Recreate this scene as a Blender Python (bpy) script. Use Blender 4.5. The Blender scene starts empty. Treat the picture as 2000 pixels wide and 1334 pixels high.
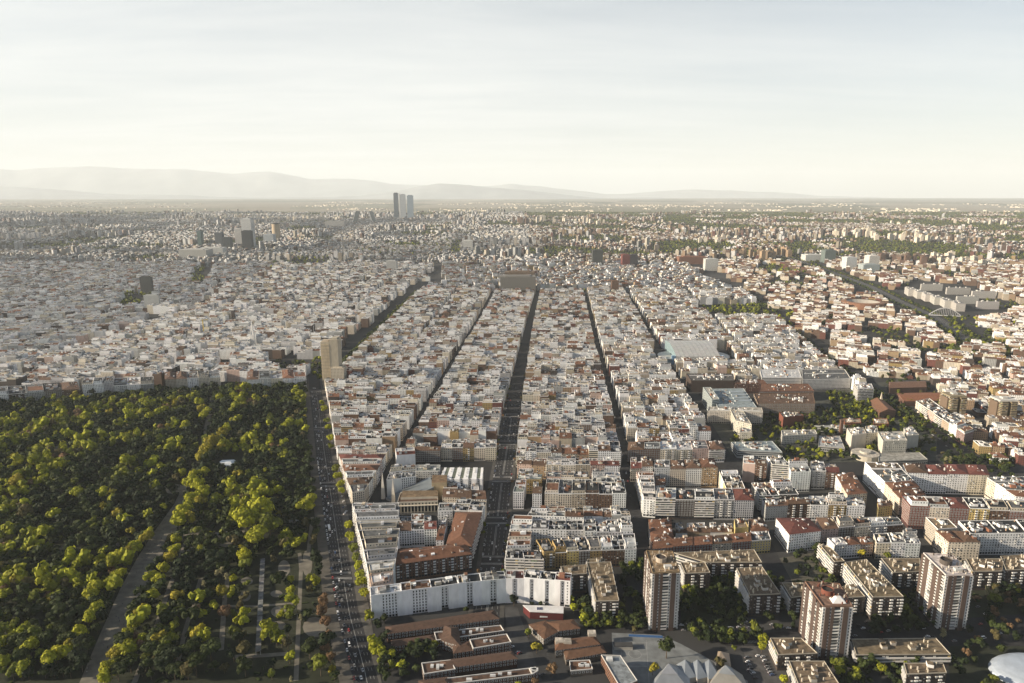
import bpy, math, random
import numpy as np
from mathutils import Vector

# ------------------------------------------------------------------ camera, sky, sun, exposure
scene = bpy.context.scene
COL = scene.collection
CAM_H, FPX = 400.0, 2000 * 24 / 36
PITCH = math.atan(292 / FPX)
cam_d = bpy.data.cameras.new('camera')
cam_d.lens = 24; cam_d.sensor_width = 36; cam_d.clip_start = 1; cam_d.clip_end = 150000
cam = bpy.data.objects.new('camera', cam_d); COL.objects.link(cam)
cam.location = (0, 0, CAM_H); cam.rotation_euler = (math.pi / 2 - PITCH, 0, 0)
scene.camera = cam

SUN_EL, SUN_AZ = math.radians(18), math.radians(-99)      # azimuth clockwise from +Y (view direction)
world = bpy.data.worlds.new('World'); scene.world = world; world.use_nodes = True
wn = world.node_tree.nodes; wl = world.node_tree.links; wn.clear()
sky = wn.new('ShaderNodeTexSky'); sky.sky_type = 'NISHITA'; sky.sun_disc = False
sky.sun_elevation = SUN_EL; sky.sun_rotation = SUN_AZ; sky.altitude = 600
sky.air_density = 1.0; sky.dust_density = 1.2; sky.ozone_density = 1.6
bg = wn.new('ShaderNodeBackground'); bg.inputs['Strength'].default_value = 0.050
wo = wn.new('ShaderNodeOutputWorld')
# thin cirrus veil: streaks on a plane high above (direction divided by its height)
tc = wn.new('ShaderNodeTexCoord'); sp = wn.new('ShaderNodeSeparateXYZ')
mz = wn.new('ShaderNodeMath'); mz.operation = 'MAXIMUM'; mz.inputs[1].default_value = 0.03
az = wn.new('ShaderNodeMath'); az.operation = 'ADD'; az.inputs[1].default_value = 0.07
dx = wn.new('ShaderNodeMath'); dx.operation = 'DIVIDE'; dy = wn.new('ShaderNodeMath'); dy.operation = 'DIVIDE'
cb = wn.new('ShaderNodeCombineXYZ'); mp = wn.new('ShaderNodeMapping')
mp.inputs['Rotation'].default_value = (0, 0, math.radians(-24)); mp.inputs['Scale'].default_value = (0.30, 0.95, 1)
nz = wn.new('ShaderNodeTexNoise'); nz.inputs['Scale'].default_value = 1.5; nz.inputs['Detail'].default_value = 7
nz.inputs['Roughness'].default_value = 0.62; nz.inputs['Distortion'].default_value = 0.25
cr = wn.new('ShaderNodeValToRGB')
cr.color_ramp.elements[0].position = 0.34; cr.color_ramp.elements[0].color = (0.68, 0.68, 0.68, 1)
cr.color_ramp.elements[1].position = 0.74; cr.color_ramp.elements[1].color = (0.98, 0.98, 0.98, 1)
mxs = wn.new('ShaderNodeMix'); mxs.data_type = 'RGBA'
mxs.inputs[7].default_value = (9.2, 9.3, 9.0, 1)
wl.new(tc.outputs['Generated'], sp.inputs[0]); wl.new(sp.outputs['Z'], mz.inputs[0]); wl.new(mz.outputs[0], az.inputs[0])
wl.new(sp.outputs['X'], dx.inputs[0]); wl.new(az.outputs[0], dx.inputs[1])
wl.new(sp.outputs['Y'], dy.inputs[0]); wl.new(az.outputs[0], dy.inputs[1])
wl.new(dx.outputs[0], cb.inputs[0]); wl.new(dy.outputs[0], cb.inputs[1]); wl.new(cb.outputs[0], mp.inputs[0])
wl.new(mp.outputs[0], nz.inputs['Vector']); wl.new(nz.outputs['Fac'], cr.inputs[0])
fz = wn.new('ShaderNodeMapRange'); fz.interpolation_type = 'SMOOTHSTEP'; fz.inputs[1].default_value = 0.12; fz.inputs[2].default_value = 0.50; fz.inputs[3].default_value = 1.0; fz.inputs[4].default_value = 0.08
fm = wn.new('ShaderNodeMath'); fm.operation = 'MULTIPLY'; wl.new(sp.outputs['Z'], fz.inputs[0]); wl.new(fz.outputs[0], fm.inputs[1])
fx = wn.new('ShaderNodeMapRange'); fx.interpolation_type = 'SMOOTHSTEP'; fx.inputs[1].default_value = -0.35; fx.inputs[2].default_value = 0.75; fx.inputs[3].default_value = 1.0; fx.inputs[4].default_value = 0.66
fk = wn.new('ShaderNodeMath'); fk.operation = 'MULTIPLY'; wl.new(sp.outputs['X'], fx.inputs[0]); wl.new(fx.outputs[0], fk.inputs[1])   # the veil thins out to the right
wl.new(cr.outputs[0], fm.inputs[0]); wl.new(fm.outputs[0], fk.inputs[0]); wl.new(fk.outputs[0], mxs.inputs[0]); wl.new(sky.outputs[0], mxs.inputs[6])
wl.new(mxs.outputs[2], bg.inputs['Color']); wl.new(bg.outputs[0], wo.inputs['Surface'])

sun_d = bpy.data.lights.new('sun', 'SUN'); sun_d.energy = 5.0; sun_d.angle = math.radians(0.5); sun_d.color = (1.0, 0.86, 0.67)
sun = bpy.data.objects.new('sun', sun_d); COL.objects.link(sun)
SUN_DIR = Vector((math.sin(SUN_AZ) * math.cos(SUN_EL), math.cos(SUN_AZ) * math.cos(SUN_EL), math.sin(SUN_EL)))
sun.rotation_euler = SUN_DIR.to_track_quat('Z', 'Y').to_euler(); sun.location = (-200, 0, 600)

vs = scene.view_settings
vs.view_transform = 'Standard'; vs.look = 'None'; vs.exposure = 1.15; vs.gamma = 1; vs.use_curve_mapping = False
scene.cycles.max_bounces = 5; scene.cycles.diffuse_bounces = 2; scene.cycles.glossy_bounces = 2
scene.cycles.transmission_bounces = 2; scene.cycles.volume_bounces = 1
scene.cycles.use_denoising = True
scene.cycles.caustics_reflective = False; scene.cycles.caustics_refractive = False

# ------------------------------------------------------------------ terrain and projection helpers
def smooth(a, b, x):
    t = min(max((x - a) / (b - a), 0.0), 1.0); return t * t * (3 - 2 * t)
def T(Y):
    return 100.0 * min(max((Y - 1500) / 6000.0, 0.0), 1.0)
def G(u, v, z=0.0):
    """the place on the land (or z metres above it) seen at photo pixel u, v"""
    x = (u - 1000) / FPX; w = -(v - 667) / FPX
    dy = math.cos(PITCH) + w * math.sin(PITCH); dz = -math.sin(PITCH) + w * math.cos(PITCH)
    Y = 1000.0
    for _ in range(40):
        t = (z + T(Y) - CAM_H) / dz; Y = dy * t
    return (x * t, Y)
def interp(pts, y):
    if y <= pts[0][1]:
        a, b = pts[0], pts[1]
    elif y >= pts[-1][1]:
        a, b = pts[-2], pts[-1]
    else:
        for a, b in zip(pts, pts[1:]):
            if a[1] <= y <= b[1]: break
    return a[0] + (b[0] - a[0]) * (y - a[1]) / (b[1] - a[1])

# ------------------------------------------------------------------ materials (procedural)
MATS = {}; MAT_ORDER = []
def new_mat(name):
    m = bpy.data.materials.new(name); m.use_nodes = True
    nt = m.node_tree; b = nt.nodes['Principled BSDF']
    MATS[name] = m; MAT_ORDER.append(name)
    return m, nt, nt.nodes, nt.links, b
def tint_node(n):
    a = n.new('ShaderNodeAttribute'); a.attribute_name = 'tint'; return a
def mul(n, l, c1, fac_socket):
    m = n.new('ShaderNodeMix'); m.data_type = 'RGBA'; m.blend_type = 'MULTIPLY'; m.inputs[0].default_value = 1
    l.new(c1, m.inputs[6]); l.new(fac_socket, m.inputs[7]); return m.outputs[2]
def noise_ramp(n, l, scale, lo, hi, detail=4, coord=None, vec_scale=None):
    t = n.new('ShaderNodeTexNoise'); t.inputs['Scale'].default_value = scale; t.inputs['Detail'].default_value = detail
    g = n.new('ShaderNodeNewGeometry')
    if vec_scale:
        mpn = n.new('ShaderNodeMapping'); mpn.inputs['Scale'].default_value = vec_scale
        l.new(g.outputs['Position'], mpn.inputs[0]); l.new(mpn.outputs[0], t.inputs['Vector'])
    else:
        l.new(g.outputs['Position'], t.inputs['Vector'])
    r = n.new('ShaderNodeValToRGB')
    r.color_ramp.elements[0].position = 0.32; r.color_ramp.elements[0].color = (lo, lo, lo, 1)
    r.color_ramp.elements[1].position = 0.68; r.color_ramp.elements[1].color = (hi, hi, hi, 1)
    l.new(t.outputs['Fac'], r.inputs[0]); return r.outputs[0]

def simple_tinted(name, rough, lo, hi, scale, vec_scale=None, metallic=0, spec=0.3):
    m, nt, n, l, b = new_mat(name)
    a = tint_node(n)
    c = mul(n, l, a.outputs['Color'], noise_ramp(n, l, scale, lo, hi, vec_scale=vec_scale))
    l.new(c, b.inputs['Base Color']); b.inputs['Roughness'].default_value = rough
    b.inputs['Metallic'].default_value = metallic; b.inputs['Specular IOR Level'].default_value = spec
    return m, nt, n, l, b
simple_tinted('plaster', 0.9, 0.86, 1.04, 0.25, (1, 1, 0.35))
# plaster with rows of windows, for far walls; wall coordinates in metres are in the UV map
m, nt, n, l, b = new_mat('facade')
a = tint_node(n); uv = n.new('ShaderNodeUVMap'); s = n.new('ShaderNodeSeparateXYZ'); l.new(uv.outputs[0], s.inputs[0])
def band(sock, period, lo, hi):
    d = n.new('ShaderNodeMath'); d.operation = 'DIVIDE'; d.inputs[1].default_value = period; l.new(sock, d.inputs[0])
    f = n.new('ShaderNodeMath'); f.operation = 'FRACT'; l.new(d.outputs[0], f.inputs[0])
    g1 = n.new('ShaderNodeMath'); g1.operation = 'GREATER_THAN'; g1.inputs[1].default_value = lo; l.new(f.outputs[0], g1.inputs[0])
    g2 = n.new('ShaderNodeMath'); g2.operation = 'LESS_THAN'; g2.inputs[1].default_value = hi; l.new(f.outputs[0], g2.inputs[0])
    k = n.new('ShaderNodeMath'); k.operation = 'MULTIPLY'; l.new(g1.outputs[0], k.inputs[0]); l.new(g2.outputs[0], k.inputs[1])
    return k.outputs[0]
k = n.new('ShaderNodeMath'); k.operation = 'MULTIPLY'
l.new(band(s.outputs['X'], 3.1, 0.28, 0.68), k.inputs[0]); l.new(band(s.outputs['Y'], 3.1, 0.30, 0.80), k.inputs[1])
mx = n.new('ShaderNodeMix'); mx.data_type = 'RGBA'; mx.inputs[7].default_value = (0.035, 0.04, 0.045, 1)
l.new(k.outputs[0], mx.inputs[0]); l.new(a.outputs['Color'], mx.inputs[6])
l.new(mx.outputs[2], b.inputs['Base Color']); b.inputs['Roughness'].default_value = 0.8; b.inputs['Specular IOR Level'].default_value = 0.3
m, nt, n, l, b = simple_tinted('roofing', 0.92, 0.70, 1.2, 0.22)
vp = n.new('ShaderNodeTexVoronoi'); vp.inputs['Scale'].default_value = 0.35; vg = n.new('ShaderNodeNewGeometry'); l.new(vg.outputs['Position'], vp.inputs['Vector'])   # patched membrane
vsn = n.new('ShaderNodeSeparateColor'); l.new(vp.outputs['Color'], vsn.inputs[0]); vm = n.new('ShaderNodeMapRange'); vm.inputs[3].default_value = .72; vm.inputs[4].default_value = 1.22; l.new(vsn.outputs[0], vm.inputs[0])
c0 = b.inputs['Base Color'].links[0].from_socket; l.new(mul(n, l, c0, vm.outputs[0]), b.inputs['Base Color'])
m, nt, n, l, b = simple_tinted('tile', 0.85, 0.72, 1.15, 0.35)
wv = n.new('ShaderNodeTexWave'); wv.inputs['Scale'].default_value = 1.4; wv.inputs['Distortion'].default_value = 1.5
bp = n.new('ShaderNodeBump'); bp.inputs['Strength'].default_value = 0.5; bp.inputs['Distance'].default_value = 0.1
g = n.new('ShaderNodeNewGeometry'); l.new(g.outputs['Position'], wv.inputs['Vector'])
l.new(wv.outputs['Fac'], bp.inputs['Height']); l.new(bp.outputs[0], b.inputs['Normal'])
m, nt, n, l, b = new_mat('glass')
a = tint_node(n); l.new(a.outputs['Color'], b.inputs['Base Color']); b.inputs['Roughness'].default_value = 0.18; b.inputs['Specular IOR Level'].default_value = 0.6
simple_tinted('metal', 0.42, 0.85, 1.05, 0.15, metallic=0.25)
m, nt, n, l, b = simple_tinted('paving', 0.9, 0.72, 1.18, 0.12)
simple_tinted('car_paint', 0.3, 1, 1, 1.0, spec=0.5)
m, nt, n, l, b = new_mat('leaf')
a = tint_node(n); oi = n.new('ShaderNodeObjectInfo')
c = mul(n, l, a.outputs['Color'], oi.outputs['Color'])
l.new(c, b.inputs['Base Color']); b.inputs['Roughness'].default_value = 0.75; b.inputs['Specular IOR Level'].default_value = 0.15
tr = n.new('ShaderNodeBsdfTranslucent'); l.new(c, tr.inputs['Color'])
ms = n.new('ShaderNodeMixShader'); ms.inputs[0].default_value = 0.18
out = n['Material Output']; l.new(b.outputs[0], ms.inputs[1]); l.new(tr.outputs[0], ms.inputs[2]); l.new(ms.outputs[0], out.inputs['Surface'])
simple_tinted('bark', 0.9, 0.7, 1.2, 1.5)
MI = {k: i for i, k in enumerate(MAT_ORDER)}

# ------------------------------------------------------------------ mesh builder
class MB:
    """collects prisms on four-cornered footprints and loose polygons; build() links them as ONE mesh object"""
    def __init__(s): s.pr = []; s.po = []
    def prism(s, q, z0, z1, cs, ct=None, ms='plaster', mt=None):
        s.pr.append((q[0][0], q[0][1], q[1][0], q[1][1], q[2][0], q[2][1], q[3][0], q[3][1], z0, z1, *cs, *(ct or cs), MI[ms], MI[mt or ms]))
    def box(s, x, y, z0, z1, lx, ly, rot, cs, ct=None, ms='plaster', mt=None):
        c, d = math.cos(rot), math.sin(rot); hx, hy = lx / 2, ly / 2
        s.prism([(x + px * c - py * d, y + px * d + py * c) for px, py in ((-hx, -hy), (hx, -hy), (hx, hy), (-hx, hy))], z0, z1, cs, ct, ms, mt)
    def poly(s, pts, col, mat='plaster'): s.po.append((pts, col, MI[mat]))
    def frustum(s, lo, hi, z0, z1, cs, ct=None, ms='plaster', mt=None):
        k = len(lo)
        for i in range(k):
            j = (i + 1) % k
            s.poly([(*lo[i], z0), (*lo[j], z0), (*hi[j], z1), (*hi[i], z1)], cs, ms)
        s.poly([(*p, z1) for p in hi], ct or cs, mt or ms)
    def add(s, o): s.pr += o.pr; s.po += o.po
    def empty(s): return not s.pr and not s.po
    def mesh(s, name, origin=(0, 0, 0)):
        V, F_idx, F_len, FC, FM, UV = [], [], [], [], [], []
        nv = 0
        if s.pr:
            A = np.array(s.pr, dtype=np.float64); N = len(A)
            P = A[:, :8].reshape(N, 4, 2); z0, z1 = A[:, 8], A[:, 9]
            v = np.empty((N, 8, 3))
            v[:, :4, :2] = P; v[:, 4:, :2] = P; v[:, :4, 2] = z0[:, None]; v[:, 4:, 2] = z1[:, None]
            V.append(v.reshape(-1, 3))
            fi = np.array([[0, 1, 5, 4], [1, 2, 6, 5], [2, 3, 7, 6], [3, 0, 4, 7], [4, 5, 6, 7]])
            F_idx.append((np.arange(N)[:, None, None] * 8 + fi[None]).reshape(-1)); F_len.append(np.full(N * 5, 4))
            c = np.empty((N, 5, 3)); c[:, :4] = A[:, None, 10:13]; c[:, 4] = A[:, 13:16]; FC.append(c.reshape(-1, 3))
            mm = np.empty((N, 5), int); mm[:, :4] = A[:, 16:17].astype(int); mm[:, 4] = A[:, 17].astype(int); FM.append(mm.reshape(-1))
            L = np.linalg.norm(np.roll(P, -1, 1) - P, axis=2); Lc = np.round(L / 3.1).clip(1) * 3.1; h = z1 - z0
            u = np.zeros((N, 5, 4, 2))
            u[:, :4, 1, 0] = Lc; u[:, :4, 2, 0] = Lc; u[:, :4, 2, 1] = h[:, None]; u[:, :4, 3, 1] = h[:, None]
            UV.append(u.reshape(-1, 2)); nv = N * 8
        if s.po:
            vv = [p for q in s.po for p in q[0]]; V.append(np.array(vv, dtype=np.float64))
            ln = np.array([len(q[0]) for q in s.po]); F_len.append(ln); F_idx.append(np.arange(len(vv)) + nv)
            FC.append(np.array([q[1] for q in s.po], dtype=np.float64)); FM.append(np.array([q[2] for q in s.po]))
            UV.append(np.full((len(vv), 2), 0.1))
        V = np.concatenate(V) - np.array(origin); return mesh_from(name, V, np.concatenate(F_idx), np.concatenate(F_len), np.concatenate(FC), np.concatenate(FM), np.concatenate(UV))
    def build(s, name, parent=None, origin=(0, 0, 0), kind=None):
        o = bpy.data.objects.new(name, s.mesh(name, origin)); COL.objects.link(o)
        if parent is not None: o.parent = parent
        elif any(origin): o.location = origin
        if kind: o['kind'] = kind
        return o
def mesh_from(name, V, idx, ln, FC, FM, UV=None):
    me = bpy.data.meshes.new(name)
    me.vertices.add(len(V)); me.vertices.foreach_set('co', V.astype(np.float32).ravel())
    me.loops.add(len(idx)); me.loops.foreach_set('vertex_index', idx.astype(np.int32))
    st = np.concatenate([[0], np.cumsum(ln)[:-1]]).astype(np.int32)
    me.polygons.add(len(ln)); me.polygons.foreach_set('loop_start', st); me.polygons.foreach_set('loop_total', ln.astype(np.int32))
    me.polygons.foreach_set('use_smooth', np.zeros(len(ln), dtype=bool))
    used, inv = np.unique(FM, return_inverse=True)
    for u in used: me.materials.append(MATS[MAT_ORDER[u]])
    me.polygons.foreach_set('material_index', inv.astype(np.int32).ravel())
    if UV is not None and MI.get('facade') in used:
        lay = me.uv_layers.new(name='UVMap'); lay.data.foreach_set('uv', UV.astype(np.float32).ravel())
    at = me.attributes.new('tint', 'FLOAT_COLOR', 'FACE')
    at.data.foreach_set('color', np.concatenate([FC, np.ones((len(FC), 1))], 1).astype(np.float32).ravel())
    me.update(calc_edges=True); me.validate(verbose=False); return me

LABELS = {}
def tag(o, label, cat, group=None, share=False):
    if not share:
        if label in LABELS: LABELS[label] += 1
        else: LABELS[label] = 1
    o['label'] = label; o['category'] = cat
    if group: o['group'] = group
    return o
def thing(name, loc, label, cat, group=None, share=False):
    o = bpy.data.objects.new(name, None); COL.objects.link(o); o.location = loc
    return tag(o, label, cat, group, share)
def structure(mb, name): return mb.build(name, kind='structure')

# ------------------------------------------------------------------ colours
WALL = {'white': (.77, .765, .75), 'cream': (.60, .535, .43), 'beige': (.38, .325, .25), 'grey': (.32, .32, .31), 'pink': (.50, .37, .31),
        'ochre': (.33, .235, .10), 'brown-brick': (.13, .078, .052), 'dark-brick': (.060, .045, .038), 'red-brick': (.15, .055, .040),
        'yellow': (.55, .43, .17), 'tan': (.32, .225, .14), 'pale-grey': (.46, .46, .455)}
ROOF = {'dark': (.024, .026, .028), 'grey': (.095, .097, .098), 'terracotta': (.15, .072, .042), 'white': (.46, .46, .455),
        'brown': (.105, .062, .040), 'red': (.13, .045, .035), 'green-grey': (.17, .19, .17), 'tan': (.165, .125, .08)}
ORD = ['first', 'second', 'third', 'fourth', 'fifth', 'sixth', 'seventh', 'eighth', 'ninth', 'tenth', 'eleventh', 'twelfth', 'thirteenth', 'fourteenth', 'fifteenth',
       'sixteenth', 'seventeenth', 'eighteenth', 'nineteenth', 'twentieth']
def vary(c, r, a=0.10):
    k = 1 + r.uniform(-a, a); return tuple(min(x * k * (1 + r.uniform(-.02, .02)), .82) for x in c)
def lerp2(a, b, t): return (a[0] + (b[0] - a[0]) * t, a[1] + (b[1] - a[1]) * t)
def bil(q, u, v): return lerp2(lerp2(q[0], q[1], u), lerp2(q[3], q[2], u), v)
def sub(q, u0, u1, v0, v1): return [bil(q, u0, v0), bil(q, u1, v0), bil(q, u1, v1), bil(q, u0, v1)]
def dist(a, b): return math.hypot(a[0] - b[0], a[1] - b[1])

# ------------------------------------------------------------------ apartment buildings
PANE = (.030, .034, .040); FRAME = (.66, .65, .62)
def windows(mb, bal, a, b, z0, h, style, r, off=0.05, skip_ground=True, wallc=None):
    L = dist(a, b)
    if L < 2.5 or style == 'none': return
    dx, dy = (b[0] - a[0]) / L, (b[1] - a[1]) / L; nx, ny = dy, -dx
    fl = max(int(h / 3.1), 1); bay = 2.6 if style == 'dense' else 3.1
    n = max(int(L / bay), 1); st = L / n
    def rect(s0, s1, za, zb, o, col, mat='glass'):
        mb.poly([(a[0] + dx * s0 + nx * o, a[1] + dy * s0 + ny * o, za), (a[0] + dx * s1 + nx * o, a[1] + dy * s1 + ny * o, za),
                 (a[0] + dx * s1 + nx * o, a[1] + dy * s1 + ny * o, zb), (a[0] + dx * s0 + nx * o, a[1] + dy * s0 + ny * o, zb)], col, mat)
    def slab(s0, s1, za, zb, d, col):
        bal.prism([(a[0] + dx * s0, a[1] + dy * s0), (a[0] + dx * s0 + nx * d, a[1] + dy * s0 + ny * d),
                   (a[0] + dx * s1 + nx * d, a[1] + dy * s1 + ny * d), (a[0] + dx * s1, a[1] + dy * s1)], za, zb, col)
    for f in range(fl):
        zb = z0 + h - (f + 1) * 3.1
        if skip_ground and f == fl - 1:
            for i in range(n): rect(i * st + .35, (i + 1) * st - .35, zb + .2, zb + 2.5, off, PANE)
            continue
        if style == 'band':
            rect(.5, L - .5, zb + 1.0, zb + 2.4, off, PANE); continue
        if style == 'stripe':                       # balconies all along each storey
            rect(.4, L - .4, zb + .3, zb + 2.6, off, PANE); slab(.1, L - .1, zb - .15, zb + .95, 1.2, (.60, .58, .55) if wallc is None else wallc)
            for i in range(n):
                if r.random() < .3: rect(i * st + .4, (i + 1) * st - .3, zb + 1.0, zb + 2.6, off + .3, r.choice([(.5, .49, .46), (.35, .34, .32), (.40, .30, .12), (.16, .22, .14)]), 'plaster')
            continue
        for i in range(n):
            s = (i + .5) * st
            if style == 'framed':
                rect(s - .95, s + .95, zb + .65, zb + 2.55, off, FRAME, 'plaster'); rect(s - .60, s + .60, zb + .9, zb + 2.3, off + .04, PANE)
            elif style == 'balc' and (i + 1) % 3 == 0:
                rect(s - 1.1, s + 1.1, zb + .2, zb + 2.4, off, PANE); slab(s - 1.45, s + 1.45, zb - .12, zb + .95, 1.1, (.70, .69, .66))
            elif style == 'dense':
                rect(s - .55, s + .55, zb + .4, zb + 2.4, off, PANE)
            else:
                w = .62 if r.random() < .8 else .4
                k = r.random()
                if k < .62: rect(s - w, s + w, zb + .85, zb + 2.35, off, PANE)
                elif k < .82:                                   # roller blind half down
                    m = zb + r.uniform(1.3, 1.9); rect(s - w, s + w, zb + .85, m, off, PANE); rect(s - w, s + w, m, zb + 2.35, off, (.50, .48, .44), 'plaster')
                elif k < .92: rect(s - w, s + w, zb + .85, zb + 2.35, off, (.22, .21, .19), 'plaster')
                else: rect(s - w * 1.3, s + w * 1.3, zb + .2, zb + 2.4, off, PANE); slab(s - w * 1.5, s + w * 1.5, zb - .1, zb + .9, .8, (.5, .49, .47))

def gable(roof, wall, q, z, rise, col, wcol, over=.4):
    """two tiled slopes with the ridge along the q0-q1 direction"""
    W, D = dist(q[0], q[1]), dist(q[1], q[2]); o = over / max(D, 1)
    A = sub(q, 0, 1, -o, 1 + o); m0, m1 = bil(q, 0, .5), bil(q, 1, .5)
    roof.poly([(*A[0], z), (*A[1], z), (*m1, z + rise), (*m0, z + rise)], col, 'tile')
    roof.poly([(*A[2], z), (*A[3], z), (*m0, z + rise), (*m1, z + rise)], col, 'tile')
    for a, b, m in ((q[1], q[2], m1), (q[3], q[0], m0)): wall.poly([(*a, z), (*b, z), (*m, z + rise)], wcol)
def hip(roof, q, z, rise, col, over=.5, f=.32):
    W, D = dist(q[0], q[1]), dist(q[1], q[2]); a, b = over / W, over / D
    A = sub(q, -a, 1 + a, -b, 1 + b)
    if W >= D:
        k = min(f * D / W * 1.5, .49); m0, m1 = bil(q, k, .5), bil(q, 1 - k, .5)
        roof.poly([(*A[0], z), (*A[1], z), (*m1, z + rise), (*m0, z + rise)], col, 'tile'); roof.poly([(*A[2], z), (*A[3], z), (*m0, z + rise), (*m1, z + rise)], col, 'tile')
        roof.poly([(*A[1], z), (*A[2], z), (*m1, z + rise)], col, 'tile'); roof.poly([(*A[3], z), (*A[0], z), (*m0, z + rise)], col, 'tile')
    else:
        k = min(f * W / D * 1.5, .49); m0, m1 = bil(q, .5, k), bil(q, .5, 1 - k)
        roof.poly([(*A[1], z), (*A[2], z), (*m1, z + rise), (*m0, z + rise)], col, 'tile'); roof.poly([(*A[3], z), (*A[0], z), (*m0, z + rise), (*m1, z + rise)], col, 'tile')
        roof.poly([(*A[0], z), (*A[1], z), (*m0, z + rise)], col, 'tile'); roof.poly([(*A[2], z), (*A[3], z), (*m1, z + rise)], col, 'tile')

def parapet(mb, q, z, hh, col, t=.35):
    W, D = max(dist(q[0], q[1]), 1), max(dist(q[1], q[2]), 1); a, b = t / W, t / D
    mb.prism(sub(q, 0, 1, 0, b), z, z + hh, col); mb.prism(sub(q, 0, 1, 1 - b, 1), z, z + hh, col)
    mb.prism(sub(q, 0, a, b, 1 - b), z, z + hh, col); mb.prism(sub(q, 1 - a, 1, b, 1 - b), z, z + hh, col)

HUTC = [(.74, .735, .72), (.70, .69, .67), (.76, .75, .74), (.72, .71, .70), (.50, .43, .33), (.40, .39, .36), (.24, .11, .065), (.30, .30, .29)]
def clutter(P, q, z, r, n_hut, n_ch, rc, det):
    W, D = dist(q[0], q[1]), dist(q[1], q[2]); ang = math.atan2(q[1][1] - q[0][1], q[1][0] - q[0][0])
    for _ in range(n_hut):
        lx, ly = r.uniform(2.4, min(6.5, W * .5)), r.uniform(2.4, min(6, D * .5)); u, v = r.uniform(.2, .8), r.uniform(.18, .85)
        x, y = bil(q, u, v); hh = r.uniform(2.0, 3.6); c = vary(r.choice(HUTC), r)
        P['stair_hut'].box(x, y, z, z + hh, lx, ly, ang, c, r.choice([c, ROOF['grey'], ROOF['terracotta'], ROOF['dark'], ROOF['white'], ROOF['grey']]), mt='roofing')
    for _ in range(n_ch):
        u, v = r.uniform(.06, .94), r.uniform(.08, .94); x, y = bil(q, u, v); k = r.uniform(.5, 1.1)
        P['chimney'].box(x, y, z, z + r.uniform(1.2, 2.6), k, k * r.uniform(.8, 2.2), ang, vary(r.choice([(.62, .60, .56), (.68, .67, .65), (.45, .30, .2)]), r))
    if det == 2 or (det and r.random() < .4):                # air-conditioning units, aerials
        for _ in range(r.randint(3, 7)):
            x, y = bil(q, r.uniform(.05, .95), r.uniform(.06, .94)); P['chimney'].box(x, y, z, z + r.uniform(.5, 1.1), r.uniform(.6, 1.6), r.uniform(.5, 1.2), ang, r.choice([(.55, .56, .56), (.35, .36, .36), (.2, .2, .2)]))
        x, y = bil(q, r.uniform(.2, .8), r.uniform(.2, .8)); P['chimney'].box(x, y, z, z + r.uniform(3.5, 6), .12, .12, 0, (.3, .3, .3))
    if det and r.random() < .6:                              # low walls between terraces
        for _ in range(r.randint(1, 2)):
            u = r.uniform(.25, .75)
            P['roof'].prism(sub(q, u, u + .3 / W, .04, .96), z, z + 1.3, vary((.70, .69, .67), r)) if r.random() < .5 else \
                P['roof'].prism(sub(q, .04, .96, u, u + .3 / D), z, z + 1.3, vary((.70, .69, .67), r))

def new_parts():
    return {k: MB() for k in ('wall', 'roof', 'attic', 'stair_hut', 'chimney', 'window', 'balcony')}
def flat_piece(P, q, z0, h, wc, rc, r, det, win, sides, attic, pcol=None, hut=None):
    W, D = dist(q[0], q[1]), dist(q[1], q[2]); wm = 'plaster' if det == 2 else 'facade'
    P['wall'].prism(q, z0, z0 + h, wc, vary((.5, .49, .47), r) if det == 2 else rc, wm, 'plaster' if det == 2 else 'roofing')
    z = z0 + h; pc = pcol or (vary((.70, .69, .67), r) if r.random() < .75 else wc)
    if det == 2: P['roof'].prism(sub(q, .004, .996, .004, .996), z, z + .06, rc, rc, 'roofing')
    if det: parapet(P['wall'], q, z, r.uniform(.7, 1.2), pc)
    if det == 2:
        ed = {'S': (q[0], q[1]), 'E': (q[1], q[2]), 'N': (q[2], q[3]), 'W': (q[3], q[0])}
        for s in sides:
            if s != 'N': windows(P['window'], P['balcony'], *ed[s], z0, h, win, r, wallc=None)
    if attic:
        v0, v1 = (2.6 / D, min(1 - 2.5 / D, 2.6 / D + r.uniform(.42, .62))) if D > 9 else (.25, .9)
        aq = sub(q, r.choice([0.02, .08]), r.choice([.98, .92]), v0, v1); ah = r.choice([2.9, 2.9, 3.1, 5.8])
        ac = vary(r.choice([WALL['white'], WALL['white'], wc, WALL['pale-grey'], WALL['cream']]), r); arc = vary(ROOF[r.choice(['dark', 'dark', 'grey', 'terracotta', 'grey', 'white'])], r)
        P['attic'].prism(aq, z, z + ah, ac, arc, 'plaster', 'roofing')
        if det == 2: windows(P['window'], P['balcony'], aq[0], aq[1], z, ah, 'plain', r, skip_ground=False)
        if det: parapet(P['attic'], aq, z + ah, .6, ac, .25)
        clutter(P, aq, z + ah, r, r.randint(0, 2), r.randint(1, 3), rc, 0)
        if det: clutter(P, sub(q, 0, 1, v1, 1), z, r, r.randint(0, 1), 1, rc, det)
    else:
        nh = max(1, int(W * D / 110)) if hut is None else hut
        clutter(P, q, z, r, r.randint(max(nh - 1, 1), nh + 1) if nh else 0, r.randint(2, 5) if det else 1, rc, det)

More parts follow.
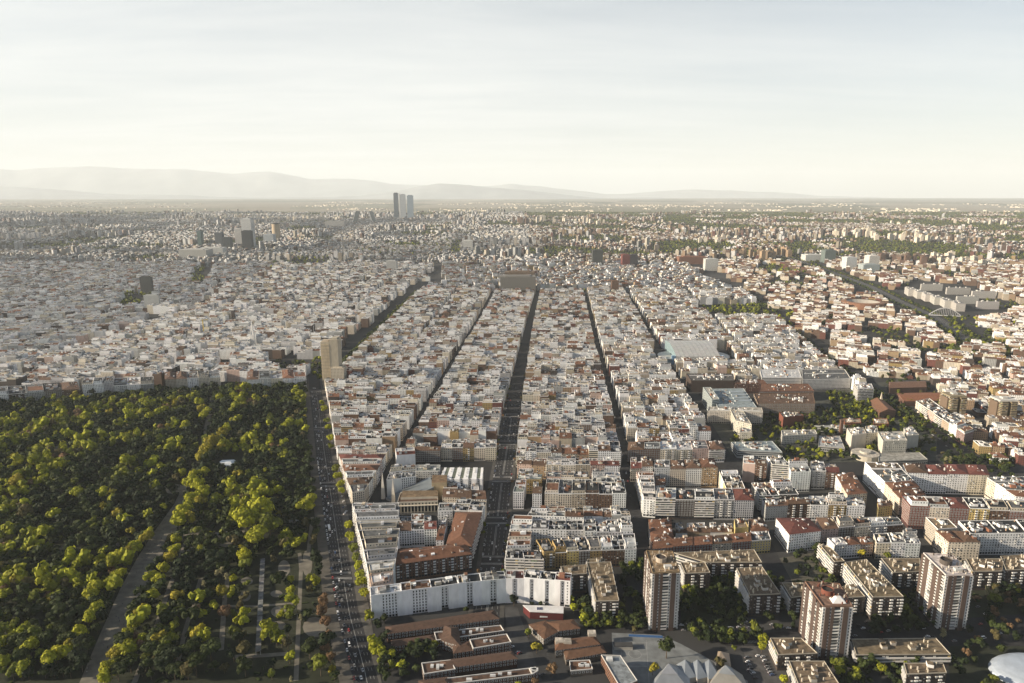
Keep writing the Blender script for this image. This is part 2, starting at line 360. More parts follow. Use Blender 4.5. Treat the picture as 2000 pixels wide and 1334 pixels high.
def apt(q, z0, h, wall, roof, win, r, det, sides='S', attic=None, P=None, lightwell=True):
    """an apartment building of several storeys on the footprint q (SW, SE, NE, NW)"""
    P = P or new_parts(); W, D = dist(q[0], q[1]), dist(q[1], q[2])
    wc = vary(WALL[wall], r); rc = vary(ROOF[roof], r, .2)
    if roof in ('terracotta', 'brown', 'red') and attic is not True:
        wm = 'plaster' if det == 2 else 'facade'
        if D > 20 and W > 7 and W < D * 1.6 and det and lightwell:      # front range tiled, rear range flat
            k = r.uniform(.46, .6)
            fr = sub(q, 0, 1, 0, k); P['wall'].prism(fr, z0, z0 + h, wc, wc, wm, 'plaster')
            gable(P['roof'], P['wall'], fr, z0 + h, min(dist(fr[1], fr[2]) * .22, 4), rc, wc)
            rear = sub(q, 0, .55 if r.random() < .5 else 1, k, 1)
            flat_piece(P, rear, z0, h - r.choice([0, 1.5, 3.1]), vary(WALL['white'], r), vary(ROOF[r.choice(['grey', 'dark', 'terracotta', 'white'])], r), r, min(det, 1) if det < 2 else 2, 'plain', 'NEW' if r.random() < .5 else 'N', False)
            q2 = fr
        else:
            P['wall'].prism(q, z0, z0 + h, wc, wc, wm, 'plaster')
            qq = q if W >= D else [q[3], q[0], q[1], q[2]]
            if 'W' in sides and 'E' in sides or W < D: hip(P['roof'], q, z0 + h, min(min(W, D) * .20, 4.2), rc)
            else: gable(P['roof'], P['wall'], qq, z0 + h, min(dist(qq[1], qq[2]) * .22, 4), rc, wc)
            q2 = q
        if det == 2:
            ed = {'S': (q2[0], q2[1]), 'E': (q2[1], q2[2]), 'N': (q2[2], q2[3]), 'W': (q2[3], q2[0])}
            for s in sides:
                if s != 'N': windows(P['window'], P['balcony'], *ed[s], z0, h, win, r)
        ang = math.atan2(q[1][1] - q[0][1], q[1][0] - q[0][0])
        if det:
            for _ in range(max(2, int(W / 7))):              # dormers and roof huts breaking through the slopes
                u, v = r.uniform(.1, .9), r.choice([.22, .25, .6, .75]); x, y = bil(q2, u, v); c = vary(r.choice(HUTC), r)
                P['stair_hut'].box(x, y, z0 + h - .2, z0 + h + r.uniform(2.2, 4.4), r.uniform(1.6, 4.5), r.uniform(2, 4.5), ang, c, r.choice([c, ROOF['grey'], ROOF['white'], rc]), mt='roofing')
            for _ in range(r.randint(2, 4)):
                x, y = bil(q2, r.uniform(.06, .94), r.uniform(.3, .7)); P['chimney'].box(x, y, z0 + h, z0 + h + r.uniform(3.4, 5.2), .9, .9, ang, vary((.6, .55, .5), r))
        return P
    if attic is None: attic = r.random() < .55
    if D > 24 and W > 9 and det and lightwell:
        a, b = r.uniform(.40, .48), r.uniform(.56, .64)
        flat_piece(P, sub(q, 0, 1, 0, a), z0, h, wc, rc, r, det, win, sides + ('N' if 'N' not in sides else ''), attic)
        u0, u1 = r.choice([(0, .5), (.5, 1), (.25, .75), (.0, .35), (.65, 1)])
        rc2 = vary(ROOF[r.choice([roof, roof, 'grey', 'dark', 'terracotta', 'white'])], r)
        flat_piece(P, sub(q, u0, u1, a, b), z0, h - r.choice([0.3, 3.1]), vary(WALL['white'], r), rc2, r, 0 if det < 2 else 2, 'plain', 'EW', False)
        flat_piece(P, sub(q, 0, 1, b, 1), z0, h - r.choice([0, 0, 3.1, 1.5]), vary(WALL[r.choice(['white', 'white', 'cream', wall])], r), rc2, r, det, 'plain', sides.replace('W', '').replace('E', '') or 'S', r.random() < .3)
    else:
        flat_piece(P, q, z0, h, wc, rc, r, det, win, sides, attic)
    return P

FOOT = []                 # footprints already taken: nothing generated may stand there
def reserve(q): FOOT.append((min(p[0] for p in q), max(p[0] for p in q), min(p[1] for p in q), max(p[1] for p in q), [tuple(p[:2]) for p in q]))
def inside(x, y, poly):
    c = False; k = len(poly); j = k - 1
    for i in range(k):
        if (poly[i][1] > y) != (poly[j][1] > y) and x < (poly[j][0] - poly[i][0]) * (y - poly[i][1]) / (poly[j][1] - poly[i][1]) + poly[i][0]: c = not c
        j = i
    return c
def taken(x, y):
    for a in FOOT:
        if a[0] <= x <= a[1] and a[2] <= y <= a[3] and inside(x, y, a[4]): return True
    return False
def lot_taken(q):
    for u, v in ((.5, .5), (.05, .05), (.95, .05), (.95, .95), (.05, .95), (.5, .02), (.5, .98), (.02, .5), (.98, .5)):
        if taken(*bil(q, u, v)): return True
    return False

def finish(name, P, q, z0, label, cat, group):
    """one thing: an Empty at the foot of the walls with a mesh for every part"""
    c = bil(q, .5, .5); o = (c[0], c[1], z0)
    t = thing(name, o, label, cat, group)
    for k, mb in P.items():
        if mb.empty(): continue
        if k == 'stair_hut' and c[1] < 900 and len(mb.pr) > 1:      # near enough to pick each hut apart
            for p in mb.pr: one = MB(); one.pr = [p]; one.build('stair_hut', t, o)
        else: mb.build(k, t, o, 'stuff' if k in ('window', 'balcony', 'chimney') or (k == 'stair_hut' and len(mb.pr) > 1) else None)
    return t
N_APT = [0]
def apartment(q, h, wall, roof, win, r, label, sides='S', attic=None, z0=0.0, name='apartment_building', group='apartment buildings packed in street blocks', lightwell=True):
    N_APT[0] += 1
    P = apt(q, z0, h, wall, roof, win, r, 2, sides, attic, lightwell=lightwell)
    reserve(sub(q, .01, .99, .01, .99))
    return finish(name, P, q, z0, label, 'building', group)

def nwords(t): return len([w for w in t.replace(',', ' ').split() if w[0].isalnum()])
def pxq(p, h): return [G(u, v, h) for u, v in p]
def row(place, h, px, cols, roofs, wins, seed=0, attic=None, sides_mid='S', tail='', jitter=1.2, along='x', lightwell=True, dirs=None, hs=None):
    """a row of neighbouring buildings; px = roof corners SW, SE, NE, NW in the photo, cols/roofs/wins cycle over the units"""
    r = random.Random(seed * 7 + 13); q = pxq(px, h) if len(px[0]) == 2 and px[0][1] > 300 else px
    n = len(cols)
    for i in range(n):
        if along == 'x': s = sub(q, i / n, (i + 1) / n, 0, 1); sd = sides_mid + ('W' if i == 0 else '') + ('E' if i == n - 1 else '')
        else: s = sub(q, 0, 1, i / n, (i + 1) / n); sd = 'WE' + ('S' if i == 0 else '') + ('N' if i == n - 1 else '')
        ro = roofs[i % len(roofs)]; wi = wins[i % len(wins)]
        rt = {'terracotta': 'terracotta tiled', 'red': 'red tiled', 'brown': 'brown tiled'}.get(ro, ro + ' flat')
        d = dirs or (('from the left', 'leftmost', 'rightmost') if along == 'x' else ('from the front', 'nearest', 'farthest'))
        pos = '' if n == 1 else (d[1] if i == 0 else d[2] if i == n - 1 else ORD[i] + ' ' + d[0]) + ' '
        ps = pos.replace('from the', 'from'); lab = place
        for cand in (f"{cols[i]} building, {rt} roof, {pos}{place}", f"{cols[i]} building, {ro} roof, {ps}{place}", f"{cols[i]} building, {ps}{place}", f"{cols[i]} house, {ps}{place}"):
            lab = cand
            if nwords(cand) <= 16: break
        apartment(s, (hs[i] if hs else h + r.uniform(-jitter, jitter)), cols[i], ro, wi, r, lab, sd, attic if not isinstance(attic, (list, tuple)) else attic[i], lightwell=lightwell)

# ------------------------------------------------------------------ street blocks that are filled in from a rule
WEST_WALLS = ['white'] * 10 + ['pale-grey'] * 6 + ['cream'] * 4 + ['grey'] * 4 + ['beige'] * 2 + ['pink', 'brown-brick', 'dark-brick', 'dark-brick']
WEST_ROOFS = ['dark'] * 9 + ['grey'] * 8 + ['white'] * 5 + ['terracotta'] * 2 + ['brown'] * 2 + ['green-grey'] * 2
MID_WALLS = ['white'] * 9 + ['cream'] * 4 + ['pale-grey'] * 2 + ['beige'] * 3 + ['grey'] * 2 + ['pink', 'ochre', 'brown-brick', 'brown-brick', 'dark-brick', 'tan', 'red-brick']
EAST_WALLS = ['white'] * 4 + ['cream'] * 3 + ['beige'] * 4 + ['brown-brick'] * 7 + ['tan'] * 4 + ['pink', 'ochre', 'red-brick', 'red-brick', 'grey', 'dark-brick']
ROOFS = ['dark'] * 12 + ['grey'] * 5 + ['white'] * 3 + ['terracotta'] * 3 + ['brown'] + ['green-grey'] + ['tan'] * 2
EAST_ROOFS = ['dark'] * 6 + ['grey'] * 5 + ['white'] * 2 + ['terracotta'] * 6 + ['brown'] * 3 + ['tan'] * 2
WINS = ['plain'] * 5 + ['framed'] * 2 + ['balc'] * 4 + ['dense'] * 2 + ['stripe', 'band']
def block_lots(q, r, lw):
    W, D = dist(q[0], q[1]), dist(q[1], q[2]); out = []
    n = max(int(round(W / lw)), 1)
    for side in (0, 1):
        cuts = [0.0]
        for i in range(n): cuts.append(cuts[-1] + r.uniform(.7, 1.3))
        cuts = [c / cuts[-1] for c in cuts]
        for i in range(n):
            if D < 34:
                if side: continue
                s = sub(q, cuts[i], cuts[i + 1], 0, 1)
            else:
                gap = r.uniform(5, 13) / D / 2
                e = r.uniform(.44, .5) if D < 80 else r.uniform(.40, .5)
                s = sub(q, cuts[i], cuts[i + 1], 0, e - gap) if side == 0 else sub(q, cuts[i], cuts[i + 1], 1 - e + gap, 1)
            out.append((s, side, i, n, ('S' if side == 0 else 'N') + ('W' if i == 0 else '') + ('E' if i == n - 1 else '')))
    return out

# ------------------------------------------------------------------ the setting: land, roads, park
def strip_poly(mb, L, R, z, col, mat, zf=None):
    for (a, b), (c, d) in zip(zip(L, L[1:]), zip(R, R[1:])):
        mb.poly([(*a, z), (*c, z), (*d, z), (*b, z)], col, mat)
def offset_line(pts, o):
    out = []
    for i, p in enumerate(pts):
        a, b = pts[max(i - 1, 0)], pts[min(i + 1, len(pts) - 1)]; L = dist(a, b)
        out.append((p[0] + (b[1] - a[1]) / L * o, p[1] - (b[0] - a[0]) / L * o))
    return out
def ribbon(mb, pts, w, z, col, mat='paving'):
    L, R = offset_line(pts, -w / 2), offset_line(pts, w / 2)
    for i in range(len(pts) - 1):
        za, zb = z + T(pts[i][1]), z + T(pts[i + 1][1])
        mb.poly([(*L[i], za), (*R[i], za), (*R[i + 1], zb), (*L[i + 1], zb)], col, mat)
def densify(pts, step):
    out = [pts[0]]
    for a, b in zip(pts, pts[1:]):
        n = max(int(dist(a, b) / step), 1)
        out += [lerp2(a, b, (i + 1) / n) for i in range(n)]
    return out
def kerbed(name, L, R, zt, col):
    mb = MB()
    for i in range(len(L) - 1): mb.prism([L[i], R[i], R[i + 1], L[i + 1]], 0, zt, col, col, 'paving')
    return structure(mb, name)

# land: city ground near, fields and scrub far away
m, nt, n, l, b = new_mat('land'); MI['land'] = len(MAT_ORDER) - 1
g = n.new('ShaderNodeNewGeometry'); sx = n.new('ShaderNodeSeparateXYZ'); l.new(g.outputs['Position'], sx.inputs[0])
vo = n.new('ShaderNodeTexVoronoi'); vo.inputs['Scale'].default_value = 0.0011
mpn = n.new('ShaderNodeMapping'); mpn.inputs['Scale'].default_value = (0.5, 0.22, 1); mpn.inputs['Rotation'].default_value = (0, 0, .5)
l.new(g.outputs['Position'], mpn.inputs[0]); l.new(mpn.outputs[0], vo.inputs['Vector'])
fr = n.new('ShaderNodeValToRGB'); e = fr.color_ramp; e.interpolation = 'CONSTANT'
for p, c in ((0, (.20, .19, .14)), (.25, (.26, .235, .185)), (.45, (.15, .15, .11)), (.6, (.29, .265, .21)), (.8, (.21, .205, .155))):  # field tones lightened towards haze brightness so the horizon looks soft
    el = e.elements.new(p) if p else e.elements[0]; el.position = p; el.color = (*c, 1)
sr = n.new('ShaderNodeSeparateColor'); l.new(vo.outputs['Color'], sr.inputs[0]); l.new(sr.outputs[0], fr.inputs[0])
ns = n.new('ShaderNodeTexNoise'); ns.inputs['Scale'].default_value = 0.0006; l.new(g.outputs['Position'], ns.inputs['Vector'])
ad = n.new('ShaderNodeMath'); ad.operation = 'MULTIPLY_ADD'; ad.inputs[1].default_value = 5000; l.new(ns.outputs['Fac'], ad.inputs[0]); l.new(sx.outputs['Y'], ad.inputs[2])
mr = n.new('ShaderNodeMapRange'); mr.inputs[1].default_value = 10500; mr.inputs[2].default_value = 12500; l.new(ad.outputs[0], mr.inputs[0])
nc = noise_ramp(n, l, 0.006, 0.03, 0.06)
mx = n.new('ShaderNodeMix'); mx.data_type = 'RGBA'; l.new(mr.outputs[0], mx.inputs[0]); l.new(nc, mx.inputs[6]); l.new(fr.outputs[0], mx.inputs[7])
l.new(mx.outputs[2], b.inputs['Base Color']); b.inputs['Roughness'].default_value = 1; b.inputs['Specular IOR Level'].default_value = 0.1
gm = MB()
ys = [-2500, 200, 1500, 3000, 4500, 6000, 7500, 9500, 12000, 16000, 20000, 26000, 33000, 40000, 50000, 60000, 70000, 80000]
def land_z(y): return T(y) - max(y - 9500.0, 0) ** 2 / 12742000.0        # the land falls away with the curve of the earth
for y0, y1 in zip(ys, ys[1:]): gm.poly([(-80000, y0, land_z(y0)), (80000, y0, land_z(y0)), (80000, y1, land_z(y1)), (-80000, y1, land_z(y1))], (.1, .1, .1), 'land')
structure(gm, 'ground')

# mountain ranges on the horizon: ridge pixels in the photo -> ridge heights at a given distance
m, nt, n, l, b = new_mat('mountain'); MI['mountain'] = len(MAT_ORDER) - 1
c = noise_ramp(n, l, 0.0006, 0.25, 0.36); mm_ = n.new('ShaderNodeMix'); mm_.data_type = 'RGBA'; mm_.blend_type = 'MULTIPLY'; mm_.inputs[0].default_value = 1
mm_.inputs[7].default_value = (.93, 1.0, 1.0, 1); l.new(c, mm_.inputs[6]); l.new(mm_.outputs[2], b.inputs['Base Color']); b.inputs['Roughness'].default_value = 1  # pale bluish tone puts the fade of distant air into the slopes' colour
def mountain(ridge, D, depth, seed, name='mountains'):
    rnd = np.random.RandomState(seed); xs = np.arange(ridge[0][0], ridge[-1][0] + 1, 6.0)
    v = np.interp(xs, [p[0] for p in ridge], [p[1] for p in ridge])
    jag = np.zeros(len(xs))
    for k in range(1, 6): jag += np.interp(xs, np.arange(xs[0] - 400, xs[-1] + 400, 160 / 2 ** k), rnd.randn(len(np.arange(xs[0] - 400, xs[-1] + 400, 160 / 2 ** k)))) * 3.2 / 2 ** k
    v = v + jag * .7
    zb = land_z(D) - 60; hz = np.maximum(CAM_H + (375 - v) / FPX * D, zb); rows = 15; V = []
    X = (xs - 1000) / FPX * D
    for j in range(rows):
        t = j / (rows - 1); prof = math.sin(math.pi * min(t * 1.0, 1)) ** 1.1
        rg = np.interp(xs, np.arange(xs[0] - 100, xs[-1] + 100, 24.0), rnd.randn(len(np.arange(xs[0] - 100, xs[-1] + 100, 24.0)))) * .16 * (1 - prof)
        z = zb + (hz - zb) * np.clip(prof * (1 + (rg if 0 < j < rows - 1 else 0)), 0, 1)
        V.append(np.stack([X * (1 + (t - .5) * depth / D), np.full(len(xs), D + (t - .5) * depth), z], 1))
    V = np.concatenate(V); nx = len(xs); idx = []
    for j in range(rows - 1):
        a = np.arange(nx - 1) + j * nx; idx.append(np.stack([a, a + 1, a + 1 + nx, a + nx], 1))
    idx = np.concatenate(idx); o = bpy.data.objects.new(name, mesh_from(name, V, idx.ravel(), np.full(len(idx), 4), np.full((len(idx), 3), .1), np.full(len(idx), MI['mountain'])))
    for p in o.data.polygons: p.use_smooth = True
    COL.objects.link(o); o['kind'] = 'structure'
mountain([(-900, 350), (-300, 338), (0, 329), (60, 333), (110, 329), (200, 327), (300, 334), (380, 332), (470, 341), (540, 337), (610, 348), (700, 350), (780, 358), (880, 366), (1000, 360), (1080, 368), (1180, 378), (1350, 372), (1480, 374), (1600, 380), (1760, 388), (2200, 390), (2900, 388)], 58000, 14000, 4)
mountain([(-900, 372), (-200, 362), (0, 364), (120, 370), (250, 378), (420, 382), (560, 385), (700, 383), (780, 372), (860, 358), (930, 364), (1010, 372), (1150, 383), (1300, 390), (1450, 394)], 41000, 10000, 9)

# haze: one closed box of thin air round camera, city and mountains
hm = bpy.data.materials.new('haze'); hm.use_nodes = True; hn = hm.node_tree.nodes; hn.clear()
pv = hn.new('ShaderNodeVolumePrincipled'); pv.inputs['Density'].default_value = 2.5e-5; pv.inputs['Color'].default_value = (.88, .945, .985, 1); pv.inputs['Anisotropy'].default_value = 0.0
ho = hn.new('ShaderNodeOutputMaterial'); hm.node_tree.links.new(pv.outputs[0], ho.inputs['Volume'])
hb = MB(); hz0, hz1 = -420.0, 2700.0; a, c_, y0, y1 = -82000, 82000, -3500, 82000
for f in ([(a, y0, hz0), (a, y1, hz0), (c_, y1, hz0), (c_, y0, hz0)], [(a, y0, hz1), (c_, y0, hz1), (c_, y1, hz1), (a, y1, hz1)], [(a, y0, hz0), (c_, y0, hz0), (c_, y0, hz1), (a, y0, hz1)],
          [(c_, y0, hz0), (c_, y1, hz0), (c_, y1, hz1), (c_, y0, hz1)], [(c_, y1, hz0), (a, y1, hz0), (a, y1, hz1), (c_, y1, hz1)], [(a, y1, hz0), (a, y0, hz0), (a, y0, hz1), (a, y1, hz1)]): hb.poly(f, (1, 1, 1))
hz = hb.build('haze', kind='stuff'); hz.data.materials.clear(); hz.data.materials.append(hm)

ASPH, PAVE, SAND = (.026, .026, .028), (.07, .066, .06), (.165, .15, .12)
menL = [(-100, 400), (-133, 498), (-173, 598), (-237, 793), (-311, 1019), (-421, 1364), (-470, 1520)]
menR = [(-79, 400), (-112, 498), (-151, 598), (-214, 793), (-287, 1019), (-396, 1364), (-447, 1520)]
facA = [(-104, 480), (-136, 586), (-169, 688), (-205, 790), (-275, 1006), (-353, 1254), (-400, 1400)]      # building line east of the park avenue
avL = [(-44, 560), (-39, 673), (-34, 868), (-15, 1259), (28, 1846), (90, 2646)]
avR = [(-8, 560), (-6, 673), (2, 868), (20, 1259), (54, 1846), (112, 2646)]
st1 = [(-182, 868), (-169, 1065), (-142, 1530), (-98, 2136), (-46, 3082)]
st3 = [(125, 480), (142, 673), (164, 868), (193, 1227), (226, 1786), (284, 2646)]
st4 = [(276, 560), (290, 705), (325, 919), (342, 1141), (374, 1674), (422, 2315), (440, 2646)]
st5 = [(690, 800), (703, 905), (714, 1019), (722, 1120), (728, 1240), (735, 1380), (748, 1487), (793, 1846), (862, 2268), (900, 2646)]
st0 = [(-393, 1444), (-379, 1981), (-360, 2646)]
rd = MB(); strip_poly(rd, menL, menR, .12, ASPH, 'paving'); structure(rd, 'park_avenue')
kerbed('park_pavement', offset_line(menL, -11), menL, .22, (.085, .078, .066))
kerbed('avenue_pavement', menR, [(interp(facA, p[1]), p[1]) for p in menR], .22, (.085, .08, .072))
rd = MB(); strip_poly(rd, densify(avL, 200), densify(avR, 200), .12, ASPH, 'paving')
for p in rd.po:
    for i, c in enumerate(p[0]): p[0][i] = (c[0], c[1], c[2] + T(c[1]))
structure(rd, 'central_avenue')
kerbed('avenue_pavement', [(x, y) for x, y in avL if y < 1500], [(x + 4.5, y) for x, y in avL if y < 1500], .24, PAVE)
kerbed('avenue_pavement', [(x - 4.5, y) for x, y in avR if y < 1500], [(x, y) for x, y in avR if y < 1500], .24, PAVE)
for ln, w, nm in ((st1, 21, 'street'), (st3, 18, 'street'), (st4, 20, 'street'), (st5, 30, 'street'), (st0, 16, 'street')):
    rd = MB(); ribbon(rd, densify(ln, 150), w, .08, ASPH); structure(rd, nm)
# painted lines, zebra crossings
PAINT = (.30, .30, .29); mk = MB()
def line_on(L, R, t, y0, y1, w=.4, dash=0, gap=0):
    y = y0
    while y < y1:
        e = min(y + (dash or 40), y1)
        xa = interp(L, y) + (interp(R, y) - interp(L, y)) * t; xb = interp(L, e) + (interp(R, e) - interp(L, e)) * t
        mk.poly([(xa - w / 2, y, .17), (xa + w / 2, y, .17), (xb + w / 2, e, .17), (xb - w / 2, e, .17)], PAINT, 'paving'); y = e + gap
def zebra(L, R, y, d=4.0, step=1.3):
    x0, x1 = interp(L, y) + 1, interp(R, y) - 1; s = (interp(L, y + 5) - interp(L, y)) / 5; x = x0
    while x < x1:
        mk.poly([(x, y, .175), (x + .65, y, .175), (x + .65 + s * d, y + d, .175), (x + s * d, y + d, .175)], PAINT, 'paving'); x += step
for a, b in ((430, 648), (668, 880), (900, 1110), (1130, 1340)):
    line_on(menL, menR, .56, a, b, .55)
    for t in (.14, .28, .42, .72, .86): line_on(menL, menR, t, a, b, .3, 4, 6)
    zebra(menL, menR, b + 3); zebra(menL, menR, b + 14)
for a, b in ((568, 676), (700, 770), (795, 895), (925, 1040), (1065, 1180)):
    line_on(avL, avR, .49, a, b, .5); line_on(avL, avR, .53, a, b, .5)
    for t in (.2, .35, .65, .80): line_on(avL, avR, t, a, b, .35, 5, 5)
    zebra(avL, avR, b + 4); zebra(avL, avR, b + 19)
structure(mk, 'road_markings')
# park lawn, sandy walks, garden beds
park_poly = [(-430, 300)] + [(x - 11, y) for x, y in menL if 380 < y < 1380] + [(-450, 1384), (-640, 1352), (-880, 1322), (-1010, 1262), (-1500, 1180), (-1500, 300)]
pg = MB(); pg.poly([(x, y, .05) for x, y in park_poly], (.020, .024, .010), 'paving'); structure(pg, 'park_ground')
promL = [G(*p) for p in ((120, 1400), (155, 1334), (195, 1240), (235, 1150), (268, 1090), (300, 1040), (340, 985), (362, 940), (385, 895), (396, 850), (404, 810), (410, 776))]
promR = [G(*p) for p in ((172, 1400), (207, 1334), (246, 1240), (284, 1150), (318, 1090), (343, 1040), (364, 985), (380, 940), (398, 895), (408, 850), (414, 810), (422, 776))]
sp_ = MB(); strip_poly(sp_, promL, promR, .11, SAND, 'paving'); structure(sp_, 'park_promenade')
pth = MB()
for pts, w in (([(262, 1334), (300, 1240), (330, 1150), (352, 1090), (362, 1060)], 4.5), ([(346, 1300), (362, 1230), (380, 1170), (392, 1130)], 4), ([(432, 1270), (438, 1180), (446, 1120)], 4.5),
               ([(578, 1330), (584, 1200), (588, 1110), (585, 1080)], 4), ([(440, 1184), (500, 1184), (580, 1178)], 3.5), ([(455, 1283), (520, 1280), (570, 1276)], 5), ([(340, 1048), (400, 1042), (440, 1040)], 4.5), ([(600, 1110), (604, 1060), (610, 1010)], 4)):
    ribbon(pth, [G(*p) for p in pts], w, .12, SAND)
for cx, cy, rx, ry in ((545, 1195, 16, 11), (542, 1222, 17, 9), (615, 1225, 24, 20), (478, 1165, 12, 10), (482, 1135, 12, 8), (540, 1160, 12, 7), (555, 1110, 12, 16), (600, 1100, 10, 26), (470, 1045, 14, 10), (440, 1062, 14, 7), (50, 770, 1, 1), (120, 880, 26, 9), (340, 955, 22, 10), (85, 1070, 60, 5), (240, 1060, 20, 8)):
    pth.poly([(*G(cx + rx * math.cos(k * .524), cy + ry * math.sin(k * .524)), .13) for k in range(12, 0, -1)], SAND, 'paving')
structure(pth, 'park_path')
# yards of the school and of the tower estate
yd = MB()
yd.poly([(*G(*p), .10) for p in ((1195, 1236), (1290, 1240), (1330, 1258), (1372, 1280), (1460, 1330), (1480, 1400), (1200, 1400))], (.17, .18, .18), 'paving')
yd.poly([(*G(*p), .08) for p in ((1340, 1230), (1500, 1236), (1990, 1200), (2080, 1240), (2080, 1262), (1500, 1262), (1420, 1262))], ASPH, 'paving')
yd.poly([(*G(*p), .09) for p in ((1448, 1262), (1505, 1262), (1545, 1330), (1560, 1400), (1500, 1400))], (.075, .072, .07), 'paving')
yd.poly([(*G(*p), .07) for p in ((985, 1185), (1010, 1185), (1060, 1334), (1075, 1400), (1010, 1400))], (.06, .06, .06), 'paving')
for u0, v0, u1, v1 in ((1212, 1248, 1216, 1334), (1262, 1250, 1268, 1334)):
    a, c = G(u0, v0), G(u1, v1); yd.poly([(a[0] - .2, a[1], .14), (a[0] + .2, a[1], .14), (c[0] + .2, c[1], .14), (c[0] - .2, c[1], .14)][::-1], PAINT, 'paving')
for v in (1256, 1278, 1302): 
    a, c = G(1214, v), G(1265, v); yd.poly([(*a, .14), (*c, .14), (c[0], c[1] + .4, .14), (a[0], a[1] + .4, .14)], PAINT, 'paving')
a, c = G(1240, 1278), G(1252, 1278); R_ = c[0] - a[0]
for k in range(16):
    p0, p1 = k * math.pi / 8, (k + 1) * math.pi / 8
    yd.poly([(a[0] + R_ * math.cos(p0), a[1] + R_ * math.sin(p0), .15), (a[0] + (R_ + .4) * math.cos(p0), a[1] + (R_ + .4) * math.sin(p0), .15), (a[0] + (R_ + .4) * math.cos(p1), a[1] + (R_ + .4) * math.sin(p1), .15), (a[0] + R_ * math.cos(p1), a[1] + R_ * math.sin(p1), .15)], PAINT, 'paving')
a, c = G(1455, 1254), G(1478, 1254)
for k in range(9):
    x = a[0] + (c[0] - a[0]) * k / 8; yd.poly([(x, a[1] - 1.5, .15), (x + .6, a[1] - 1.5, .15), (x + .6, a[1] + 2, .15), (x, a[1] + 2, .15)], PAINT, 'paving')
yd.poly([(*G(*p), .06) for p in ((1330, 1120), (1440, 1115), (1450, 1222), (1330, 1228))], (.028, .034, .016), 'paving')
yd.poly([(*G(*p), .09) for p in ((1385, 1170), (1408, 1166), (1420, 1186), (1398, 1186), (1386, 1188))], (.20, .22, .22), 'paving')
yd.poly([(*G(*p), .07) for p in ((1490, 1095), (1600, 1078), (1640, 1130), (1530, 1140))], (.09, .085, .065), 'paving')
yd.poly([(*G(*p), .05) for p in ((1330, 862), (1400, 800), (1760, 740), (1830, 800), (1830, 900), (1500, 905))], (.06, .062, .05), 'paving')
yd.poly([(*G(*p), .05) for p in ((1830, 1100), (2300, 1100), (2300, 1400), (1860, 1400), (1850, 1240))], (.024, .028, .015), 'paving')
structure(yd, 'yard_paving')
m30 = [G(*p) for p in ((1500, 492), (1560, 510), (1620, 530), (1700, 560), (1760, 590), (1830, 622), (1870, 650), (1900, 672))]
rd = MB(); ribbon(rd, densify(m30, 150), 34, .1, (.05, .05, .052)); structure(rd, 'motorway')
mk = MB()
for o in (-12, -6, 0, 6, 12): ribbon(mk, offset_line(densify(m30, 150), o), .8, .25, PAINT)
structure(mk, 'motorway_markings')

# ------------------------------------------------------------------ buildings seen one by one, near to far
def drum(mb, x, y, z0, z1, rad, col, top=None, k=14, open_top=False):
    c = [(x + rad * math.cos(i * 2 * math.pi / k), y + rad * math.sin(i * 2 * math.pi / k)) for i in range(k)]
    for i in range(k):
        a, b = c[i], c[(i + 1) % k]; mb.poly([(*a, z0), (*b, z0), (*b, z1), (*a, z1)], col)
    mb.poly([(*p, z1 - (1.2 if open_top else 0)) for p in c], top or col, 'roofing')
    if open_top:
        c2 = [(x + (rad - .4) * math.cos(i * 2 * math.pi / k), y + (rad - .4) * math.sin(i * 2 * math.pi / k)) for i in range(k)]
        for i in range(k):
            j = (i + 1) % k; mb.poly([(*c[i], z1), (*c[j], z1), (*c2[j], z1), (*c2[i], z1)], col)
def slab(px, h, label, seed, wall='dark-brick', roof='tan', win='balc', nch=None, sides='SWE', tanks=0, shed=(.62, .60, .56), name='apartment_slab', raw=None, bal_w=True):
    """long flat-roofed block of the estate: dark brick, white balconies, a forest of chimney stacks"""
    r = random.Random(seed + 900); q = raw or pxq(px, h); P = new_parts(); wc = vary(WALL[wall], r, .05); rc = vary(ROOF[roof], r, .08)
    P['wall'].prism(q, 0, h, wc); parapet(P['wall'], q, h, .8, (.40, .36, .29), .4)
    P['roof'].prism(sub(q, .01, .99, .01, .99), h, h + .06, rc, rc, 'roofing')
    ed = {'S': (q[0], q[1]), 'E': (q[1], q[2]), 'N': (q[2], q[3]), 'W': (q[3], q[0])}
    for s in sides: windows(P['window'], P['balcony'], *ed[s], 0, h, 'stripe' if s == 'W' and bal_w else win, r)
    W, D = dist(q[0], q[1]), dist(q[1], q[2]); ang = math.atan2(q[2][1] - q[1][1], q[2][0] - q[1][0]) - math.pi / 2
    for _ in range(nch or max(6, int(W * D / 38))):
        x, y = bil(q, r.choice([.15, .3, .5, .7, .85]) + r.uniform(-.05, .05), r.uniform(.05, .95)); k = r.uniform(.7, 1.0)
        P['chimney'].box(x, y, h, h + r.uniform(1.8, 3.4), k, k, ang, vary((.50, .44, .35), r))
    for _ in range(max(1, int(W * D / 300))):
        x, y = bil(q, r.uniform(.3, .7), r.uniform(.15, .85)); P['stair_hut'].box(x, y, h, h + 2.8, r.uniform(3, 5), r.uniform(4, 6), ang, vary(shed, r), ROOF['tan'], mt='roofing')
    N_APT[0] += 1; reserve(q); return finish(name, P, q, 0.0, label, 'building', 'brick slab blocks of the tower estate')

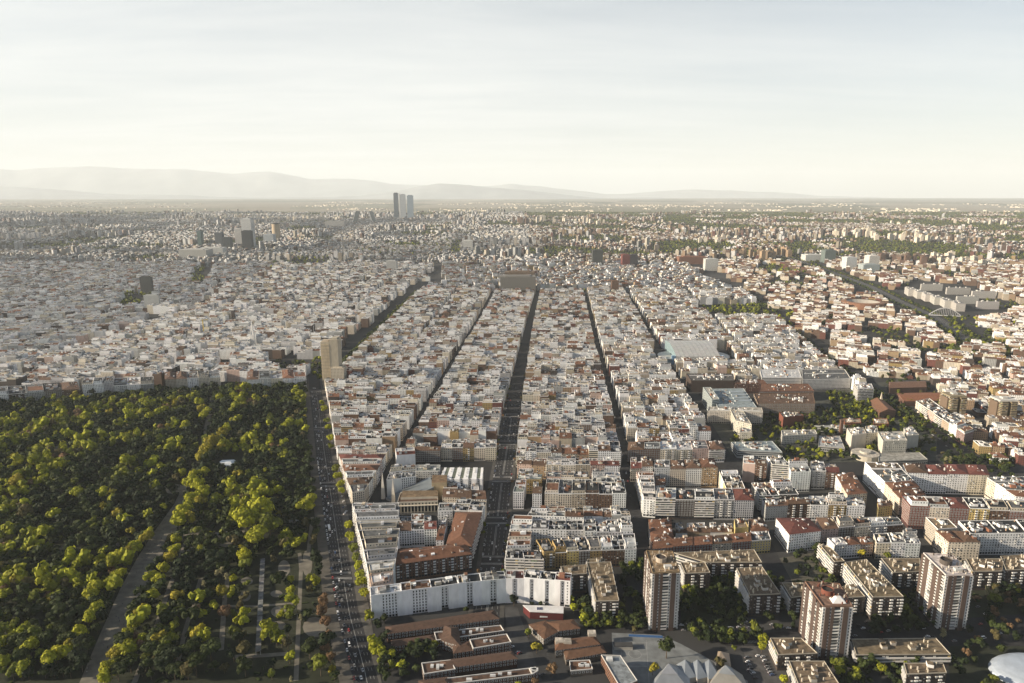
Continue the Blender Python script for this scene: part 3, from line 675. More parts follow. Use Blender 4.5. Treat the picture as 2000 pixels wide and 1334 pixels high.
def estate_tower(px, h, label, seed, roofc, tank, white_top=False):
    """tower block of brick piers and white balcony columns, a round water tank on its roof"""
    r = random.Random(seed); q = pxq(px, h); c = bil(q, .5, .5); o = (c[0], c[1], 0); reserve(q)
    t = thing('tower_block', o, label, 'tower block', 'tower blocks of the estate')
    core = sub(q, .035, .965, .03, .97); w = MB(); w.prism(core, 0, h - .5, (.08, .055, .042)); w.build('wall', t, o)
    bal, win = MB(), MB()
    piers = MB().mesh if False else None
    def face(a, b, n, cols):
        L = dist(a, b); dx, dy = (b[0] - a[0]) / L, (b[1] - a[1]) / L; nx, ny = dy, -dx; s = 0
        for wd, kind in cols:
            s0, s1 = s * L, (s + wd) * L; s += wd
            P0 = lambda ss, oo: (a[0] + dx * ss + nx * oo, a[1] + dy * ss + ny * oo)
            if kind == 'b':                      # brick pier, each a part
                pm = MB(); pm.prism([P0(s0, -1), P0(s0, .9), P0(s1, .9), P0(s1, -1)][::-1], 0, h, vary((.092, .064, .052), r, .06)); pm.build('brick_pier', t, o)
            else:
                if kind == 'w':
                    pm = MB(); pm.prism([P0(s0, -1), P0(s0, .5), P0(s1, .5), P0(s1, -1)][::-1], 3, h - .3, (.56, .55, .53)); pm.build('white_column', t, o)
                for f in range(int(h / 3.05)):
                    z = 1.5 + f * 3.05
                    if kind == 'v':
                        bal.prism([P0(s0 + .1, -.8), P0(s0 + .1, 1.0), P0(s1 - .1, 1.0), P0(s1 - .1, -.8)][::-1], z, z + 1.05, vary((.64, .62, .58), r, .12) if r.random() < .85 else (.2, .2, .19))
                        win.poly([(*P0(s0 + .2, -.6), z + 1.05), (*P0(s1 - .2, -.6), z + 1.05), (*P0(s1 - .2, -.6), z + 2.9), (*P0(s0 + .2, -.6), z + 2.9)], PANE, 'glass')
                    else:
                        m = (s0 + s1) / 2; win.poly([(*P0(m - .5, .55), z + .9), (*P0(m + .5, .55), z + .9), (*P0(m + .5, .55), z + 2.3), (*P0(m - .5, .55), z + 2.3)], PANE, 'glass')
    fr = [(.09, 'w'), (.15, 'b'), (.05, 'w'), (.10, 'b'), (.22, 'v'), (.08, 'w'), (.17, 'b'), (.14, 'w')]
    sd = [(.10, 'b'), (.07, 'v'), (.16, 'b'), (.08, 'w'), (.13, 'v'), (.16, 'b'), (.07, 'v'), (.13, 'b'), (.10, 'v')]
    face(q[0], q[1], 8, fr); face(q[3], q[0], 9, sd); face(q[1], q[2], 9, sd[::-1]); face(q[2], q[3], 8, fr)
    bal.build('balcony', t, o, 'stuff'); win.build('window', t, o, 'stuff')
    rf = MB(); rf.prism(sub(q, .01, .99, .01, .99), h, h + .5, roofc, roofc, 'roofing', 'roofing'); parapet(rf, sub(q, .01, .99, .01, .99), h + .5, .9, vary(roofc, r)); rf.build('roof', t, o)
    ang = math.atan2(q[1][1] - q[0][1], q[1][0] - q[0][0]); ch = MB()
    for _ in range(26):
        x, y = bil(q, r.uniform(.06, .94), r.uniform(.05, .95)); ch.box(x, y, h + .5, h + r.uniform(2.2, 4), .8, .8, ang, vary(tank if r.random() < .6 else (.5, .45, .38), r))
    ch.build('chimney', t, o, 'stuff')
    x, y = bil(q, .45, .55); wt = MB(); drum(wt, x, y, h + .5, h + 5, 5.2, tank, (.06, .05, .045), 16, True); wt.build('water_tank', t, o)
    hu = MB(); x, y = bil(q, .62, .22)
    if white_top: hu.frustum([bil(sub(q, .4, .85, .12, .35), *k) for k in ((0, 0), (1, 0), (1, 1), (0, 1))], [bil(sub(q, .55, .7, .2, .28), *k) for k in ((0, 0), (1, 0), (1, 1), (0, 1))], h + .5, h + 4.5, (.72, .71, .69))
    else: hu.box(x, y, h + .5, h + 3.2, 7, 4, ang, (.5, .49, .46))
    hu.build('stair_hut', t, o)

# three tower blocks and the brick slabs around them
estate_tower([(1273.6, 1121), (1328, 1119), (1314, 1078), (1261, 1076.6)], 59, 'brick and white tower block on the left of the estate, pale round tank on top', 1, (.24, .17, .10), (.40, .34, .27))
estate_tower([(1607, 1186), (1666, 1186), (1640, 1141), (1571, 1137)], 51, 'nearest brick tower block, rust-coloured tank and white canopy on its roof', 2, (.20, .12, .085), (.17, .06, .04), True)
estate_tower([(1847, 1125), (1901, 1125), (1860, 1085), (1802, 1081)], 56, 'pink and white roofed brick tower block on the right of the estate', 3, (.56, .50, .46), (.09, .075, .065))
slab([(1379, 1099), (1488, 1099), (1473, 1074), (1315, 1080)], 20, 'long dark brick slab with tan roof behind the left tower block', 1)
slab([(1338, 1121), (1387, 1119), (1377, 1099.5), (1329, 1099.5)], 21, 'short dark brick wing to the right of the left tower block', 2)
slab([(1465, 1163), (1524.8, 1160.7), (1488.6, 1107.5), (1438.6, 1110.7)], 22.6, 'deep brick slab with white balconies left of the nearest tower', 3)
slab([(1630, 1098), (1650, 1097), (1622, 1070), (1599, 1062)], 21, 'narrow brick slab with sunlit balconies right of the sandy square', 4)
slab([(1705, 1167), (1765, 1166), (1692, 1093), (1650, 1099)], 24, 'longest brick slab running back between the two right tower blocks', 5)
slab([(1744, 1119), (1797, 1117), (1797, 1091), (1721, 1091)], 21, 'brick slab with white roof huts just left of the right tower block', 6, shed=(.7, .69, .67))
slab([(1900, 1117), (1957, 1116), (1962, 1092), (1886, 1092)], 21, 'brick slab with white chimneys just right of the right tower block', 7, shed=(.7, .69, .67))
slab([(1965, 1114), (2040, 1112), (2040, 1081), (1954, 1087)], 21, 'brick slab with stepped white huts at the right edge', 8, shed=(.7, .69, .67))
slab([(1655, 1168), (1690, 1166), (1668, 1141), (1642, 1147)], 20, 'small brick slab hidden behind the nearest tower', 9)
slab([(1545, 1168), (1580, 1164), (1568, 1139), (1527, 1139)], 19, 'small brick block left of the nearest tower with white shed roof', 10)
slab([(1520, 1280), (1597, 1277), (1565, 1247), (1504, 1247)], 15, 'low brick slab with pale roof hut beside the car park', 11, nch=7, shed=(.45, .44, .42))
slab([(1560, 1340), (1640, 1338), (1610, 1292), (1541, 1292)], 15, 'low brick slab with chimney stacks at the bottom edge below the nearest tower', 12, nch=14, shed=(.4, .38, .35))
slab([(1672, 1280), (1857, 1279), (1828, 1247), (1663, 1249)], 11, 'wide low brick slab with sunken roof yards right of the nearest tower', 13, nch=10, shed=(.36, .33, .28), win='stripe')
slab([(1771, 1318), (1849, 1315), (1842, 1296), (1765, 1296)], 15, 'low brick slab with white ship-shaped roof hut at the bottom right', 14, nch=6, shed=(.72, .7, .68))
slab([(1164, 1175), (1209, 1174), (1193, 1098), (1146, 1100)], 21, 'tan-roofed brick slab with many chimney stacks right of the long white building', 15, nch=34)
slab([(1100, 1124), (1146, 1121), (1146, 1103), (1095, 1107)], 21, 'tan-roofed wing joining the long white building to the brick slab', 16)
slab([(1146, 1100), (1182, 1098), (1180, 1092), (1147, 1093)], 20, 'narrow tan-roofed strip at the back of the brick slab', 17)

# the long white building facing the hospital: nine stepped houses with blank white gables
def white_terrace():
    r = random.Random(5); B = [(-134, 581), (-106, 588), (-78, 594), (-52, 601), (-30, 605), (-6, 608.5), (12, 608.5), (27, 606), (42, 603.5), (57, 601)]
    rf = ['white', 'brown', 'dark', 'dark', 'grey', 'red', 'dark', 'dark', 'red']; pos = ['leftmost', 'second from the left', 'third from the left', 'fourth from the left', 'middle', 'fourth from the right', 'third from the right', 'second from the right', 'rightmost']
    for i in range(9):
        a, b = B[i], B[i + 1]; L = dist(a, b); dx, dy = (b[0] - a[0]) / L, (b[1] - a[1]) / L; nx, ny = -dy, dx; h = 24.7 + i * .42 + r.uniform(-.5, .5); D = 14.5
        q = [a, b, (b[0] + nx * D, b[1] + ny * D), (a[0] + nx * D, a[1] + ny * D)]; reserve(q); P = new_parts(); wc = vary((.81, .81, .81), r, .008); rc = vary(ROOF[rf[i]], r)
        k0, k1 = (.36, .62) if i not in (0, 1) else (.35, .86)
        for s in (sub(q, 0, k0, 0, .3), sub(q, k1, 1, 0, .3), sub(q, 0, 1, .3, 1)): P['wall'].prism(s, 0, h, wc)
        gab = sub(q, k0, k1, .24 if i > 1 else .05, .3); P['wall'].prism(gab, 0, h - .4, wc)
        for kk in range(1 if i > 1 else 2): windows(P['window'], P['balcony'], gab[0], gab[1], 0, h, 'dense', r)
        if i == 8: windows(P['window'], P['balcony'], lerp2(q[0], q[1], .64), q[1], 0, h, 'plain', r); windows(P['window'], P['balcony'], q[1], q[2], 0, h, 'balc', r)
        windows(P['window'], P['balcony'], q[3], q[0], 0, h, 'plain', r) if i == 0 else None
        P['roof'].prism(sub(q, .02, .98, .04, .98), h, h + .08, rc, rc, 'roofing'); parapet(P['wall'], q, h, r.uniform(.6, 1.6), wc)
        clutter(P, q, h, r, 3, 4, rc, 1)
        N_APT[0] += 1; finish('white_apartment_house', P, q, 0.0, f"{pos[i]} of the long row of blank white gabled houses, {rf[i]} roof", 'building', 'long white building of stepped houses')
white_terrace()

# block between the park avenue and the central avenue, front part
r_ = random.Random(77)
Lf = [(725, 1150), (712, 1085), (700, 1037), (688, 984)]; Rt = [(763, 1142), (776, 1080), (781, 1032), (779, 982)]
ll = [G(*p, 23) for p in Lf]; rr = [G(*p, 23) for p in Rt]
cols = ['pink', 'white', 'white', 'white', 'white', 'white', 'cream', 'white']; rfs = ['white', 'grey', 'grey', 'dark', 'dark', 'grey', 'dark', 'grey']
nseg = 8
for i in range(nseg):
    def at(line, t):
        y = line[0][1] + (line[-1][1] - line[0][1]) * t; return (interp(line, y), y)
    q = [at(ll, i / nseg), at(rr, i / nseg), at(rr, (i + 1) / nseg), at(ll, (i + 1) / nseg)]
    apartment(q, 23 + r_.uniform(-1.5, 1.5), cols[i], rfs[i], 'balc', r_, f"{cols[i]} building with {rfs[i]} terraces, {'nearest' if i == 0 else ORD[i] + ' from front'} in row beside park avenue trees", 'W' + ('S' if i == 0 else ''), True if i < 6 else None, lightwell=False)
row('as one long front wing above the long white building', 21, [(762, 1104), (921, 1082), (912, 1062), (774, 1073)], ['brown-brick'], ['terracotta'], ['balc'], 3, attic=False, lightwell=False)
row('as one long wing along the left kerb of the central avenue', 22, [(872, 1062), (921, 1066), (941, 1000), (890, 1000)], ['brown-brick'], ['terracotta'], ['balc'], 4, along='y', lightwell=False, attic=False)
row('with the sunlit orange roof slope beside the brown wing', 21, [(851, 1055), (866, 1055), (879, 1004), (868, 1003)], ['white'], ['terracotta'], ['plain'], 5)
row('in the courtyard behind the brown-brick wing', 22, [(779, 1036), (853, 1033), (853, 1004), (779, 1004)], ['white', 'white', 'white'], ['brown', 'dark', 'red'], ['dense'], 6)
row('at the courtyard corner near the cream arcade hall', 21, [(855, 1001), (884, 1000), (890, 985), (858, 985)], ['white'], ['white'], ['plain'], 66)
row('at the avenue corner near the brown wing', 22, [(886, 998), (942, 1000), (950, 976), (893, 976)], ['grey', 'white'], ['dark', 'grey'], ['balc'], 67)
row('beside the twin-spired church front', 21, [(700, 1003), (776, 1003), (772, 985), (692, 982)], ['white', 'pink'], ['terracotta', 'grey'], ['plain'], 68)
# cream arcade hall, church, five-finned white building
def hall():
    h = 14; q = pxq([(776, 982), (855, 979), (855, 962), (782, 963)], h); reserve(q); c = bil(q, .5, .5); o = (c[0], c[1], 0)
    t = thing('arcade_hall', o, 'cream hall with a row of tall arcade columns behind the twin spires', 'building')
    w = MB(); w.prism(q, 0, h, (.58, .52, .41), ROOF['brown'], mt='roofing'); w.prism(sub(q, -.01, 1.01, -.06, .05), 9.2, 10.0, (.66, .60, .5)); w.prism(sub(q, .06, 1, .3, 1), h, h + 3.2, (.58, .52, .41), (.17, .12, .07), mt='roofing'); parapet(w, q, h, .8, (.66, .60, .5)); w.build('wall', t, o)
    wi = MB(); a, b = q[0], q[1]; L = dist(a, b); d = ((b[0] - a[0]) / L, (b[1] - a[1]) / L); n_ = (d[1], -d[0])
    for k in range(13):
        cm = MB(); s = (k + .0) * L / 12; p = (a[0] + d[0] * s + n_[0] * .5, a[1] + d[1] * s + n_[1] * .5); cm.box(p[0], p[1], 0, 9.2, 1.1, 1.1, math.atan2(d[1], d[0]), (.62, .56, .45)); cm.build('column', t, o)
        if k < 12:
            for s0, s1, za, zb in ((.8, L / 12 - .8, 1, 8.6), (1.2, L / 12 - 1.2, 10.8, 12.8)):
                wi.poly([(a[0] + d[0] * (s + s0) + n_[0] * .06, a[1] + d[1] * (s + s0) + n_[1] * .06, za), (a[0] + d[0] * (s + s1) + n_[0] * .06, a[1] + d[1] * (s + s1) + n_[1] * .06, za), (a[0] + d[0] * (s + s1) + n_[0] * .06, a[1] + d[1] * (s + s1) + n_[1] * .06, zb), (a[0] + d[0] * (s + s0) + n_[0] * .06, a[1] + d[1] * (s + s0) + n_[1] * .06, zb)], PANE, 'glass')
    wi.build('window', t, o, 'stuff')
hall()
def church():
    A, B_ = (-172, 846), (-156, 833); o = (-140, 850, 0)
    t = thing('church', o, 'modern church with a sloping grey metal roof and two pale needle spires', 'church')
    for x, y, h in ((*A, 38), (*B_, 35)):
        s = MB(); base = [(x - 2.4, y - 2.2), (x + 2.4, y - 2.2), (x + 2.4, y + 2.2), (x - 2.4, y + 2.2)]
        s.frustum(base, [(x - 1.6, y - 1.5), (x + 1.6, y - 1.5), (x + 1.6, y + 1.5), (x - 1.6, y + 1.5)], 0, h * .5, (.58, .54, .47)); s.frustum([(x - 1.6, y - 1.5), (x + 1.6, y - 1.5), (x + 1.6, y + 1.5), (x - 1.6, y + 1.5)], [(x - .1, y - .1), (x + .1, y - .1), (x + .1, y + .1), (x - .1, y + .1)], h * .5, h, (.60, .56, .49)); s.build('spire', t, o)
    n_ = MB(); lo = [(-166, 838), (-152, 832)]; hi0, hi1 = (-108, 838), (-118, 868)
    n_.poly([(-168, 842, 3), (-150, 828, 3), (-103, 838, 20), (-112, 872, 20)], (.16, .18, .19), 'metal')
    n_.poly([(-150, 828, 0), (-103, 838, 0), (-103, 838, 20), (-150, 828, 3)], (.22, .22, .21)); n_.poly([(-112, 872, 0), (-168, 842, 0), (-168, 842, 3), (-112, 872, 20)], (.22, .22, .21)); n_.poly([(-168, 842, 0), (-150, 828, 0), (-150, 828, 3), (-168, 842, 3)], (.3, .29, .27))
    n_.build('nave_roof', t, o)
    b_ = MB(); q = pxq([(843, 935), (856, 930), (856, 931), (843, 930)], 20); q = [(-106, 840), (-86, 842), (-88, 866), (-108, 866)]
    b_.prism(q, 0, 25, (.46, .36, .22), (.17, .11, .06), mt='roofing'); b_.build('tower_hall', t, o)
    reserve([(-176, 826), (-84, 826), (-84, 872), (-176, 872)])
church()
def finned():
    h = 24; q = pxq([(860, 936), (942, 936), (944, 913), (868, 913)], h); reserve(q); c = bil(q, .5, .5); o = (c[0], c[1], 0); r = random.Random(3); h = 24
    t = thing('finned_building', o, 'white apartment building with five white fins and narrow window slots', 'building')
    w = MB(); w.prism(sub(q, 0, 1, .1, 1), 0, h - .5, (.70, .69, .68), (.15, .16, .13), mt='roofing'); w.build('wall', t, o); wi, bl, ch = MB(), MB(), MB()
    for k in range(6):
        u0, u1 = max(k / 5.0 - .058, 0), min(k / 5.0 + .058, 1)
        f = MB(); f.prism(sub(q, u0, u1, 0, 1), 0, h, (.76, .75, .74)); f.build('fin_wall', t, o)
        if k < 5:
            g_ = sub(q, u1, k / 5.0 + .142, .098, .1); windows(wi, bl, g_[0], g_[1], 0, h, 'dense', r)
            s = sub(q, u1, k / 5.0 + .142, .15, .95); rf = MB(); rf.prism(s, h - .5, h - .2, (.13, .145, .11), (.13, .145, .11), 'roofing'); rf.build('roof', t, o)
        for _ in range(4):
            x, y = bil(q, k / 5.0, r.uniform(.1, .95)); ch.box(x, y, h, h + 1.6, 1, 1.6, 0, (.66, .65, .62))
    wi.build('window', t, o, 'stuff'); ch.build('chimney', t, o, 'stuff')
finned()
row('in front of the five-finned white building', 17, [(864, 972), (950, 974), (946, 944), (868, 944)], ['cream', 'tan', 'white'], ['brown', 'brown', 'brown'], ['plain'], 7)
row('behind the twin spires', 23, [(755, 939), (812, 932), (812, 911), (764, 915)], ['white', 'white'], ['grey', 'grey'], ['none', 'dense'], 8)
row('left of the dark brick framed-window building', 24, [(774, 888), (811, 886), (809, 874), (772, 876)], ['white'], ['red'], ['none'], 9, attic=False)
row('facing the grey hall roofs', 22, [(809.6, 880), (860, 880), (862, 864), (813, 864)], ['dark-brick'], ['brown'], ['framed'], 10, attic=False)
row('in the row right of the dark brick framed-window building', 22, [(861, 875), (969, 874), (970, 856), (864, 856)], ['cream', 'brown-brick', 'ochre', 'cream', 'cream'], ['white', 'dark', 'brown', 'white', 'grey'], ['plain', 'framed', 'balc', 'dense', 'dense'], 11)
row('on the low grey hall', 14, [(812, 920), (858, 920), (860, 908), (814, 908)], ['pale-grey'], ['green-grey'], ['plain'], 12, attic=False)
# wedge block beside the avenue trees
ll = [G(*p, 22) for p in ((688, 962), (676, 930), (668, 905), (662, 886))]; rr = [G(*p, 22) for p in ((712, 958), (738, 915), (745, 900), (752, 886))]
cols = ['cream', 'white', 'cream', 'white', 'pink', 'white']; rfs = ['grey', 'brown', 'white', 'terracotta', 'white', 'red']
for i in range(6):
    q = [at(ll, i / 6), at(rr, i / 6), at(rr, (i + 1) / 6), at(ll, (i + 1) / 6)]
    apartment(q, 22 + r_.uniform(-1, 1), cols[i], rfs[i], 'dense' if i == 0 else 'balc', r_, f"{cols[i]} building, {rfs[i]} roof, {'at the blunt tip' if i == 0 else ORD[i] + ' from the tip'} of the wedge block by park avenue", 'WE' + ('S' if i == 0 else ''), None, lightwell=False)

# first block right of the central avenue
row('in the ochre front row right of the central avenue', 20, [(1062, 1081), (1243, 1073), (1239, 1043), (1047, 1057)], ['ochre', 'ochre', 'yellow', 'dark-brick', 'ochre', 'brown-brick', 'brown-brick', 'white'], ['dark', 'dark', 'grey', 'dark', 'dark', 'dark', 'dark', 'dark'], ['balc', 'dense', 'plain', 'framed', 'plain', 'plain', 'plain', 'plain'], 20, lightwell=False)
row('with striped balconies on the corner of the central avenue', 18, [(987, 1090), (1062, 1092), (1050, 1074), (991, 1073)], ['white', 'cream'], ['dark', 'dark'], ['stripe'], 21, attic=False, lightwell=False)
row("in the terrace row lining the central avenue's right kerb", 20, [(989, 1073), (1036, 1071), (1041, 1012), (1001, 1010)], ['white', 'pink', 'white', 'white'], ['dark', 'white', 'brown', 'red'], ['balc'], 22, along='y', attic=True)
row("in the middle of the first block right of the avenue", 22, [(1036, 1035), (1140, 1035), (1138, 1016), (1040, 1017)], ['white', 'white', 'pale-grey'], ['grey', 'dark', 'dark'], ['plain'], 23, attic=False)
row('in the stepped row behind the middle of the first block', 24, [(1030, 1008), (1140, 1011), (1138, 990), (1040, 991)], ['white', 'white', 'white'], ['grey', 'dark', 'brown'], ['plain'], 24, attic=False)
row("in the first block, beside the narrow street", 21, [(1142, 1040), (1236, 1038), (1228, 1012), (1140, 1014)], ['white', 'pale-grey', 'white', 'white'], ['dark', 'dark', 'dark', 'dark'], ['plain'], 25, along='x')
row("with small pitched roofs behind the black-roofed courtyards", 20, [(1140, 1008), (1232, 1008), (1226, 990), (1140, 990)], ['white', 'white', 'white', 'grey', 'white'], ['terracotta', 'terracotta', 'brown', 'grey', 'dark'], ['plain', 'none'], 26)
# second block
row("in the front row of the second avenue block", 23, [(1064, 965), (1223, 965), (1218, 938), (1068, 937)], ['cream', 'cream', 'beige', 'brown-brick', 'brown-brick', 'white'], ['dark', 'grey', 'grey', 'dark', 'dark', 'dark'], ['plain', 'dense', 'plain', 'plain', 'plain', 'dense'], 27, lightwell=False)
row('at the open courtyard beside the central avenue', 23, [(1002, 962), (1023, 962), (1028, 935), (1009, 935)], ['white'], ['green-grey'], ['dense'], 28, attic=False)
row('at the courtyard right of the central avenue', 23, [(1040, 965), (1058, 965), (1060, 942), (1042, 942)], ['white'], ['brown'], ['dense'], 29, attic=False)
row('at the back of the open courtyard', 20, [(1010, 937), (1058, 937), (1060, 925), (1012, 925)], ['ochre'], ['green-grey'], ['plain'], 30, attic=False)
row("in the tall cream row of the third avenue block", 24, [(1067, 909), (1210, 909), (1206, 893), (1070, 893)], ['cream', 'cream', 'beige', 'pink', 'white'], ['white', 'white', 'grey', 'red', 'red'], ['balc', 'plain', 'plain', 'plain', 'dense'], 31)
row('on the avenue side of the tall cream row', 21, [(1010, 906), (1066, 909), (1068, 893), (1014, 893)], ['pink', 'tan'], ['brown', 'brown'], ['plain'], 32, attic=False)
row('with blue-grey terrace roof behind the second block', 24, [(1157, 943), (1214, 943), (1210, 924), (1156, 924)], ['cream', 'cream'], ['grey', 'grey'], ['plain'], 33, attic=False)
row('in the back courtyard of the second block', 20, [(1068, 932), (1150, 934), (1150, 921), (1070, 921)], ['pink', 'cream', 'beige'], ['grey', 'white', 'grey'], ['plain'], 34)
row('with striped shade roofs beside the central avenue', 19, [(1012, 930), (1040, 928), (1042, 917), (1014, 917)], ['white'], ['dark'], ['plain'], 35, attic=False)

# right of the narrow street: terracotta block, then the dark brick row
row("in the terracotta block front behind the left tower", 17, [(1274, 1072), (1506, 1053), (1500, 1036), (1276, 1056)], ['red-brick', 'red-brick', 'red-brick', 'cream', 'red-brick', 'yellow'], ['terracotta', 'terracotta', 'terracotta', 'brown', 'terracotta', 'grey'], ['framed', 'framed', 'framed', 'plain', 'framed', 'framed'], 40, lightwell=False, attic=False)
row('on the narrow-street side of the terracotta block', 17, [(1272, 1057), (1316, 1055), (1310, 1012), (1267, 1014)], ['pink', 'white', 'cream'], ['terracotta', 'terracotta', 'terracotta'], ['plain'], 41, along='y', lightwell=False, attic=False)
row('on the right side of the terracotta block', 17, [(1467, 1038), (1502, 1037), (1490, 1012), (1462, 1013)], ['white', 'cream'], ['terracotta', 'brown'], ['plain'], 42, along='y', attic=False)
row('among the low gabled houses inside the terracotta block', 9, [(1320, 1040), (1432, 1038), (1430, 1020), (1320, 1022)], ['white', 'tan', 'beige', 'white', 'white'], ['brown', 'brown', 'brown', 'brown', 'brown'], ['none'], 43, attic=False)
row('standing tall above the low gabled houses', 19, [(1436, 1032), (1462, 1030), (1454, 1014), (1434, 1015)], ['yellow'], ['tan'], ['none'], 44, attic=False)
row("in the dark balcony row behind the terracotta block", 27, [(1281, 975), (1473, 977), (1466, 955), (1284, 954)], ['dark-brick', 'dark-brick', 'dark-brick', 'grey', 'pale-grey'], ['white', 'dark', 'white', 'grey', 'red'], ['stripe', 'framed', 'stripe', 'balc', 'dense'], 45, attic=[False, False, None, None, None], lightwell=False)
row('on the narrow street beside the dark balcony row', 24, [(1257, 975), (1281, 977), (1276, 922), (1243, 922)], ['white', 'cream', 'white', 'pink'], ['white', 'white', 'grey', 'red'], ['balc'], 46, along='y', attic=True)
row('of the tall white and orange wall inside the second block', 29, [(1278, 914), (1402, 914), (1394, 897), (1279, 898)], ['pale-grey', 'cream', 'white', 'tan'], ['grey', 'brown', 'brown', 'terracotta'], ['plain', 'dense', 'dense', 'plain'], 47, attic=False, lightwell=False)
row('in front of the tall white and orange wall, terraces', 20, [(1281, 948), (1300, 946), (1298, 922), (1278, 922)], ['white'], ['terracotta'], ['plain'], 48)
row('on the right side of the second narrow-street block', 24, [(1418, 955), (1455, 955), (1440, 918), (1404, 918)], ['yellow', 'white', 'cream'], ['tan', 'dark', 'dark'], ['plain'], 49, along='y')
row("in the balcony row of the third block", 22, [(1226, 880), (1416, 876), (1408, 860), (1228, 864)], ['brown-brick', 'brown-brick', 'cream', 'cream', 'pink', 'white'], ['brown', 'dark', 'white', 'white', 'grey', 'brown'], ['framed', 'framed', 'balc', 'balc', 'plain', 'stripe'], 50, lightwell=False)
row('beside the narrow street in front of the third block', 21, [(1232, 914), (1275, 912), (1272, 892), (1232, 893)], ['cream', 'white'], ['red', 'brown'], ['plain'], 51)

# right of the wide cross street
row("in the stepped group right of the hospital street", 27, [(1452, 906), (1498, 910), (1492, 893), (1452, 892)], ['pink', 'brown-brick'], ['white', 'brown'], ['none', 'balc'], 55, attic=False)
row('standing tall right of the brown balcony building', 30, [(1508, 906), (1542, 908), (1528, 888), (1498, 888)], ['cream'], ['grey'], ['stripe'], 56, attic=False)
row('with a plain white window wall, tallest by the hospital', 29, [(1545, 922), (1584, 921), (1574, 901), (1538, 902)], ['white'], ['dark'], ['plain'], 57, attic=False)
row('in the dark brown row behind the white window wall', 26, [(1587, 921), (1640, 921), (1632, 902), (1584, 902)], ['grey', 'brown-brick'], ['grey', 'red'], ['balc', 'balc'], 58, attic=False)
row('with the big black L-shaped roof', 24, [(1484, 968), (1560, 966), (1540, 937), (1468, 939)], ['dark-brick', 'dark-brick'], ['dark', 'dark'], ['stripe', 'plain'], 59, attic=False)
row('with a curved grey corner facing the nearest street', 21, [(1496, 988), (1582, 984), (1578, 969), (1488, 972)], ['grey', 'brown-brick'], ['brown', 'brown'], ['framed', 'balc'], 60, attic=False)
row('in the white row right of the curved grey corner', 21, [(1583, 986), (1690, 988), (1684, 968), (1580, 966)], ['white', 'ochre', 'white'], ['dark', 'grey', 'grey'], ['plain', 'balc', 'plain'], 61)
row('at the end of the white row by the courtyard wall', 20, [(1716, 990), (1744, 986), (1738, 976), (1714, 978)], ['yellow'], ['brown'], ['plain'], 62, attic=False)
row('left of the white courtyard wall, orange roof strip', 22, [(1656, 966), (1694, 962), (1666, 922), (1632, 926)], ['cream', 'white'], ['terracotta', 'terracotta'], ['plain'], 63, along='y', attic=False, lightwell=False)
# big perimeter block on the right
row('in the left wing of the big perimeter block', 28, [(1758, 972), (1808, 964), (1752, 906), (1689, 904)], ['cream', 'cream', 'white', 'white', 'white'], ['terracotta', 'terracotta', 'grey', 'grey', 'tan'], ['plain'], 70, along='y', attic=False, lightwell=False)
row('in the front wing of the big perimeter block', 28, [(1778, 990), (2012, 999), (2000, 977), (1760, 969)], ['red-brick', 'cream', 'red-brick', 'yellow', 'brown-brick', 'red-brick'], ['white', 'white', 'red', 'dark', 'grey', 'grey'], ['framed', 'plain', 'framed', 'balc', 'plain', 'framed'], 71, attic=[True, True, False, False, True, True], lightwell=False)
row('in the tall back wing of the big perimeter block', 29, [(1772, 924), (1932, 928), (1924, 908), (1764, 906)], ['white', 'white', 'white', 'cream'], ['brown', 'red', 'red', 'red'], ['plain'], 72, attic=False, lightwell=False)
row('in the right wing of the big perimeter block', 28, [(1984, 968), (2060, 976), (2000, 930), (1928, 932)], ['white', 'white', 'cream'], ['terracotta', 'grey', 'grey'], ['plain'], 73, along='y', attic=False, lightwell=False)
# beige corner pair and the big white-blue block
row('with the tan roof yard at the street corner', 25, [(1832, 1034), (1870, 1031), (1852, 1014), (1808, 1010)], ['beige'], ['tan'], ['framed'], 75, attic=False)
row('with the sunlit side wall left of the big white block', 25, [(1853, 1057), (1915, 1059), (1893, 1038), (1828, 1035)], ['cream', 'cream'], ['terracotta', 'brown'], ['plain'], 76, attic=False, lightwell=False)
row('of the big white window block at the right edge', 27, [(1897, 1041), (2060, 1040), (2040, 1014), (1872, 1016)], ['white', 'white', 'white'], ['dark', 'dark', 'dark'], ['plain'], 77, attic=False, lightwell=False)
# white building with the red roof, and its neighbours
row('with the hipped red roof on the corner by the sandy square', 24, [(1542, 1042), (1604, 1035), (1580, 1010), (1516, 1010)], ['white'], ['red'], ['plain'], 78, attic=False, lightwell=False)
row('right of the hipped red roof', 20, [(1606, 1035), (1764, 1024), (1752, 1010), (1594, 1012)], ['pink', 'dark-brick', 'cream', 'pale-grey', 'brown-brick'], ['brown', 'dark', 'grey', 'grey', 'dark'], ['plain', 'framed', 'plain', 'balc', 'plain'], 79, lightwell=False)
row('in the small white group behind the longest slab', 19, [(1712, 1062), (1798, 1062), (1788, 1042), (1706, 1044)], ['cream', 'white', 'white'], ['dark', 'grey', 'dark'], ['plain'], 80)
row('with orange roofs in the small white group', 17, [(1630, 1066), (1706, 1060), (1698, 1046), (1616, 1052)], ['white', 'white', 'pink'], ['white', 'terracotta', 'terracotta'], ['plain'], 81, attic=False)

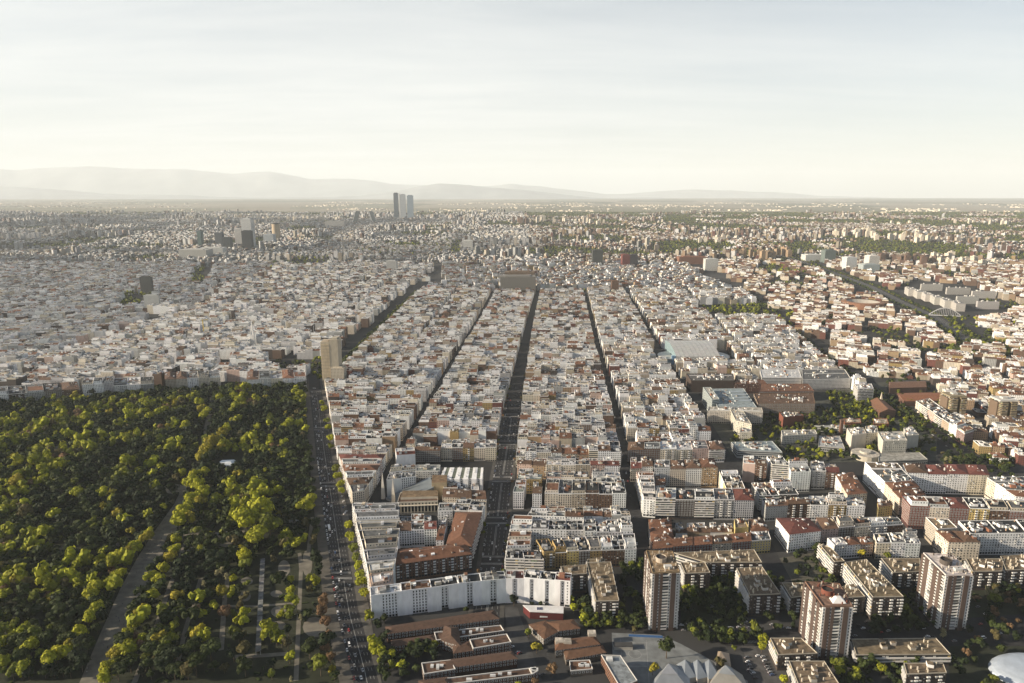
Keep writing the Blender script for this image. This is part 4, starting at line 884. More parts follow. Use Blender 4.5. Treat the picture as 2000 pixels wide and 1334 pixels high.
# brick hospital with tiled roofs below the long white building
HB, HT = (.085, .048, .033), (.095, .056, .038)
def wing(px, h, t, o, rise=2.2, flat=False, wall=HB, raw=None):
    q = raw or pxq(px, h); reserve(q); w, rf, wi, bl = MB(), MB(), MB(), MB(); r = random.Random(int(px[0][0])) if px else random.Random(1)
    w.prism(q, 0, h, wall)
    if flat: rf.prism(sub(q, .01, .99, .03, .97), h, h + .05, HT, HT, 'roofing'); parapet(w, q, h, .9, (.60, .58, .54), .6)
    else: hip(rf, q, h, rise, vary(HT, r), .5, .25)
    w.build('wall', t, o); rf.build('roof', t, o)
    for a, b in ((q[0], q[1]), (q[3], q[0]), (q[1], q[2])): windows(wi, bl, a, b, 0, h, 'framed', r, skip_ground=False)
    wi.build('window', t, o, 'stuff')
    if flat:
        for _ in range(4):
            k = MB(); x, y = bil(q, r.uniform(.2, .8), r.uniform(.3, .7)); k.box(x, y, h, h + 1.8, r.uniform(2, 5), r.uniform(1.5, 3), 0, (.55, .55, .54)); k.build('roof_unit', t, o)
o = (-30, 560, 0); t = thing('brick_hospital', o, 'low brick hospital wings with brown tiled roofs below the long white building', 'hospital')
wing([(757, 1238), (975, 1208), (964, 1192), (753, 1224)], 9, t, o); wing([(770, 1262), (850, 1252), (846, 1240), (764, 1251)], 7, t, o); wing([(852, 1252), (985, 1233), (978, 1222), (848, 1236)], 7, t, o, flat=True)
wing([(862, 1250), (900, 1262), (895, 1226), (868, 1222)], 10, t, o, 3); wing([(924, 1268), (999, 1255), (990, 1239), (917, 1250)], 10, t, o, flat=True)
wing([(886, 1276), (924, 1270), (918, 1252), (884, 1258)], 8, t, o); wing([(828, 1318), (890, 1308), (880, 1290), (823, 1296)], 9, t, o, flat=True)
o = (-20, 500, 0); t = thing('brick_ward', o, 'two-storey brick ward with a long tiled roof at the bottom edge', 'hospital')
wing([(866, 1306), (1010, 1286), (1000, 1272), (858, 1291)], 9, t, o); wing([(876, 1338), (1040, 1318), (1034, 1306), (870, 1326)], 8, t, o, flat=True); wing([(820, 1350), (880, 1340), (876, 1322), (818, 1330)], 8, t, o)
wing([(1040, 1318), (1052, 1311), (1046, 1304), (1034, 1306)], 8, t, o, flat=True)
# school with spreading orange-brown roofs
SW_ = (.10, .085, .07)
o = (55, 560, 0); t = thing('school', o, 'low school with wide orange-brown tiled roofs right of the hospital', 'school')
HT_ = HT; HT = (.13, .068, .040)
wing([(1062, 1248), (1092, 1232), (1066, 1212), (1033, 1220)], 7, t, o, 2.5, wall=SW_); wing([(1092, 1232), (1133, 1227), (1119, 1210), (1068, 1215)], 8, t, o, 2, wall=SW_)
wing([(1085, 1270), (1172, 1258), (1162, 1242), (1084, 1252)], 8, t, o, 2.4, wall=SW_); wing([(1106, 1288), (1184, 1274), (1176, 1260), (1100, 1268)], 6, t, o, 1.6, wall=SW_); wing([(1114, 1312), (1158, 1308), (1152, 1290), (1112, 1292)], 5, t, o, flat=True, wall=SW_)
HT = HT_
for u, v in ((1092, 1252), (1108, 1253), (1156, 1237)):
    k = MB(); p = G(u, v, 10); k.box(p[0], p[1], 8, 11.5, 7, 6, 0, (.4, .36, .3), (.42, .38, .32), mt='roofing'); k.build('roof_hut', t, o)
q = pxq([(1035, 1194), (1100, 1197), (1100, 1184), (1022, 1182)], 8); reserve(q); o = (*bil(q, .5, .5), 0)
t = thing('gymnasium', o, 'red-walled gymnasium with a white flat roof below the long white building', 'gymnasium')
k = MB(); k.prism(q, 0, 7.4, (.085, .016, .016)); k.build('wall', t, o); k = MB(); k.prism(sub(q, -.01, 1.01, -.03, 1.03), 7.4, 8, (.72, .71, .70), ms='metal'); k.build('roof', t, o)
k = MB(); k.box(q[0][0] + 14, q[0][1] - .6, 2.2, 3.6, 9, 1.4, 0, (.7, .7, .69)); k.build('canopy', t, o)
k = MB(); x, y = bil(q, .3, .5); [k.box(x + i * 1.4, y, 8, 8.3, 1.1, 4, 0, (.02, .03, .10), ms='glass') for i in range(4)]; k.build('solar_panel', t, o)
q = pxq([(1212, 1345), (1245, 1330), (1212, 1281), (1174, 1280)], 10); reserve(q); o = (*bil(q, .5, .5), 0); t = thing('brick_annex', o, 'brick building with a grey flat roof beside the sports court', 'building')
k = MB(); k.prism(q, 0, 10, (.15, .075, .045)); parapet(k, q, 10, .8, (.5, .48, .45), .5); k.build('wall', t, o); k = MB(); k.prism(sub(q, .02, .98, .02, .98), 10, 10.1, (.2, .22, .23), ms='roofing'); k.build('roof', t, o)
k = MB(); bl = MB(); windows(k, bl, q[3], q[0], 0, 10, 'dense', r_, skip_ground=False); k.build('window', t, o, 'stuff'); k = MB(); x, y = bil(q, .3, .85); k.box(x, y, 10, 12, 5, 4, 0, (.6, .6, .58)); k.build('roof_unit', t, o)
q = pxq([(1200, 1262), (1236, 1262), (1234, 1254), (1198, 1254)], 4); o = (*bil(q, .5, .5), 0); t = thing('shed', o, 'small low shed with a dark roof by the sports court', 'shed'); k = MB(); k.prism(q, 0, 3.4, (.4, .38, .34)); k.build('wall', t, o); k = MB(); k.prism(sub(q, -.02, 1.02, -.05, 1.05), 3.4, 3.8, (.05, .05, .05)); k.build('roof', t, o)
a, c = G(1228, 1243), G(1294, 1246); t = MB(); d_ = dist(a, c); t.box((a[0] + c[0]) / 2, (a[1] + c[1]) / 2, 0, 2.2, d_, .4, math.atan2(c[1] - a[1], c[0] - a[0]), (.05, .13, .30)); tag(t.build('mural_wall', origin=((a[0] + c[0]) / 2, (a[1] + c[1]) / 2, 0)), 'low blue painted wall at the back of the sports court', 'wall')
# metal pyramid roofs
def pyramid_hall(pts_px, h0, apex_px, h1, label, col=(.27, .285, .30), lantern=True):
    q = [G(*p, h0) for p in pts_px]; ap = G(*apex_px, h1); cx = sum(p[0] for p in q) / len(q); cy = sum(p[1] for p in q) / len(q); o = (cx, cy, 0); reserve(q[:4])
    t = thing('school_pavilion', o, label, 'pavilion', 'metal roofed school pavilions'); w, rf = MB(), MB(); k = len(q)
    for i in range(k):
        j = (i + 1) % k; w.poly([(*q[i], 0), (*q[j], 0), (*q[j], h0), (*q[i], h0)], (.3, .28, .25)); rf.poly([(*q[i], h0), (*q[j], h0), (*ap, h1)], col, 'metal')
    w.build('wall', t, o); rf.build('roof', t, o)
    if lantern:
        ln = MB(); m = [lerp2(ap, p, .42) for p in q]
        for i in range(k): j = (i + 1) % k; ln.poly([(*m[i], h1 + (h0 - h1) * .42 + .5), (*m[j], h1 + (h0 - h1) * .42 + .5), (*ap, h1 + .6)], vary((.31, .32, .33), r_, .05), 'metal')
        ln.build('raised_skylight', t, o)
pyramid_hall([(1270, 1345), (1350, 1350), (1346, 1318), (1318, 1298), (1296, 1304), (1278, 1326)], 5, (1306, 1297), 10, 'leftmost grey metal pyramid roof at the bottom edge')
pyramid_hall([(1384, 1338), (1465, 1350), (1450, 1318), (1425, 1301), (1398, 1312)], 5, (1417, 1300), 10, 'rightmost beige metal pyramid roof beside the car park', (.33, .31, .27))
for i, (u0, u1, lb) in enumerate(((1321, 1348, 'left'), (1346, 1370, 'middle'), (1368, 1394, 'right'))):
    pyramid_hall([(u0 + 16, 1327), (u1 + 12, 1322), (u1 + 1, 1294), (u0, 1298)], 5, ((u0 + u1) / 2 + 4, 1288), 9.5, f'{lb} of three joined grey metal gables between the pyramid roofs', (.24, .265, .29), False)
pyramid_hall([(1398, 1300), (1428, 1303), (1424, 1276), (1402, 1272)], 4, (1408, 1272), 6, 'small tan gabled pavilion behind the beige pyramid roof', (.34, .27, .2), False)
# white inflated dome in the corner
def air_dome():
    c = G(2026, 1316); o = (c[0], c[1], 0); R_, H_ = 31, 9; d = MB(); K, J = 24, 8
    def p(i, j):
        a, e = i * 2 * math.pi / K, j * math.pi / 2 / J; return (c[0] + R_ * 1.25 * math.cos(a) * math.cos(e), c[1] + R_ * .8 * math.sin(a) * math.cos(e), H_ * math.sin(e))
    for j in range(J):
        for i in range(K): d.poly([p(i, j), p(i + 1, j), p(i + 1, j + 1), p(i, j + 1)] if j < J - 1 else [p(i, j), p(i + 1, j), p(i, J)], (.42, .47, .53), 'metal')  # blue-grey of shade put into the white skin's colour
    ob = d.build('air_dome', origin=o); [setattr(f, 'use_smooth', True) for f in ob.data.polygons]; tag(ob, 'pale white inflated dome in the bottom right corner', 'dome'); reserve([(c[0] - 38, c[1] - 26), (c[0] + 38, c[1] - 26), (c[0] + 38, c[1] + 26), (c[0] - 38, c[1] + 26)])
air_dome()

# ------------------------------------------------------------------ hospital quarter and arena
def plain_block(name, px, h, label, cat, wall, roof, win='plain', seed=0, sides='SWE', huts=3, parts_extra=None, raw=None, group=None):
    r = random.Random(seed + 300); q = raw or pxq(px, h); reserve(q); P = new_parts(); wc = vary(wall, r, .04); z = 0
    P['wall'].prism(q, 0, h, wc); parapet(P['wall'], q, h, .9, vary(wc, r, .05), .5); P['roof'].prism(sub(q, .01, .99, .01, .99), h, h + .06, roof, roof, 'roofing')
    ed = {'S': (q[0], q[1]), 'E': (q[1], q[2]), 'W': (q[3], q[0])}
    for s in sides: windows(P['window'], P['balcony'], *ed[s], 0, h, win, r)
    if huts: clutter(P, q, h, r, huts * 3, huts * 4, roof, 2)
    return finish(name, P, q, 0.0, label, cat, group)
CONC, GLAS, BRK = (.50, .47, .40), (.40, .44, .43), (.15, .075, .05)
plain_block('glass_hospital', [(1402, 797), (1478, 796), (1452, 759), (1388, 760)], 22, 'pale green glass hospital with stepped skylights on its roof', 'hospital', GLAS, (.24, .28, .29), 'band', 1)
plain_block('glass_hospital', [(1391, 782), (1405, 780), (1388, 757), (1373, 757)], 30, 'tall narrow glass wing on the left of the pale green hospital', 'hospital', GLAS, (.40, .38, .33), 'band', 2, huts=1)
plain_block('hospital_slab', [(1382, 803), (1490, 806), (1488, 797), (1384, 795)], 22, 'long concrete hospital slab in front of the glass hospital', 'hospital', CONC, (.34, .32, .27), 'plain', 3)
plain_block('hospital_slab', [(1437, 822), (1468, 830), (1452, 804), (1426, 800)], 23, 'concrete hospital wing running forward from the long slab', 'hospital', CONC, (.36, .34, .29), 'plain', 4)
plain_block('hospital_slab', [(1445, 845), (1469, 846), (1467, 836), (1446, 836)], 15, 'low end block of the concrete hospital wing', 'hospital', CONC, (.36, .35, .32), 'plain', 5, huts=1)
plain_block('brick_institute', [(1480, 788), (1592, 788), (1588, 768), (1472, 769)], 24, 'long brown brick institute with cream window rows and a columned front', 'hospital', (.17, .11, .065), ROOF['brown'], 'framed', 6, huts=4)
plain_block('brick_institute', [(1482, 765), (1590, 764), (1578, 750), (1484, 750)], 20, 'brown brick hall behind the columned institute', 'hospital', BRK, ROOF['terracotta'], 'framed', 7)
plain_block('dark_brick_block', [(1350, 744), (1434, 744), (1432, 730), (1340, 730)], 24, 'very dark brown windowless block in front of the arena', 'building', (.055, .04, .032), (.09, .085, .08), 'none', 8, huts=6)
plain_block('dark_brick_block', [(1436, 750), (1498, 750), (1490, 742), (1434, 742)], 20, 'dark red brick block right of the windowless block', 'building', (.10, .05, .035), ROOF['terracotta'], 'plain', 9)
plain_block('red_brick_cube', [(1530, 816), (1570, 812), (1560, 806), (1522, 806)], 20, 'red brick cube with slit windows among the hospital trees', 'hospital', (.16, .055, .035), (.10, .09, .085), 'none', 10)
plain_block('finned_clinic', [(1528, 852), (1596, 848), (1592, 840), (1526, 841)], 16, 'pale clinic with vertical fins and a rounded end', 'hospital', (.54, .52, .46), (.30, .28, .24), 'dense', 11)
plain_block('flat_clinic', [(1440, 880), (1528, 884), (1508, 862), (1428, 864)], 12, 'low grey flat-roofed clinic with roof plant beside the hospital street', 'hospital', (.34, .36, .36), (.22, .26, .27), 'band', 12, huts=6)
plain_block('striped_office', [(1568, 742), (1662, 740), (1650, 722), (1566, 722)], 22, 'white office with tall dark window strips right of the brown halls', 'office', (.60, .59, .55), ROOF['grey'], 'dense', 13)
plain_block('striped_office', [(1488, 738), (1566, 738), (1560, 722), (1484, 722)], 22, 'white low office in front of the arena street', 'office', (.62, .61, .58), ROOF['white'], 'band', 14)
plain_block('white_block', [(1676, 760), (1706, 759), (1702, 750), (1669, 751)], 28, 'white balcony block rising over the hospital trees', 'building', (.72, .70, .66), ROOF['white'], 'stripe', 15)
plain_block('concrete_hospital', [(1664, 852), (1692, 847), (1686, 836), (1654, 837)], 26, 'beige concrete hospital tower on the left of its group', 'hospital', CONC, (.42, .40, .35), 'none', 16)
plain_block('concrete_hospital', [(1692, 847), (1716, 846), (1712, 832), (1690, 833)], 25, 'middle beige concrete hospital block with square windows', 'hospital', (.46, .42, .34), (.40, .38, .33), 'plain', 17)
plain_block('concrete_hospital', [(1725, 862), (1772, 861), (1762, 843), (1714, 844)], 26, 'nearest beige concrete hospital block with sunlit blank side wall', 'hospital', CONC, (.42, .40, .35), 'plain', 18, 'SE')
plain_block('concrete_hospital', [(1772, 852), (1795, 850), (1782, 834), (1765, 836)], 26, 'rightmost grey concrete hospital block without windows', 'hospital', (.42, .41, .37), (.38, .36, .32), 'none', 19)
plain_block('hospital_base', [(1716, 902), (1812, 898), (1796, 884), (1714, 886)], 7, 'low concrete podium in front of the beige hospital towers', 'hospital', (.36, .35, .31), (.30, .29, .26), 'band', 20, huts=0)
plain_block('low_clinic', [(1640, 838), (1652, 838), (1650, 830), (1590, 832)], 9, 'long low grey clinic behind the finned clinic', 'hospital', (.36, .36, .33), (.32, .33, .32), 'band', 21, huts=2)
plain_block('low_clinic', [(1598, 872), (1650, 876), (1640, 852), (1600, 852)], 8, 'low flat grey clinic roofs left of the round pavilion', 'hospital', (.36, .36, .34), (.33, .34, .34), 'band', 22, huts=5)
plain_block('brick_annexe', [(1650, 826), (1682, 826), (1680, 818), (1648, 818)], 14, 'orange brick annexe beside the tall brick chimney', 'hospital', (.26, .10, .05), (.32, .26, .19), 'band', 23, huts=1)
plain_block('brick_annexe', [(1706, 828), (1736, 828), (1732, 818), (1706, 818)], 13, 'orange brick annexe behind the beige hospital towers', 'hospital', (.26, .10, .05), (.34, .28, .2), 'band', 24, huts=1)
p = G(1690, 884, 8); k = MB(); drum(k, p[0], p[1], 0, 8, 20, (.46, .42, .34), (.44, .40, .34), 20); reserve([(p[0] - 20, p[1] - 20), (p[0] + 20, p[1] - 20), (p[0] + 20, p[1] + 20), (p[0] - 20, p[1] + 20)])
t = thing('round_pavilion', (p[0], p[1], 0), 'round low concrete pavilion in front of the beige hospital towers', 'hospital'); k.build('wall', t, (p[0], p[1], 0)); k = MB(); drum(k, p[0], p[1], 8, 11, 8, (.42, .39, .33), (.4, .38, .33), 14); k.build('roof_lantern', t, (p[0], p[1], 0))
p = G(1641, 852); k = MB(); k.frustum([(p[0] - 2.6, p[1] - 2.6), (p[0] + 2.6, p[1] - 2.6), (p[0] + 2.6, p[1] + 2.6), (p[0] - 2.6, p[1] + 2.6)], [(p[0] - 2, p[1] - 2), (p[0] + 2, p[1] - 2), (p[0] + 2, p[1] + 2), (p[0] - 2, p[1] + 2)], 0, 27, (.13, .075, .055))
k.box(p[0], p[1], 27, 29, 5.4, 5.4, 0, (.12, .07, .05)); tag(k.build('brick_chimney', origin=(p[0], p[1], 0)), 'tall square dark brick chimney in the hospital grounds', 'chimney')
# brick church and convent halls east of the hospital street
def nave(px, h, rise, label, cat, wall, roof, spire=None):
    q = pxq(px, h); reserve(q); o = (*bil(q, .5, .5), 0); t = thing('brick_church' if spire else 'brick_hall', o, label, cat)
    w, rf, wi, bl = MB(), MB(), MB(), MB(); w.prism(q, 0, h, wall); qq = q if dist(q[0], q[1]) > dist(q[1], q[2]) else [q[3], q[0], q[1], q[2]]; gable(rf, w, qq, h, rise, roof, wall)
    for a, b in ((q[0], q[1]), (q[3], q[0])): windows(wi, bl, a, b, 0, h, 'dense', random.Random(2), skip_ground=False)
    w.build('wall', t, o); rf.build('roof', t, o); wi.build('window', t, o, 'stuff')
    if spire:
        x, y = spire; s = MB(); s.box(x, y, 0, 16, 4, 4, 0, wall); s.frustum([(x - 1.8, y - 1.8), (x + 1.8, y - 1.8), (x + 1.8, y + 1.8), (x - 1.8, y + 1.8)], [(x - .1, y - .1), (x + .1, y - .1), (x + .1, y + .1), (x - .1, y + .1)], 16, 31, (.55, .48, .38)); s.build('spire', t, o)
nave([(1718, 806), (1750, 802), (1724, 780), (1700, 782)], 14, 5, 'long brick church with a gabled tile roof and a slender pale spire', 'church', (.17, .09, .06), (.19, .095, .055), G(1719, 796))
nave([(1766, 784), (1845, 782), (1842, 766), (1748, 768)], 10, 4, 'long low brick hall with an orange roof beyond the car park', 'hall', (.16, .085, .06), (.24, .10, .05))
nave([(1738, 758), (1810, 756), (1806, 744), (1736, 746)], 13, 5, 'brick hall with stepped gables north of the orange roofed hall', 'hall', (.15, .08, .055), (.16, .09, .06))
row('in the sunlit row along the right tree-lined street', 19, [(1884, 848), (1902, 842), (1815, 778), (1789, 783)], ['red-brick', 'white', 'tan', 'white', 'pink', 'cream', 'cream'], ['dark', 'white', 'grey', 'dark', 'dark', 'grey', 'tan'], ['framed', 'plain', 'framed', 'stripe', 'plain', 'stripe', 'balc'], 90, along='y', lightwell=False)
for i, (u, v, lb) in enumerate(((1863, 772, 'brown concrete balcony tower behind the sunlit row, left of a pair'), (1960, 780, 'brown concrete balcony tower with a white roof slab, right of a pair'))):
    c = G(u, v, 40); w_ = 17; q = [(c[0] - w_, c[1] - w_), (c[0] + w_, c[1] - w_), (c[0] + w_, c[1] + w_), (c[0] - w_, c[1] + w_)]; reserve(q); o = (*c, 0); t = thing('balcony_tower', o, lb, 'tower block', 'pair of brown balcony towers')
    k, bl, wi = MB(), MB(), MB(); k.prism(sub(q, .1, .42, 0, 1), 0, 40, (.20, .15, .09)); k.prism(sub(q, .58, .9, 0, 1), 0, 40, (.20, .15, .09)); k.prism(sub(q, 0, 1, .2, .8), 0, 38, (.14, .10, .07)); k.build('wall', t, o)
    for a, b in (((.1, 0), (.42, 0)), ((.58, 0), (.9, 0)), ((.1, 1), (.1, 0))): windows(wi, bl, bil(q, *a), bil(q, *b), 0, 40, 'stripe', r_, wallc=(.34, .27, .17))
    bl.build('balcony', t, o, 'stuff'); wi.build('window', t, o, 'stuff'); k = MB(); k.prism(sub(q, .05, .95, .1, .9), 40, 42.5, (.52, .5, .46) if i else (.24, .2, .13)); k.box(c[0], c[1], 42.5, 45, 9, 9, 0, (.5, .48, .44)); k.build('roof', t, o)
def arena():
    q = [G(1352, 716, 14), G(1420, 716, 14), G(1402, 680, 30), G(1330, 680, 30)]; x0, x1 = 388, 492; y0, y1 = 1566, 1690; o = ((x0 + x1) / 2, (y0 + y1) / 2, 0)
    t = thing('arena', o, 'big indoor arena with a curved pale metal roof and glass sides', 'arena'); reserve([(x0 - 40, y0 - 12), (x1 + 40, y0 - 12), (x1 + 40, y1 + 8), (x0 - 40, y1 + 8)])
    rf, gl = MB(), MB(); N = 16; prof = [(y0 + (y1 - y0) * i / N, 15 + 22 * math.sin(math.pi * (.08 + .62 * i / N)) ) for i in range(N + 1)]
    for i in range(N):
        (ya, za), (yb, zb) = prof[i], prof[i + 1]
        for j in range(10):
            xa, xb = x0 + (x1 - x0) * j / 10, x0 + (x1 - x0) * (j + 1) / 10; rf.poly([(xa, ya, za), (xb - .3, ya, za), (xb - .3, yb, zb), (xa, yb, zb)], vary((.50, .49, .46), r_, .03), 'metal'); rf.poly([(xb - .3, ya, za + .25), (xb, ya, za + .25), (xb, yb, zb + .25), (xb - .3, yb, zb + .25)], (.40, .40, .38), 'metal')
        for x in (x0, x1): gl.poly([(x, ya, 0), (x, yb, 0), (x, yb, zb - .2), (x, ya, za - .2)], (.22, .30, .32), 'glass')
    gl.poly([(x0, y0, 0), (x1, y0, 0), (x1, y0, prof[0][1] - .2), (x0, y0, prof[0][1] - .2)], (.42, .42, .40)); gl.poly([(x0, y1, 0), (x1, y1, 0), (x1, y1, prof[-1][1] - .2), (x0, y1, prof[-1][1] - .2)], (.42, .42, .40))
    rf.build('roof', t, o); gl.build('side_wall', t, o)
    for sx, x in ((-1, x0), (1, x1)):
        c = MB(); K = 14; pts = [(x + sx * 34 * math.sin(math.pi * i / K), (y0 + 45) - 42 * math.cos(math.pi * i / K)) for i in range(K + 1)]
        c.poly([(*p, 13) for p in pts], (.46, .45, .41), 'metal'); c.poly([(*p, 12) for p in pts], (.4, .4, .38))
        for a, b in zip(pts, pts[1:]): c.poly([(*a, 10.5), (*b, 10.5), (*b, 13), (*a, 13)], (.46, .45, .41), 'metal'); c.poly([(a[0] - sx * 2, a[1], 0), (b[0] - sx * 2, b[1], 0), (b[0] - sx * 2, b[1], 10.5), (a[0] - sx * 2, a[1], 10.5)], (.20, .29, .33), 'glass')
        c.build('wing_canopy', t, o)
    for i in range(7): c = MB(); x = x0 + 14 + i * 13; c.box(x, y0 - .4, 7, 12.5, 7, 1.0, 0, (.05, .06, .07), ms='glass'); c.build('window', t, o)
    for x in (x0 - 6, x1 + 6): c = MB(); c.box(x, y0 + 4, 0, 22, 8, 8, 0, (.12, .22, .34), ms='glass'); c.build('stair_tower', t, o)
arena()

# ------------------------------------------------------------------ landmarks farther off
def far_tower(name, px0, px1, vtop, vbase, depth, label, cat, col, mat='facade', lean=0, top=None, group=None, ped=None):
    X0, Y = G(px0, vbase); X1 = G(px1, vbase)[0]; z0 = T(Y) - 2; d = Y * math.cos(PITCH) + (CAM_H - z0) * math.sin(PITCH)
    w = -(vtop - 667) / FPX; dz = -math.sin(PITCH) + w * math.cos(PITCH); dyy = math.cos(PITCH) + w * math.sin(PITCH); h = CAM_H + dz / dyy * Y - z0
    q = [(X0, Y), (X1, Y), (X1, Y + depth), (X0, Y + depth)]; reserve(q); mb = MB(); o = ((X0 + X1) / 2, Y + depth / 2, z0)
    if lean: mb.frustum(q, [(x + lean, y) for x, y in q], z0, z0 + h, col, ms='glass')
    else: mb.prism(q, z0, z0 + h, col, top or col, mat, 'plaster')
    t = thing(name, o, label, cat, group); mb.build('wall', t, o); r = MB(); cx = o[0] + lean
    r.box(cx, o[1], z0 + h, z0 + h + max(2.5, h * .025), (X1 - X0) * .7, depth * .7, 0, top or vary(col, r_), mt='roofing'); r.build('roof_plant', t, o); return q, z0, h, t, o
far_tower('residential_tower', 631, 648, 668, 757, 22, 'tall beige tower at the corner of the park avenue, balconies on its sunny side', 'tower', (.42, .36, .27), 'plaster')
far_tower('residential_tower', 648, 664, 664, 757, 30, 'blank concrete core of the beige corner tower', 'tower', (.38, .335, .26), 'plaster')
far_tower('residential_tower', 648, 673, 719, 758, 24, 'stepped lower wing of the beige corner tower', 'tower', (.48, .42, .33), 'facade')
wi, bl = MB(), MB(); q = [(-396, 1374), (-377, 1374), (-377, 1400), (-396, 1400)]
windows(wi, bl, (-395, 1376), (-378, 1376), 0, 95, 'stripe', r_, wallc=(.52, .42, .28)); windows(wi, bl, (-395, 1398), (-395, 1376), 0, 95, 'stripe', r_, wallc=(.55, .44, .28)); bl.add(wi)
tw = [o for o in bpy.data.objects if o.name == 'residential_tower'][0]; ob = bl.build('balcony', tw, tuple(tw.location), 'stuff')
for a in ((770, 779, 377.5, 428, 'leftmost of the far skyscrapers, dark glass with a notched crown', (.09, .11, .13), 'glass'), (780.5, 782.5, 379, 428, 'thin pale slab standing between the far skyscrapers', (.6, .6, .58), 'plaster'), (783, 793, 380, 428, 'middle far skyscraper, pale and rounded', (.40, .42, .43), 'metal'), (796, 808, 382, 428, 'rightmost far skyscraper, blue-grey glass', (.22, .27, .31), 'glass')):
    far_tower('skyscraper', a[0], a[1], a[2], a[3], 22, a[4], 'skyscraper', a[5], a[6], group='far cluster of skyscrapers')
for u0, u1, ln, lb in ((688, 696, 38, 'left leaning tower of the far gateway pair'), (729, 735.5, -38, 'right leaning tower of the far gateway pair')):
    q, z0, h, t, o = far_tower('leaning_tower', u0, u1, 413, 436, 36, lb, 'skyscraper', (.07, .085, .09), 'glass', ln, group='far leaning towers')
    k = MB(); k.frustum([(x - 5, y - 1) for x, y in (q[0], lerp2(q[0], q[1], .15), lerp2(q[3], q[2], .15), q[3])], [(x + ln - 5, y - 1) for x, y in (q[0], lerp2(q[0], q[1], .15), lerp2(q[3], q[2], .15), q[3])], z0, z0 + h, (.55, .55, .53)); k.build('pale_edge', t, o)
for a in ((475, 494, 428, 488, 60, 'tall white office tower behind the black tower', 'office tower', (.55, .55, .53)), (474, 492, 451, 490, 40, 'black office tower in front of the tall white tower', 'office tower', (.035, .04, .042)), (436, 451, 464, 488, 40, 'dark squat office tower left of the black tower', 'office tower', (.05, .06, .062)),
          (421, 435, 455, 483, 40, 'dark grey office tower second from the left of its group', 'office tower', (.08, .09, .10)), (387, 394, 452, 482, 40, 'slim green-glass tower at the left of the office group', 'office tower', (.10, .15, .14)), (460, 473, 447, 478, 40, 'pale tower half hidden behind the dark squat tower', 'office tower', (.5, .48, .45)),
          (276, 298, 541, 577, 14, 'black slab tower standing alone in the left city', 'office tower', (.045, .048, .045)), (283, 313, 577, 607, 8, 'grey reflective slab above a low podium in the left city', 'office', (.36, .37, .36)), (350, 404, 488, 508, 90, 'very long pale government building near the office towers', 'office', (.42, .41, .37)), (392, 436, 484, 500, 60, 'pale stepped office block between the office towers', 'office', (.5, .5, .47)),
          (1157, 1177, 489, 522, 45, 'dark office tower with rounded corners in the middle distance', 'office tower', (.055, .06, .055)), (1215, 1230, 498, 524, 50, 'left red half of the red and black glass block', 'office tower', (.15, .04, .032)), (1230, 1245, 498, 524, 50, 'right black half of the red and black glass block', 'office tower', (.05, .045, .05)), (1194, 1208, 549, 575, 18, 'slim brown brick tower above the white roofs', 'tower', (.13, .07, .04)),
          (755, 775, 510, 533, 30, 'pale concrete slab tower left of the tree-lined street', 'tower', (.42, .42, .40)), (905, 923, 470, 487, 50, 'pale hotel slab in the middle distance', 'tower', (.55, .54, .5)), (977, 1046, 541, 574, 70, 'big grey office block closing the row left of the central avenue', 'office', (.17, .16, .14)), (986, 1044, 532, 548, 60, 'brown block behind the big grey office block', 'office', (.15, .10, .06)),
          (1326, 1382, 502, 516, 60, 'long orange-brown brick building in the middle distance', 'building', (.20, .09, .05)), (1377, 1402, 506, 529, 40, 'pale grey apartment slab right of the long orange building', 'building', (.5, .5, .47)), (1610, 1631, 489, 514, 50, 'dark green glass office tower beside the motorway', 'office tower', (.12, .15, .14)), (1652, 1672, 503, 528, 50, 'pale grey office tower nearest the motorway', 'office tower', (.52, .53, .52)),
          (1696, 1716, 500, 524, 50, 'cream office tower right of the motorway office group', 'office tower', (.58, .55, .5)), (1573, 1606, 498, 511, 60, 'low pale office block left of the motorway group', 'office', (.5, .5, .48)), (1685, 1717, 517, 533, 50, 'glass fronted block at the foot of the motorway offices', 'office', (.32, .36, .36)), (635, 673, 432, 445, 60, 'pair of grey apartment slabs near the leaning towers', 'building', (.35, .34, .32)), (515, 534, 458, 478, 60, 'pale blue curved office left of the round tower', 'office', (.42, .45, .46))):
    far_tower(a[6].replace(' ', '_') if 'tower' in a[6] else 'office_block' if a[6] == 'office' else 'apartment_slab_far' if False else 'large_building', *a[:6], a[6], a[7])
c0, c1 = G(533, 468), G(548, 468); k = MB(); cx, cy, rad = (c0[0] + c1[0]) / 2, c0[1], (c1[0] - c0[0]) / 2; z0 = T(cy); t = thing('round_tower', (cx, cy, z0), 'round tan tower with a dark crown among the far offices', 'office tower')
hh = 30 / FPX * cy; drum(k, cx, cy, z0, z0 + hh, rad, (.40, .32, .22), k=20); k.build('wall', t, (cx, cy, z0)); k = MB(); drum(k, cx, cy, z0 + hh, z0 + hh * 1.06, rad * 1.05, (.05, .05, .05), k=20); k.build('crown', t, (cx, cy, z0))
